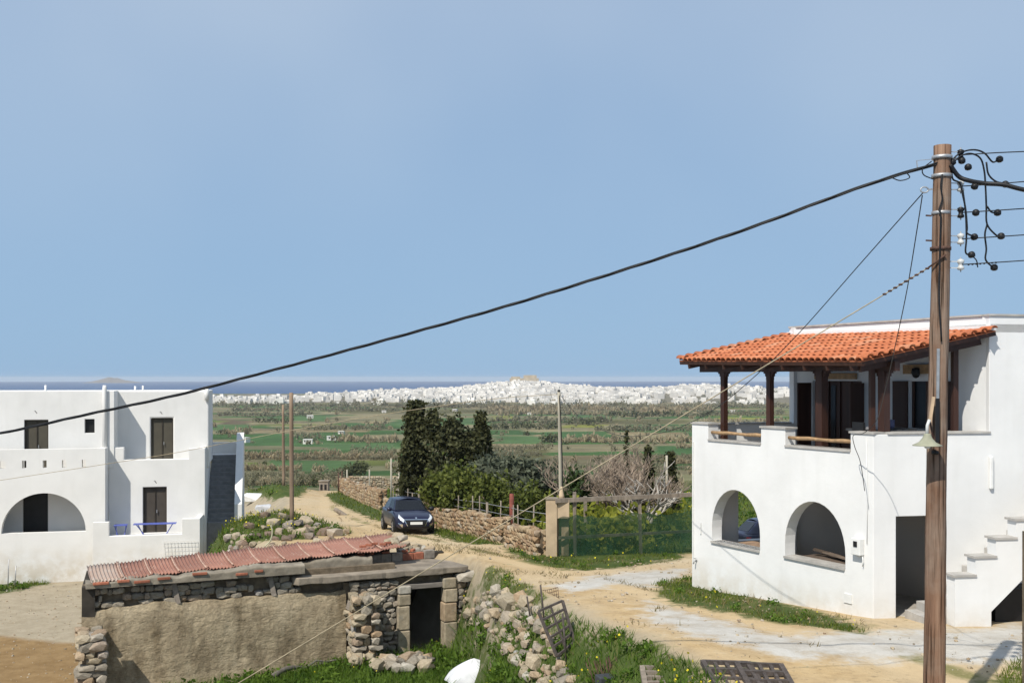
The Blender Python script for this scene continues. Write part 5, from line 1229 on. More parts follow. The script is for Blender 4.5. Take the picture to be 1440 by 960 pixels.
    MB().lathe(Q(1315, 636, -.14) , [(.02, -.03), (.05, -.02), (.05, .02), (.02, .03)], 8).build('photocell', MAT['black'], lp)
    # jumpers looping between bundle and line clamps
    jump = [[(1336, 236), (1342, 222), (1356, 213), (1372, 211), (1385, 216), (1396, 228), (1404, 224)], [(1338, 238), (1345, 224), (1362, 216), (1378, 222), (1384, 240), (1386, 265), (1387, 290), (1388, 315), (1400, 330), (1408, 333)],
            [(1338, 238), (1340, 252), (1350, 258), (1354, 275), (1358, 295), (1360, 320), (1360, 328), (1371, 333)], [(1354, 268), (1358, 300), (1359, 335), (1358, 355), (1366, 359)], [(1387, 228), (1390, 245), (1400, 255), (1412, 258)],
            [(1388, 290), (1394, 298), (1403, 300)], [(1388, 316), (1385, 330), (1387, 350), (1386, 365), (1395, 375)], [(1310, 227), (1298, 237), (1299, 246), (1312, 252)], [(1275, 243), (1279, 250), (1266, 254), (1254, 250)], [(1366, 359), (1373, 366), (1375, 376)]]
    for k, j in enumerate(jump): MB().tube(catmull([Q(x, y, -.03 - .02 * (k % 3)) for x, y in j], 5), .012 if k not in (7, 8, 9) else .008, 6).build('jumper', MAT['cable'], H)
    for k, (x, y) in enumerate(((1353, 226), (1362, 235), (1406, 224), (1370, 262), (1413, 259), (1372, 299), (1403, 299), (1371, 333), (1408, 332), (1367, 358), (1398, 376), (1340, 228))):
        MB().lathe(Q(x, y, -.03) - Vector((0, 0, .03)), [(.02, -.015), (.045, .0), (.05, .035), (.04, .06), (.018, .075)], 9, True, axis=(random.uniform(-.3, .3), 0, 1)).build('clamp', MAT['black'], H)
main_pole()
def cable(name, label, pts, r, mat='cable', n=6, seg=8, cat='cable', twist=0):
    q = catmull(pts, seg)
    mb = MB()
    if twist:
        for ph in (0, 2.1, 4.2):
            pp = []
            L = 0
            for i, p in enumerate(q):
                if i: L += (p - q[i - 1]).length
                a = ph + L * twist; pp.append(p + Vector((0, math.cos(a), math.sin(a))) * r * .62)
            mb.tube(pp, r * .62, n)
    else: mb.tube(q, r, n)
    o = mb.build(name, MAT[mat]); return tag(o, label, cat)
def sagline(a, b, sag, n=24):
    return [a.lerp(b, t) - Vector((0, 0, sag * 4 * t * (1 - t))) for t in np.linspace(0, 1, n)]
cable('power_cable', 'thick twisted black cable crossing the whole view from the pole top', [P(1322, 229, 14.45), P(1250, 250, 14.5), P(1180, 274, 14.7), P(1050, 322, 15), P(900, 372, 15.5), P(720, 428, 16), P(560, 473, 16.5), P(400, 516, 17), P(250, 555, 17.4), P(120, 583, 17.8), P(0, 609, 18.2), P(-200, 645, 19), P(-420, 676, 20), P(-900, 735, 23), P(-1500, 775, 27)], .022, twist=3.2, seg=12)
cable('power_cable', 'thick black cable leaving the pole top to the right', [P(1336, 232, 14.4), P(1348, 248, 14.4), P(1362, 254, 14.35), P(1385, 258, 14.3), P(1412, 260, 14.2), P(1445, 268, 14.1), P(1560, 290, 13.8), P(1560, 290, 13.8) + Vector((8, -1.5, -.7)), P(1560, 290, 13.8) + Vector((20, -4, -.6))], .030)
thing_far = P(787, 554, 36.3)
cable('drop_cable', 'thin black cable sagging from the pole ring to the slim pole', [P(1299, 270, 14.5), P(1214, 366, 16.2), P(1120, 472, 18.6), P(1057, 533, 20.6), P(1000, 578, 22.9), P(940, 606, 26), P(880, 613, 29.5), P(840, 601, 32.3), P(810, 581, 34.6), thing_far], .0075, seg=10)
cable('drop_cable', 'thin black service cable hanging from the pole to the terrace corner', [P(1297, 275, 14.5), P(1290, 320, 15.2), P(1275, 410, 16.6), P(1258, 490, 18.4), P(1243, 555, 20.3), P(1232, 592, 21.8), P(1214, 609, 22.4), P(1200, 612, 22.85), P(1202, 628, 22.9), P(1210, 650, 22.85), P(1216, 690, 22.8)], .0075, seg=8)
cable('guy_wire', 'pale rusty guy wire running down from the pole across the ruin', [P(1330, 358, 14.4), P(1306, 376, 14.5), P(1040, 536, 15.0), P(600, 800.5, 16.0), P(340, 957, 16.5), P(-60, 1196, 17.4)], .0085, 'rope', 5, 4, 'wire')
mbw = MB(); mbw.tube(catmull([P(1330, 358, 14.35), P(1314, 370, 14.4), P(1306, 376, 14.5)], 6), .014, 6)
for k in range(9): p = P(1304 - k * 7.5, 377.5 + k * 4.5, 14.5); mbw.lathe(p, [(.008, -.015), (.028, -.01), (.028, .01), (.008, .015)], 7)
tag(mbw.build('wire_strainer', MAT['rust']), 'rusty beaded strainer at the top of the guy wire', 'strainer')
for k, (y0, y1, lb) in enumerate(((218, 213, 'topmost'), (262, 255, 'second from top'), (299, 293, 'third from top'), (336, 330, 'fourth from top'), (372, 366, 'lowest'))):
    mb = MB(); mb.tube([P(1351, y0, 14.48), P(1400, y0 - 3, 14.4), P(1445, y1, 14.3), P(1600, y1 - 16, 13.9), P(1600, y1 - 16, 13.9) + Vector((9, -1.2, .6)), P(1600, y1 - 16, 13.9) + Vector((22, -3, 1.8))], .008, 6)
    if k == 4:
        for t in range(8): mb.lathe(P(1362 + t * 5.5, y0 - .4 * t, 14.46), [(.008, -.012), (.02, 0), (.008, .012)], 6)
    tag(mb.build('line_wire', MAT['cable']), f'thin line wire leaving the pole to the right, {lb} of five', 'wire')
cable('telephone_wire', 'fine pale wire from the cubic house front to the slim pole', [P(-60, 684, 44), P(0, 675, 44), P(150, 652, 44), P(243, 637, 43.5), P(342, 618, 43), P(480, 592, 41.5), P(609, 572, 39.8), P(700, 560, 38), thing_far], .011, 'rope', 5, 6, 'wire')
def slim_pole(name, px, ytop, ybase, D, r0, r1, mat, label, lean=0, z0=None):
    b = P(px, ybase, D); z = z0 if z0 is not None else gz(b.x, D); t = P(px + lean, ytop, D)
    H = empty(name, (b.x, D, z), label, 'pole')
    MB().tube([Vector((b.x, D, z - .2)).lerp(t, k / 8) for k in range(9)], [r0 + (r1 - r0) * k / 8 for k in range(9)], 10).build('shaft', mat, H); return H, t
MAT['pale_pole'] = M('bleached_pole', (.38, .35, .28), .85, .25, 3, st=(1, 1, .1))
MAT['pole2'] = M('brown_pole', (.25, .18, .125), .9, .35, 4, st=(1, 1, .1))
H, t = slim_pole('slim_pole', 790, 551, 702, 36.3, .065, .052, MAT['pale_pole'], 'slim bleached pole standing behind the gate pillar', -4)
MB().lathe(t, [(.02, -.02), (.05, 0), (.05, .05), (.02, .08)], 8).build('insulator', MAT['black'], H); MB().bar(t + Vector((-.02, 0, -.1)), t + Vector((.12, 0, -.02)), .03).build('hook', MAT['metal'], H)
cable('pole_cable', 'black wire running down the slim bleached pole', [P(786.5, 556, 36.2), P(789, 600, 36.2), P(791, 660, 36.2), P(790.5, 690, 36.2), P(789, 704, 36.1)], .018, seg=5)
slim_pole('wooden_pole', 410.5, 552, 752, 46.2, .098, .085, MAT['pole2'], 'brown wooden pole rising from the rubble beside the track', -1)
slim_pole('wooden_pole', 399, 569, 686, 78, .12, .085, MAT['pole2'], 'thinner dark pole further off behind the wooden pole', -1)

# ---------------------------------------------------------------- gate pillar, netted fence, wire fence
MAT['pillar'] = M('buff_plaster', (.54, .415, .275), .9, .22, 1.6, bump=.3, big=.2)
def gate_pillar():
    D = 36.0; x0, x1 = P(768, 0, D).x, P(800.5, 0, D).x; z0 = -1.3; z1 = P(0, 702, D).z; xm = P(783.5, 0, D).x; zs = P(0, 729, D).z
    H = empty('gate_pillar', ((x0 + x1) / 2, D, gz(x0, D)), 'buff plastered gate pillar with an old lamp base on top', 'pillar')
    MB().box(((x0 + xm) / 2, D + .15, (z0 + z1) / 2), (xm - x0, .42, z1 - z0)).build('shaft', MAT['pillar'], H, .02)
    MB().box(((xm + x1) / 2 + .004, D + .17, (zs + z1) / 2), (x1 - xm, .40, z1 - zs - .006)).build('shoulder', MAT['pillar'], H, .02)
    MB().box(((xm + x1) / 2 + .004, D + .30, (zs + z0) / 2 - .01), (x1 - xm, .2, zs - z0 - .03)).build('lower_block', MAT['pillar'], H, .02)
    MB().lathe((P(790, 0, D).x, D + .2, z1), [(.11, 0), (.09, .12), (.05, .3), (.03, .42)], 10).build('finial', MAT['pillar'], H)
    MB().box((P(776, 0, D).x, D + .15, z1 + .02), (.42, .46, .05)).build('cap', MAT['slab'], H)
gate_pillar()
def net_mat():
    m, n, b, o = newmat('green_shade_net')
    nz = noise_node(n, 2.0, 6, .65); c = ramp(n, nz.outputs['Fac'], [(.3, (.006, .036, .016)), (.7, (.016, .072, .032))]); n.links.new(c, b.inputs['Base Color']); b.inputs['Roughness'].default_value = .7
    t = n.nodes.new('ShaderNodeBsdfTransparent'); mx = n.nodes.new('ShaderNodeMixShader'); n2 = noise_node(n, 1.1, 4); f = ramp(n, n2.outputs['Fac'], [(.35, (.30, .30, .30)), (.7, (.58, .58, .58))])
    n.links.new(f, mx.inputs[0]); n.links.new(b.outputs[0], mx.inputs[1]); n.links.new(t.outputs[0], mx.inputs[2]); n.links.new(mx.outputs[0], o.inputs[0]); return m
def net_fence():
    a, b = Vector((P(785.5, 0, 35.9).x, 35.9, 0)), Vector((P(1010, 0, 37.8).x, 37.8, 0)); L = (b - a).length
    H = empty('netted_fence', (a.x, a.y, gz(a.x, a.y)), 'timber fence covered with dark green shade net beside the pillar', 'fence')
    zr = 1.07
    for k, t in enumerate((.10, .50, .99)):
        p = a.lerp(b, t); MB().bar((p.x + .03 * k, p.y + .1, gz(p.x, p.y) - .2), (p.x - .03, p.y + .1, 1.22), .11).build('post', MAT['wood_grey'], H)
    MB().bar((a.x - .1, a.y - .02, zr), (b.x, b.y - .02, zr + .04), .10, .14).build('top_rail', MAT['wood_grey'], H)
    MB().bar((a.x, a.y + .12, -.2), (b.x, b.y + .12, -.2), .07, .09).build('mid_rail', MAT['wood_grey'], H)
    ns, nz = 80, 14; V = []; F = []
    for i in range(ns + 1):
        p = a.lerp(b, i / ns); zg = gz(p.x, p.y) + .02; zt = .50 + .05 * math.sin(i * .21) + .03 * math.sin(i * .9)
        for j in range(nz + 1):
            z = zg + (zt - zg) * j / nz; off = .05 * math.sin(i * .5 + j * .3) + .06 * (fbm(np.array([i * .15]), np.array([j * .3]), 6)[0] - .4)
            V.append((p.x, p.y + off - .06, z))
    for i in range(ns):
        for j in range(nz): q = i * (nz + 1) + j; F.append((q, q + nz + 1, q + nz + 2, q + 1))
    mb = MB(); mb.add(V, F, True); mb.build('net', net_mat(), H, recalc=False)
net_fence()
def wire_fence():
    H = empty('wire_fence', (-.2, 41.3, gz(-.2, 41.3)), 'thin wire fence with grey posts along the rubble wall', 'fence')
    pts = [(1.35, 36.9), (.75, 38.3), (.25, 39.7), (.05, 41.2), (-1.0, 43.6), (-2.0, 46.4), (-3.6, 50.6), (-5.4, 55.2), (-6.9, 60.5)]; pos = []
    for a, b in zip(pts, pts[1:]):
        L = (v2(b) - v2(a)).length; k = max(1, round(L / 1.05))
        for i in range(k): pos.append(v2(a).lerp(v2(b), i / k))
    for i, p in enumerate(pos):
        z = gz(p.x, p.y); h = 1.5 + random.uniform(-.15, .2); MB().tube([(p.x, p.y, z - .2), (p.x + random.uniform(-.04, .04), p.y, z + h)], .028 if i % 5 else .055, 6).build('post', MAT['wood_grey'], H)
    for hh in (1.05, 1.35): MB().tube([(p.x, p.y, gz(p.x, p.y) + hh) for p in pos], .012, 4).build('wire', MAT['metal'], H)
    p = P(719.5, 0, 41.5); MB().tube([(p.x, 41.5, gz(p.x, 41.5)), (p.x, 41.5, gz(p.x, 41.5) + 1.9)], .09, 7).build('rusty_post', M('red_rust_post', (.20, .06, .045), .9, .3, 6), H)
wire_fence()
def far_fence():
    for k, (px, yt, yb, D, lb) in enumerate(((476, 664, 690, 84, 'reddish fence post at the near corner of the far tan wall'), (481, 662, 690, 84.5, 'reddish fence post second along the far tan wall'), (488, 660, 690, 82, 'tall grey fence post behind the far tan wall'), (519.5, 660, 690, 80, 'grey fence post above the middle of the far tan wall'), (550, 644, 700, 66, 'tall pale post left of the dark tree group'), (561, 655, 700, 62, 'pale post touching the left dark tree'))):
        b = P(px, yb, D); t = P(px, yt, D); o = MB().tube([(b.x, D, gz(b.x, D) - .2), (t.x, D, t.z)], .055, 6).build('fence_post', MAT['rust'] if k < 2 else MAT['pale_pole']); tag(o, lb, 'post')
    t, b = P(937.5, 640, 44), P(937.5, 712, 44); o = MB().tube([(b.x, 44, gz(b.x, 44) - .1), (t.x, 44, t.z)], .05, 6).build('fence_post', MAT['pale_pole']); tag(o, 'tall thin grey post beside the right-hand narrow cypress', 'post')
    for px, h, lb in ((809, 2.05, 'grey timber post in the garden just right of the pillar'), (824, 1.9, 'grey timber post in the garden under the bare tree')):
        p = P(px, 0, 38.5); o = MB().bar((p.x, 38.5, gz(p.x, 38.5) - .2), (p.x - .03, 38.5, gz(p.x, 38.5) + h), .12).build('garden_post', MAT['wood_grey']); tag(o, lb, 'post')
far_fence()

# ---------------------------------------------------------------- scrap and small things near the ruin
def frame_thing(name, label, TL, TR, BR, BL, rungs, bars, r=.03, mat='rusty_grey'):
    H = empty(name, BL, label, 'gate' if 'gate' in name else 'crate'); TL, TR, BR, BL = map(Vector, (TL, TR, BR, BL))
    for a, b in ((TL, BL), (TR, BR)): MB().bar(a, b, r * 1.5).build('side_rail', MAT[mat], H)
    for k in range(rungs): t = k / (rungs - 1); MB().bar(TL.lerp(BL, t), TR.lerp(BR, t), r * 1.3).build('rung', MAT[mat], H)
    for k in range(bars): t = (k + 1) / (bars + 1); MB().bar(TL.lerp(TR, t), BL.lerp(BR, t), r).build('bar', MAT[mat], H)
    return H
def scrap():
    def up(px, py, h):
        x, y, z = gpt(px, py); return Vector((x, y, z + h))
    b0, b1 = up(785, 921, .0), up(808, 905, 0); D = (b0.y + b1.y) / 2
    frame_thing('scrap_gate', 'rusty iron ladder-like frame standing upright on the stony bank', P(757, 859, D + .1), P(791, 844, D + .3), P(808, 902, D - .1), P(783, 922, D - .3), 6, 1, .035)
    for (px0, px1, py, lb, w_) in ((988, 1052, 935, 'flat rusty iron frame on the grass edge, the left of two', 22), (1036, 1098, 938, 'flat rusty iron frame on the grass edge, the right of two', 20)):
        a, b = gpt(px0, py + 6), gpt(px1, py + 8); D = a[1]
        frame_thing('scrap_gate', lb, P(px0, py - 5, D), P(px1, py - 3, D), P(px1 + w_, py + 32, D - 1.0), P(px0 + w_, py + 31, D - 1.0), 4, 3, .055)
    a = gpt(905, 950); D = a[1]
    frame_thing('wooden_crate', 'weathered slatted crate lying in the grass at the lower edge', P(903, 938, D), P(960, 940, D), P(968, 966, D - .9), P(908, 968, D - .9), 5, 1, .06, 'wood_grey')
    # rusty mesh bundle in front of the bank
    g = gpt(860, 948); D = g[1]; H = empty('mesh_bundle', g, 'tangle of thin rusty rods standing in the grass', 'rods')
    for k in range(22):
        px = 838 + k * 1.9; MB().tube([P(px + random.uniform(-3, 3), 968, D), P(px + random.uniform(-10, 2) - 8, 925 + random.uniform(-4, 12), D + .2)], .008, 4).build('rod', MAT['rust'], H)
    # sagging wire mesh along the edge of the track
    H = empty('wire_mesh', gpt(760, 858), 'sagging rusty wire mesh along the edge of the track', 'wire mesh')
    for i in range(26):
        px = 712 + i * 2.9; D = 31.5 - i * .22; y0 = 800 + 14 * math.sin(i / 25 * 3.1) + i * .9; MB().tube([P(px, y0 + 2, D), P(px + 2, y0 + 26, D - .1)], .007, 3).build('strand', MAT['rust'], H)
    for j in range(6): MB().tube([P(712 + i * 2.9 + j * .4, 802 + 14 * math.sin(i / 25 * 3.1) + i * .9 + j * 4.6, 31.5 - i * .22) for i in range(26)], .007, 3).build('strand', MAT['rust'], H)
    for k, (px, pt, pb, lb) in enumerate(((766, 822, 872, 'thin dark iron stake above the ladder-like frame'), (747, 838, 872, 'short dark iron stake left of the ladder-like frame'), (797, 862, 930, 'bent dark stake beside the ladder-like frame'))):
        x, y, z = gpt(px, pb); t = P(px - 6, pt, y); o = MB().tube([(x, y, z - .1), (t.x, y, t.z)], .022, 5).build('iron_stake', MAT['rusty_grey']); tag(o, lb, 'stake')
    # white sack
    g = SACK; V = []; F = []; nu, nv = 28, 12
    for i in range(nu):
        for j in range(nv + 1):
            a = 2 * math.pi * i / nu; t = j / nv; rr = (1 - t ** 1.6) ** .8 * (1 + .10 * math.sin(3 * a + 1) + .05 * math.sin(7 * a + 4 * t)); V.append((g[0] + .80 * rr * math.cos(a) + .05 * t, g[1] + .42 * rr * math.sin(a), g[2] - .02 + .62 * t * (1 + .04 * math.sin(5 * a))))
    F = [(i * (nv + 1) + j, ((i + 1) % nu) * (nv + 1) + j, ((i + 1) % nu) * (nv + 1) + j + 1, i * (nv + 1) + j + 1) for i in range(nu) for j in range(nv)]
    mb = MB(); mb.add(V, F, True); tag(mb.build('plastic_sack', M('white_plastic_sack', (.60, .61, .63), .6, .12, 3, bump=.5, bscale=5)), 'white plastic sack slumped in the grass before the doorway', 'sack')
    # fallen branch
    a, b = gpt(384, 958), gpt(455, 936); pts = [Vector(a).lerp(Vector(b), t) + Vector((0, 0, .16 + .10 * math.sin(t * 6))) for t in np.linspace(0, 1, 9)]
    mb = MB(); mb.tube(pts, [.085 - .04 * t for t in np.linspace(0, 1, 9)], 7); mb.tube([pts[5], pts[5] + Vector((.3, .2, .18)), pts[5] + Vector((.7, .25, .12))], [.05, .035, .02], 6); mb.tube([pts[7], pts[7] + Vector((.3, .1, .1)), pts[7] + Vector((.6, -.1, .2))], [.045, .03, .02], 6)
    tag(mb.build('fallen_branch', M('grey_deadwood', (.13, .115, .10), .9, .4, 9)), 'grey fallen branch in the grass under the plastered wall', 'branch')
    # grey box at the lower edge, hose by the rubble, leaning post by the track
    g = gpt(852, 962); o = MB().box((g[0], g[1], g[2] + .06), (.34, .3, .22), .3).build('battery_box', M('dark_grey_box', (.05, .053, .06), .6), None, .02); tag(o, 'dark grey box at the lower edge beside the rods', 'box')
    c = gpt(382, 764, 38); D = c[1]; o = MB().tube(catmull([P(381, 738, D), P(383, 748, D), P(380, 760, D), P(372, 768, D)], 6), .03, 6).build('garden_hose', M('pale_hose', (.45, .44, .30), .6)); tag(o, 'pale hose looped over the rubble near the side stair', 'hose')
    c = gpt(480, 724, 40); D = c[1]; H = empty('broken_trunk', c, 'grey broken tree trunk leaning at the edge of the track', 'tree trunk')
    MB().tube([P(470, 715, D), P(478, 720, D), P(488, 727, D), P(491, 740, D - .3), P(492, 752, D - .5)], [.10, .13, .14, .13, .16], 8).build('trunk', MAT['wood_grey'], H)
    for k in range(7): MB().tube([P(486 + k * 1.5, 728, D - .2), P(482 + k * 4, 740 + k % 3 * 3, D - .5), P(480 + k * 5, 752, D - .6)], [.03, .025, .015], 4).build('twig', MAT['wood_grey'], H)
scrap()
def corner_wall():
    H = empty('corner_wall', (P(1450, 0, 13.5).x, 13.5, 0), 'grey dry stone wall end at the lower right edge', 'stone wall'); H['kind'] = 'thing'
    x0 = 6.72
    MB().box((x0 + .62, 13.95, .55), (1.0, .7, 5.2)).build('core', MAT['mortar'], H)
    z = -.6
    while z < 3.1:
        h = random.uniform(.05, .11); s = 0
        while s < .9:
            wv = random.uniform(.12, .3); stone(H, 'stone', (x0 + s + wv / 2, 13.62, z + h / 2), (wv * 1.1, .3, h * 1.25), 0, .05); s += wv
        z += h
corner_wall()
# ---------------------------------------------------------------- vegetation
def leaves(C, N, size, aspect=1.8, upright=0.0, rng=RNG):
    """leaf quads: C (n,3) centres -> verts, faces"""
    n = len(C)
    d = rng.normal(size=(n, 3)); d[:, 2] += upright * 2; d /= np.linalg.norm(d, axis=1, keepdims=True)
    e = np.cross(d, rng.normal(size=(n, 3))); e /= np.linalg.norm(e, axis=1, keepdims=True) + 1e-9
    s = (size * (.6 + .8 * rng.random(n)))[:, None]
    a = d * s * aspect * .5; b = e * s * .5
    V = np.stack([C - a, C + b, C + a, C - b], 1).reshape(-1, 3); F = np.arange(4 * n).reshape(n, 4); return V, F
def crown_cloud(center, rad, n, clumps, spread=.28, flat=.8, shell=.55, rng=RNG):
    """clumped points through an ellipsoidal crown"""
    k = rng.normal(size=(clumps, 3)); k /= np.linalg.norm(k, axis=1, keepdims=True); k *= (shell + (1 - shell) * rng.random(clumps))[:, None] ** .8
    k[:, 2] = k[:, 2] * .95
    idx = rng.integers(0, clumps, n); w = (.5 + rng.random(clumps))[idx][:, None]
    p = k[idx] + rng.normal(size=(n, 3)) * spread * w
    return np.array(center) + p * np.array(rad)
def column_cloud(base, H, R0, n, clumps, rng=RNG, taper=.7, lean=0.0):
    """clumped points of a columnar cypress"""
    t = rng.random(clumps) ** 1.0; prof = np.minimum(1, (1 - t) ** taper * 1.5) * np.minimum(1, .55 + t * 3)
    a = rng.random(clumps) * 6.283; r = R0 * prof * (.55 + .45 * rng.random(clumps))
    k = np.stack([np.cos(a) * r, np.sin(a) * r, t * H], 1); idx = rng.integers(0, clumps, n)
    p = k[idx] + rng.normal(size=(n, 3)) * np.array([R0 * .22, R0 * .22, H * .035]); p[:, 2] = np.clip(p[:, 2], 0, H * 1.02)
    p[:, 0] += lean * p[:, 2]
    return np.array(base) + p
MAT['bark'] = M('grey_bark', (.13, .10, .075), .95, .4, 6, bump=.5)
MAT['cypress'] = leafmat('cypress_green', (.018, .023, .009), (.090, .092, .036), .25)
MAT['pine'] = leafmat('pine_green', (.020, .026, .011), (.11, .112, .048), .28)
MAT['olive'] = leafmat('olive_silver', (.045, .058, .034), (.155, .170, .115), .2)
MAT['citrus'] = leafmat('citrus_green', (.042, .062, .012), (.175, .195, .040), .35)
MAT['dkshrub'] = leafmat('dark_shrub_green', (.016, .034, .008), (.055, .085, .022), .2)
MAT['twig'] = M('bare_twig', (.33, .26, .20), .9, .3, 6)
MAT['twig2'] = M('grey_twig', (.42, .385, .34), .9, .3, 6)
def limbs(mb, base, height, rng, n=6, spread=.5, r=.09):
    b = Vector(base); mb.tube([b - Vector((0, 0, .2)), b + Vector((.03, 0, height * .35)), b + Vector((-.02, .02, height * .6))], [r * 1.3, r, r * .7], 7)
    for k in range(n):
        a = k / n * 6.28 + rng.random(); q = b + Vector((0, 0, height * (.25 + .3 * rng.random()))); e = q + Vector((math.cos(a) * spread, math.sin(a) * spread, height * .4 * (.5 + rng.random()))); mb.tube([q, q.lerp(e, .5) + Vector((0, 0, .1)), e], [r * .5, r * .35, r * .15], 5)
def tree(name, label, px, D, cloud, size, mat, th, cat='tree', group=None, aspect=1.8, nl=6, sp=.5, r=.08, upright=0):
    x = P(px, 0, D).x; z = gz(x, D); H = empty(name, (x, D, z), label, cat, group)
    C = cloud(np.array([x, D, z])); V, F = leaves(C, None, size, aspect, upright)
    link('crown', npmesh('crown', V, F), mat, H)
    mb = MB(); limbs(mb, (x, D, z), th, RNG, nl, sp, r); mb.build('trunk', MAT['bark'], H)
    return H
# the dark group behind the car
tree('cypress_tree', 'tall dark cypress at the left of the tree group behind the car', 584, 56.5, lambda b: np.concatenate([column_cloud(b + [0, 0, .1], 5.9, .78, 5200, 130), column_cloud(b + [-.25, .1, .1], 5.2, .6, 2600, 70)]), .14, MAT['cypress'], 4.0, r=.11)
tree('pine_tree', 'broad dark conifer in the middle of the tree group behind the car', 630, 56, lambda b: np.concatenate([crown_cloud(b + [0, 0, 2.8], (1.35, 1.1, 2.3), 3600, 54, .15), crown_cloud(b + [.4, -.2, 4.3], (.75, .7, .95), 1000, 20, .17), crown_cloud(b + [-.75, 0, 4.7], (.4, .5, .95), 800, 16, .2), crown_cloud(b + [1.1, 0, 3.6], (.5, .5, .9), 600, 14, .2)]), .14, MAT['pine'], 4.2, r=.12)
tree('cypress_tree', 'pointed dark cypress at the right of the tree group behind the car', 677, 55, lambda b: column_cloud(b + [0, 0, .6], 4.8, .55, 4200, 110), .13, MAT['cypress'], 3.6, r=.09)
tree('cypress_tree', 'small dark cypress filling the gap before the pointed one', 660, 55.5, lambda b: column_cloud(b + [0, 0, .4], 3.6, .7, 2600, 70), .14, MAT['cypress'], 2.6, r=.08)
# olives, citrus and shrubs behind the wall
tree('olive_tree', 'silvery olive tree spreading left of the slim pole', 738, 48.5, lambda b: crown_cloud(b + [0, 0, 2.0], (1.45, 1.2, 1.15), 4200, 70, .2), .12, MAT['olive'], 2.0, aspect=2.6)
tree('olive_tree', 'silvery olive tree in front of the pointed cypress', 692, 51, lambda b: crown_cloud(b + [0, 0, 2.0], (1.2, 1.1, 1.15), 3200, 52, .2), .12, MAT['olive'], 2.0, aspect=2.6)
tree('citrus_tree', 'yellowish green citrus bush just behind the car and wall', 622, 50.5, lambda b: crown_cloud(b + [0, 0, 1.35], (1.0, .9, 1.1), 2600, 46, .2), .12, MAT['citrus'], 1.6, 'bush')
tree('citrus_tree', 'green citrus bush below the silvery olives', 652, 48.5, lambda b: crown_cloud(b + [0, 0, 1.5], (1.0, .9, 1.25), 3000, 50, .2), .12, MAT['citrus'], 1.6, 'bush')
tree('citrus_tree', 'olive green bush leaning over the rubble wall', 690, 46.3, lambda b: crown_cloud(b + [0, 0, 1.3], (.95, .8, 1.1), 2600, 46, .2), .11, MAT['citrus'], 1.5, 'bush')
tree('citrus_tree', 'low yellowish bush between rusty post and gate pillar', 742, 42.2, lambda b: crown_cloud(b + [0, 0, 1.1], (.85, .8, 1.0), 2200, 40, .22), .10, MAT['citrus'], 1.3, 'bush')
tree('dark_shrub', 'glossy dark green shrub right of the slim pole', 812, 41.5, lambda b: crown_cloud(b + [0, 0, 1.6], (.55, .55, 1.0), 2200, 36, .22), .10, MAT['dkshrub'], 1.5, 'bush')
tree('dark_shrub', 'rusty brown dry shrub under the bare fig', 882, 43.5, lambda b: crown_cloud(b + [0, 0, 1.1], (.75, .6, .9), 1800, 34, .22), .09, leafmat('dry_brown_leaf', (.07, .045, .018), (.20, .13, .05), .2), 1.2, 'bush')
tree('cypress_tree', 'narrow dark cypress left of the thin grey post', 912, 47.5, lambda b: column_cloud(b + [0, 0, .1], 3.6, .30, 2600, 80), .10, MAT['cypress'], 2.8, r=.08, nl=3, sp=.1)
tree('cypress_tree', 'narrow dark cypress right beside the thin grey post', 943, 47.5, lambda b: column_cloud(b + [0, 0, .1], 3.3, .34, 2600, 80), .10, MAT['cypress'], 2.8, r=.08, nl=3, sp=.1)
tree('cypress_tree', 'slender cypress tip rising out of the bare branches', 881, 49.5, lambda b: column_cloud(b + [0, 0, .4], 3.9, .16, 700, 40), .09, MAT['cypress'], 3.0, r=.06, nl=3, sp=.1)
tree('terrace_tree', 'small yellow-green treetop behind the terrace end wall', 1106, 40, lambda b: crown_cloud(b + [0, 0, 3.6], (.35, .4, .7), 900, 20, .25), .10, MAT['citrus'], 3.2)
def bare_tree(name, label, px, D, height, spread, mat, seed, levels=5, r0=.11, trunk=.5, dens=3, droop=0.0):
    rng = random.Random(seed); x = P(px, 0, D).x; z = gz(x, D); H = empty(name, (x, D, z), label, 'tree')
    tr = MB(); cr = MB()
    def grow(p, d, L, r, lv):
        q = p; pts = [p]; dd = d.copy()
        for k in range(3):
            dd = (dd + Vector((rng.uniform(-.28, .28), rng.uniform(-.28, .28), rng.uniform(-.12, .2) - droop)) * .8).normalized(); q = q + dd * L / 3; pts.append(q)
        rr = [r * (1 - .13 * k) for k in range(4)]; (tr if lv >= levels - 1 else cr).tube(pts, rr, 6 if lv > 2 else 3, cap=False)
        if lv == 0: return
        nb = dens if lv > 1 else dens + 1
        for k in range(nb):
            i = rng.choice((1, 2, 3, 3)); a = rng.uniform(0, 6.28); side = Vector((math.cos(a), math.sin(a), rng.uniform(-.1, .9))).normalized()
            grow(pts[i], (dd * .55 + side * spread).normalized(), L * rng.uniform(.62, .82), max(.013, r * .62), lv - 1)
    b = Vector((x, D, z - .1))
    for k in range(4):
        a = k * 1.57 + rng.uniform(-.4, .4); grow(b + Vector((0, 0, trunk * rng.uniform(.6, 1))), Vector((math.cos(a) * .8, math.sin(a) * .8, rng.uniform(.35, .8))).normalized(), height * .36, r0 * .7, levels - 1)
    tr.tube([b, b + Vector((.04, 0, trunk * .5)), b + Vector((0, 0, trunk))], [r0 * 1.3, r0 * 1.1, r0], 8); tr.build('trunk', mat, H); cr.build('crown', mat, H, recalc=False)
    return H
bare_tree('fig_tree', 'leafless twiggy brown tree right of the slim pole', 850, 42.8, 3.7, .58, MAT['twig'], 3, 5, .12, .8, 4)
bare_tree('fig_tree', 'leafless twiggy brown tree under the sagging cable', 880, 43.6, 3.6, .60, MAT['twig'], 8, 5, .12, .8, 4)
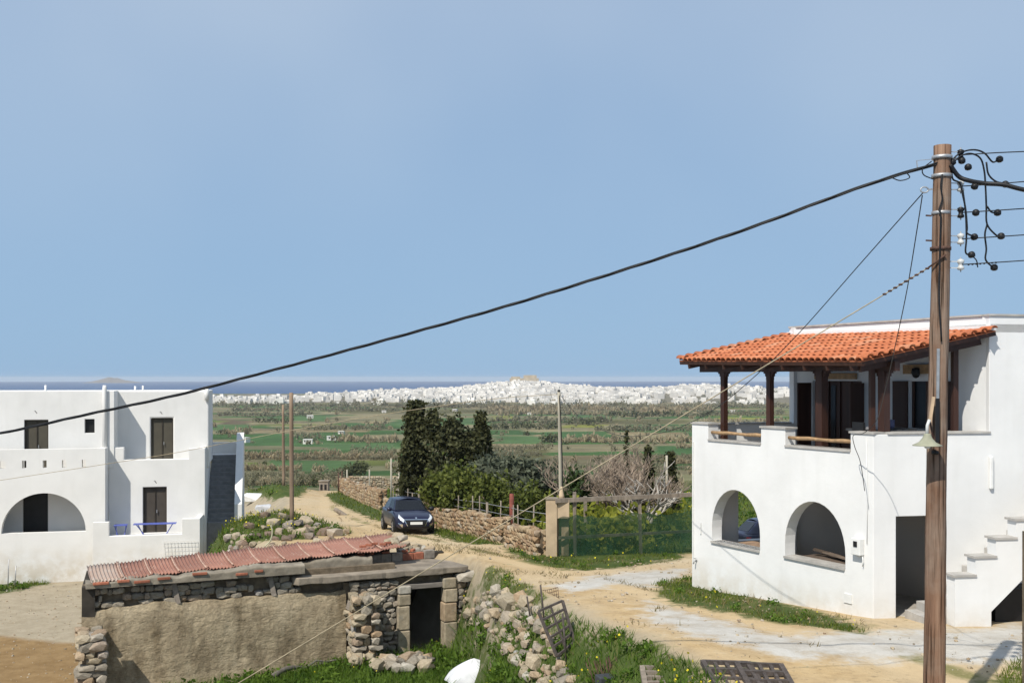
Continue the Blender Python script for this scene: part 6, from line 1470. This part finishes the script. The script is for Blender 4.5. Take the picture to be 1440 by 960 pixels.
bare_tree('fig_tree', 'leafless pale grey fig with crooked limbs near the narrow cypresses', 902, 41.4, 3.3, .8, MAT['twig2'], 12, 4, .14, .6, 3, .0)

# grass blades and weeds, sampled over the green areas
def sample_poly(poly, n, gap=False):
    xs = [p[0] for p in poly]; ys = [p[1] for p in poly]; x = RNG.uniform(min(xs) - .3, max(xs) + .3, n); y = RNG.uniform(min(ys) - .3, max(ys) + .3, n)
    s = sd_poly(x, y, poly); k = (s < (fbm(x * .8, y * .8, 33) - .55) * .7) & (fbm(x * 1.1, y * 1.1, 35) + .12 * RNG.random(n) > (.50 if gap else 0)) & (np.hypot((x - SACK[0]) * 1.0, y - SACK[1] + .55) > .78); return x[k], y[k]
def gzv(x, y): return ground_z(x, y)
def blades(x, y, h, w, lean=.5):
    n = len(x); z = gzv(x, y); a = RNG.uniform(0, 6.283, n); hh = h * (.45 + .8 * RNG.random(n)); ww = w * (.7 + .6 * RNG.random(n))
    lx = RNG.normal(size=n) * lean * hh; ly = RNG.normal(size=n) * lean * hh
    p0 = np.stack([x - np.cos(a) * ww, y - np.sin(a) * ww, z - .02], 1); p1 = np.stack([x + np.cos(a) * ww, y + np.sin(a) * ww, z - .02], 1); p2 = np.stack([x + lx, y + ly, z + hh], 1)
    return np.stack([p0, p1, p2], 1).reshape(-1, 3), np.arange(3 * n).reshape(n, 3)
MAT['grass'] = leafmat('meadow_grass', (.050, .088, .010), (.190, .225, .034), .38)
MAT['grass_lush'] = leafmat('lush_weeds', (.036, .088, .008), (.145, .225, .030), .38)
MAT['flower'] = M('yellow_petals', (.62, .52, .02), .7, .15, 4, island=.25)
def grass_obj(name, label, specs, mat):
    VV = []; FF = []; b = 0
    for keys, n, h, w in specs:
        for k in ([keys] if isinstance(keys, str) else keys):
            x, y = sample_poly(POLY[k], n, k in ('house', 'pillar', 'left', 'verge', 'notch')); hv = h * (.5 + 1.1 * fbm(x * .7, y * .7, 51)); V, F = blades(x, y, hv, w); VV.append(V); FF.append(F + b); b += len(V)
    o = link(name, npmesh(name, np.concatenate(VV), np.concatenate(FF)), mat); return tag(o, label, 'grass', kind='stuff')
grass_obj('meadow_grass', 'short green grass on the verges and garden', [('pillar', 9000, .10, .016), ('house', 9000, .085, .012), ('strip', 2500, .2, .03), ('strip2', 3500, .15, .022), ('mound', 3500, .28, .04), ('notch', 3500, .13, .012), ('verge', 2500, .14, .01), ('left', 3500, .16, .022), ('garden', 22000, .30, .035), ('flowers', 7000, .22, .022), ('bankside', 3500, .2, .022)], MAT['grass'])
grass_obj('bank_grass', 'lush green weeds on the bank and before the ruin', [('bank', 42000, .20, .013), ('yard', 30000, .34, .016)], MAT['grass_lush'])
def weed_clumps():
    """broad-leaved clumps of the yard and rubble, too many to count"""
    VV = []; FF = []; b = 0
    for key, n, s in (('yard', 380, .22), ('bank', 260, .16), ('flowers', 80, .18), ('bankside', 40, .2), ('notch', 30, .16), ('garden', 260, .34), ('left', 30, .2), ('mound', 40, .3), ('pillar', 50, .12), ('house', 60, .11)):
        x, y = sample_poly(POLY[key], n); z = gzv(x, y)
        for i in range(len(x)):
            m = 46; C = np.array([x[i], y[i], z[i] + s * .5]) + RNG.normal(size=(m, 3)) * np.array([s * .55, s * .55, s * .42]); V, F = leaves(C, None, s * .34, 1.7, .3); VV.append(V); FF.append(F + b); b += len(V)
    o = link('weed_clumps', npmesh('weed_clumps', np.concatenate(VV), np.concatenate(FF)), MAT['grass_lush']); tag(o, 'leafy weed clumps growing through grass and rubble', 'weeds', kind='stuff')
weed_clumps()
def dry_weeds():
    x = []; y = []
    for key, n in (('flowers', 1500), ('house', 1500), ('bank', 2500), ('notch', 700)):
        a, b = sample_poly(POLY[key], n); x.append(a); y.append(b)
    tt = RNG.random(2600) * (len(TRACK) - 1); ti = tt.astype(int); tf = tt - ti; TA = np.array(TRACK); cx = TA[ti, 0] * (1 - tf) + TA[ti + 1, 0] * tf + RNG.normal(size=2600) * .13; cy = TA[ti, 1] * (1 - tf) + TA[ti + 1, 1] * tf
    kk = (fbm(cx * .5, cy * .5, 63) > .44) & (cy > 27) & (cy < 70); x.append(cx[kk]); y.append(cy[kk])
    ex = RNG.uniform(-3, 6, 26000); ey = RNG.uniform(19, 44, 26000); s = sd_poly(ex, ey, POLY['road']); k = (s < 0) & (fbm(ex * .9, ey * .9, 61) > .56) & (RNG.random(26000) < .5); x.append(ex[k]); y.append(ey[k])
    x = np.concatenate(x); y = np.concatenate(y); V, F = blades(x, y, .07 + .05 * RNG.random(len(x)), .012, .9)
    o = link('dry_weeds', npmesh('dry_weeds', V, F), leafmat('straw_weeds', (.10, .085, .03), (.26, .21, .10), .25)); tag(o, 'sparse dry weeds along the dirt track', 'weeds', kind='stuff')
dry_weeds()
def flowers():
    C = []
    for key, n, h in (('bank', 3200, .2), ('flowers', 1500, .24), ('garden', 2600, .38), ('mound', 500, .3), ('pillar', 260, .1), ('notch', 160, .15), ('house', 60, .1), ('yard', 200, .3)):
        x, y = sample_poly(POLY[key], n); k = fbm(x * .6, y * .6, 71) > (.45 if key != 'bank' else .48); x, y = x[k], y[k]; C.append(np.stack([x, y, gzv(x, y) + h * (.7 + .6 * RNG.random(len(x)))], 1))
    C = np.concatenate(C); V, F = leaves(C, None, .05 + .012 * (C[:, 1] > 36), 1.0, 0)
    o = link('yellow_flowers', npmesh('yellow_flowers', V, F), MAT['flower']); tag(o, 'small yellow wild flowers scattered through the grass', 'flowers', kind='stuff')
flowers()

# hedges, reeds and scrub of the plain
MAT['reed'] = leafmat('dry_reed', (.26, .215, .130), (.50, .42, .275), .45)
MAT['scrub'] = leafmat('grey_scrub', (.15, .145, .088), (.34, .31, .20), .45)
MAT['hedge'] = leafmat('dark_hedge', (.050, .060, .028), (.14, .15, .070), .3)
def plain_bushes():
    B = {'reed': [], 'scrub': [], 'hedge': []}
    rng = np.random.default_rng(23)
    def gp(px, py):
        D = np.geomspace(95, 2100, 1500); x = (px - HX) / FPX * D; z = EYE - (py - HY) / FPX * D; k = np.argmax(z <= ground_z(x, D)); return float(x[k]), float(D[k])
    rows = [(345, 560, 645, 2.4, 'reed'), (400, 560, 646, 1.6, 'scrub'), (470, 556, 621, 3.4, 'reed'), (345, 420, 662, 1.5, 'reed'), (345, 480, 671, 1.3, 'scrub'), (345, 480, 682, 1.2, 'reed'), (415, 452, 617, 3.6, 'scrub'), (690, 780, 603, 5, 'hedge'), (310, 440, 585, 5, 'scrub'), (330, 560, 578, 6, 'scrub'),
            (690, 860, 594, 6, 'scrub'), (800, 840, 597, 6, 'hedge'), (780, 980, 622, 3.6, 'reed'), (690, 770, 633, 2.4, 'scrub'), (690, 960, 583, 6, 'reed'), (860, 1000, 586, 6, 'hedge'), (840, 1100, 606, 4, 'scrub'), (300, 720, 572, 7, 'scrub'), (600, 1110, 573, 7, 'scrub'), (690, 1000, 577, 7, 'reed'), (500, 560, 640, 3, 'scrub'),
            (360, 410, 594, 5, 'hedge'), (430, 540, 604, 4, 'scrub'), (310, 350, 610, 4, 'reed'), (690, 760, 641, 2.2, 'scrub'), (870, 975, 645, 1.8, 'scrub'), (930, 975, 652, 1.5, 'reed'), (780, 975, 660, 1.3, 'scrub'), (560, 700, 664, 1.4, 'scrub'), (985, 1100, 598, 5, 'reed'), (985, 1100, 584, 6, 'scrub'), (1000, 1100, 624, 3.4, 'reed')]
    for x0, x1, y, h, k in rows:
        px = x0
        while px < x1:
            X, D = gp(px, y + rng.normal() * .7); hh = h * (.55 + .7 * rng.random()); B[k if rng.random() < .85 else 'scrub'].append((X, D, hh)); px += hh * (.35 + .5 * rng.random()) / D * FPX * 1.0 + .6
    for i in range(1700):                                              # loose scatter, thicker along parcel edges
        D = 100 * (18 ** rng.random()); t = rng.uniform(-.62, .62); x = t * D
        v = -x * math.sin(.1) + D * math.cos(.1); e = abs((v / 34) % 1 - .5)
        if rng.random() > (1.0 if e > .40 else .22): continue
        hh = rng.uniform(1.0, 3.0) * (.55 + D / 900); B[rng.choice(['scrub', 'scrub', 'reed', 'hedge'], p=[.4, .15, .27, .18])].append((x, D, hh))
    for px, py, h in ((485, 672, 4.5), (505, 668, 5.5), (512, 660, 3.5), (776, 622, 9), (783, 618, 6), (877, 606, 7), (868, 604, 6), (884, 603, 6), (1060, 604, 6), (742, 612, 5), (575, 574, 9), (520, 578, 8)):
        X, D = gp(px, py); B['hedge'] += [(X + rng.normal() * h * .2, D, h * .5), (X, D, h * .55), (X + rng.normal() * h * .25, D, h * .45)]
    for k, arr in B.items():
        VV = []; FF = []; bb = 0; arr = np.array(arr)
        for d0, d1, m, ls in ((0, 190, 420, .085), (190, 420, 170, .13), (420, 9999, 52, .23)):   # finer leaves where the plants are near
            A = arr[(arr[:, 1] >= d0) & (arr[:, 1] < d1)]; n = len(A)
            if not n: continue
            z = ground_z(A[:, 0], A[:, 1]); q = rng.normal(size=(n, m, 3)); q /= np.linalg.norm(q, axis=2, keepdims=True); q *= rng.random((n, m, 1)) ** .45
            q *= 1 + .35 * np.sin(q[..., :1] * 5 + 3 * rng.random((n, 1, 1)) * 6)
            H = A[:, 2][:, None]
            C = np.stack([A[:, 0][:, None] + q[..., 0] * H * .75, A[:, 1][:, None] + q[..., 1] * H * .6, z[:, None] + H * .42 + q[..., 2] * H * .5], -1).reshape(-1, 3)
            s = np.repeat(A[:, 2] * ls, m); V, F = leaves(C, None, s, 1.5 if k != 'reed' else 2.8, 0 if k != 'reed' else 1.2, rng); VV.append(V); FF.append(F + bb); bb += len(V)
        V = np.concatenate(VV); F = np.concatenate(FF)
        nm = {'reed': 'reed_beds', 'scrub': 'scrub_bushes', 'hedge': 'hedge_bushes'}[k]
        o = link(nm, npmesh(nm, V, F), MAT[k]); tag(o, {'reed': 'tan reed rows dividing the fields of the plain', 'scrub': 'grey-green scrub spread over the plain', 'hedge': 'dark green hedges and trees of the plain'}[k], 'shrubs', kind='stuff')
plain_bushes()

def gravel():
    """pebbles and clods lying loose on the track and yard"""
    rk = [rock_mesh(500 + k, npt=9) for k in range(5)]; arr = [(np.array([v.co for v in me.vertices]), [list(p.vertices) for p in me.polygons]) for me in rk]
    x = RNG.uniform(-9, 11, 9000); y = RNG.uniform(15, 60, 9000); k = (sd_poly(x, y, POLY['road']) < -.1) & (fbm(x * .5, y * .5, 81) + RNG.random(9000) * .3 > .58); x2 = RNG.uniform(-24, -9, 2600); y2 = RNG.uniform(28, 48, 2600)
    x = np.concatenate([x[k], x2]); y = np.concatenate([y[k], y2]); z = gzv(x, y); mb = MB()
    for i in range(len(x)):
        s = .015 + .05 * random.random() ** 4; vs, fs = arr[i % 5]; a = random.uniform(0, 6.28); c, sn = math.cos(a) * s * 1.6, math.sin(a) * s * 1.6
        mb.add(np.stack([x[i] + vs[:, 0] * c - vs[:, 1] * sn, y[i] + vs[:, 0] * sn + vs[:, 1] * c, z[i] + vs[:, 2] * s * 1.2 + s * .2], -1).tolist(), fs)
    o = mb.build('gravel', MAT['stone_pale'], recalc=False); tag(o, 'loose pebbles and clods on the sandy track and yard', 'gravel', kind='stuff')
gravel()

def garden_weeds():
    """tall yellow-green weeds behind the netted fence"""
    VV = []; FF = []; b = 0
    for i in range(230):
        y = random.uniform(37.6, 47); x = random.uniform(1.7, 3.0 + (y - 36) * .45); s = random.uniform(.35, .78); z = gz(x, y)
        C = np.array([x, y, z + s * .9]) + RNG.normal(size=(60, 3)) * np.array([s * .6, s * .6, s * .55]); V, F = leaves(C, None, s * .22, 1.8, .4); VV.append(V); FF.append(F + b); b += len(V)
    o = link('garden_weeds', npmesh('garden_weeds', np.concatenate(VV), np.concatenate(FF)), leafmat('yellow_green_weed', (.11, .14, .018), (.36, .36, .05), .45)); tag(o, 'tall yellow-green weeds behind the netted fence', 'weeds', kind='stuff')
garden_weeds()
# ---------------------------------------------------------------- distant town on its low hill, farmhouses, haze
MAT['town'] = M('town_whitewash', (.77, .74, .69), .9, .08, .2, rand=.35)
MAT['town2'] = M('town_whitewash_mass', (.79, .76, .71), .9, .08, .2, island=.35)
MAT['castle'] = M('castle_stone', (.42, .36, .27), .95, .2, .1)
def town():
    rng = np.random.default_rng(5); L = []
    while len(L) < 2400:
        px = rng.uniform(295, 1560) if rng.random() < .45 else rng.normal(740, 210); D = rng.uniform(1520, 2230) if px > 430 else rng.uniform(1600, 1880)
        if px < 290 or px > 1560: continue
        t = (D - 1520) / 710
        dens = np.interp(px, [290, 420, 520, 600, 735, 850, 930, 1000, 1080, 1300, 1560], [.22, .2, .4, .8, 1, .85, .55, .8, .45, .4, .4])
        if px > 850 and .25 < t < .5 and rng.random() < .55: continue
        if rng.random() > dens * (.06 + 1.15 * t ** 1.3 if px > 430 else .8): continue
        x = (px - HX) / FPX * D; L.append((x, D))
    A = np.array(L); Z = ground_z(A[:, 0], A[:, 1])
    # how large each shows: nearest first
    order = np.argsort(A[:, 1]); near = [i for i in order if abs(A[i, 0]) < A[i, 1] * .47][:285]; ns = set(near)
    def geo(w, d, h, step):
        mb = MB(); mb.box((0, 0, h / 2 - 1), (w, d, h + 2))
        if step: mb.box((w * .2, d * .1, h + 1.3), (w * .5, d * .6, 2.6))
        mb.box((-w * .2, -d * .5 - .06, h * .30), (1.2, .1, 1.8)); return mb
    variants = []
    for k in range(8):
        w, d, h = rng.uniform(7, 13), rng.uniform(7, 11), rng.choice([3.6, 6.2, 6.4, 7.2]); mb = MB(); mb.box((0, 0, h / 2 - 1), (w, d, h + 2))
        if k % 2: mb.box((w * .2, d * .1, h + 1.2), (w * .5, d * .6, 2.6))
        if k % 3 == 0: mb.box((-w * .65, 0, h * .25 - .5), (w * .4, d * .8, h * .5 + 1))
        me = mb.mesh('town_house'); me.materials.append(MAT['town']); variants.append(me)
    for i in near:
        o = bpy.data.objects.new('town_house', variants[rng.integers(0, 8)]); COL.objects.link(o); o.location = (A[i, 0], A[i, 1], Z[i]); o.rotation_euler = (0, 0, rng.uniform(-.5, .5)); s = rng.uniform(.8, 1.3); o.scale = (s, s, rng.uniform(.85, 1.15))
        tag(o, 'small white cubic house along the near edge of the distant town', 'house', 'white houses of the distant town')
    mb = MB()
    for i in range(len(A)):
        if i in ns: continue
        w, d, h = rng.uniform(7, 14), rng.uniform(7, 12), rng.choice([3.4, 6.2, 6.6, 7.2, 9.2]); rz = rng.uniform(-.5, .5); mb.box((A[i, 0], A[i, 1], Z[i] + h / 2 - 1), (w, d, h + 2), rz)
        if rng.random() < .5: mb.box((A[i, 0] + 1.2, A[i, 1] + 1, Z[i] + h + 1.2), (w * .5, d * .5, 2.6), rz)
    o = mb.build('town_houses', MAT['town2'], recalc=False); tag(o, 'dense white mass of houses covering the town hill', 'town', kind='stuff')
    # dark openings of the nearest houses read as specks: trees between the houses
    C = []
    for k in range(650):
        i = rng.integers(0, len(A)); C.append(np.array([A[i, 0] + rng.normal() * 9, A[i, 1] - 7, Z[i] + 2.0]) + rng.normal(size=(26, 3)) * np.array([3.2, 2.5, 1.8]))
    C = np.concatenate(C); V, F = leaves(C, None, 1.7, 1.3, 0, rng); o = link('town_trees', npmesh('town_trees', V, F), MAT['hedge']); tag(o, 'dark trees between the white houses of the town', 'trees', kind='stuff')
    # castle on the summit
    x, D = P(737, 0, 2150).x, 2150; z = gz(x, D); H = empty('hilltop_castle', (x, D, z), 'tan stone castle on the summit of the distant town', 'castle')
    MB().box((x, D - 12, z + 4.5), (58, 26, 15)).build('curtain_wall', MAT['castle'], H); MB().box((x + 12, D, z + 8), (26, 20, 20)).build('keep', MAT['castle'], H); MB().box((x - 17, D - 2, z + 7), (18, 18, 16)).build('tower', MAT['castle'], H)
    for dx in (-24, -8, 6, 22): MB().box((x + dx, D - 26, z + 3), (4, 3, 12)).build('buttress', MAT['castle'], H)
    for k, (dx, dz) in enumerate(((-20, 3), (-12, 5), (2, 4), (10, 3), (18, 5))): MB().box((x + dx, D - 25.1, z + dz), (2.0, .3, 2.6)).build('window', MAT['door_black'], H)
town()
def farmhouses():
    spec = [(343, 622, 1.0, 'white farm shed left in the plain beside the side stair'), (433, 624, .9, 'low white farm building in the green fields, left of the cypress'), (466, 619, .9, 'low grey-white farm building right of another in the green fields'), (436, 588, 1.2, 'white farmhouse in the far fields above the wooden poles'), (480, 610, .7, 'tiny white hut among the reed rows'),
            (812, 569, 1.3, 'white farmhouse below the town right of the slim pole top'), (640, 578, 1.1, 'small white farmhouse above the dark conifer'), (700, 583, 1.0, 'small white farmhouse above the pointed cypress'), (745, 583, .9, 'small white farmhouse left of the slim pole'), (905, 582, 1.0, 'small white farmhouse right of the slim pole in the fields'), (1030, 580, 1.1, 'white farmhouse seen between the terrace posts'), (540, 580, 1.0, 'white farmhouse left of the dark cypress top'), (862, 580, .9, 'tiny white farmhouse under the sagging cable')]
    for px, py, s, lb in spec:
        D = np.geomspace(100, 2000, 1200); x = (px - HX) / FPX * D; z = EYE - (py - HY) / FPX * D; k = np.argmax(z <= ground_z(x, D)); X, Y = float(x[k]), float(D[k]); Zg = float(ground_z(np.array([X]), np.array([Y]))[0])
        H = empty('farmhouse', (X, Y, Zg), lb, 'house', 'farmhouses scattered over the plain'); w, d, h = 4.6 * s, 3.6 * s, 2.2 * s
        rz = random.uniform(-.4, .4); MB().box((X, Y, Zg + h / 2 - .5), (w, d, h + 1), rz).build('wall', MAT['town'], H); MB().box((X, Y, Zg + h + .1), (w + .2, d + .2, .25), rz).build('roof', MAT['town'], H)
        c, sn = math.cos(rz), math.sin(rz); fx, fy = X + sn * (d / 2 + .03), Y - c * (d / 2 + .03)
        MB().box((fx, fy, Zg + .9), (.8, .06, 1.8), rz).build('door', MAT['door_brown'], H)
        for e in (-.3, .3): MB().box((fx + c * w * e, fy + sn * w * e, Zg + 1.35), (.6, .06, .7), rz).build('window', MAT['door_black'], H)
    # stone hut at the end of the track
    D = 90; c = P(456, 684, D); H = empty('stone_hut', (c.x, D, gz(c.x, D)), 'tiny stone hut with two dark openings at the end of the track', 'hut'); zb = gz(c.x, D)
    MB().box((c.x, D, zb + .35), (.75, .8, .9)).build('wall', MAT['stone_dark'], H); MB().box((c.x, D, zb + .84), (.85, .9, .08)).build('roof', MAT['slab'], H)
    for dx in (-.17, .17): MB().box((c.x + dx, D - .41, zb + .35), (.18, .04, .45)).build('opening', MAT['door_black'], H)
farmhouses()
def haze():
    m = bpy.data.materials.new('summer_haze'); m.use_nodes = True; n = m.node_tree; n.nodes.clear(); o = n.nodes.new('ShaderNodeOutputMaterial'); v = n.nodes.new('ShaderNodeVolumePrincipled')
    v.inputs['Color'].default_value = (.88, .93, 1, 1); v.inputs['Density'].default_value = .000075; v.inputs['Anisotropy'].default_value = .0
    n.links.new(v.outputs[0], o.inputs['Volume'])
    x = MB().box((0, 6700, (SEA_Z - 8 + 13) / 2), (26500, 14600, 13 - (SEA_Z - 8))).build('haze', m); tag(x, 'thin pale haze over land and sea', kind='stuff')
haze()
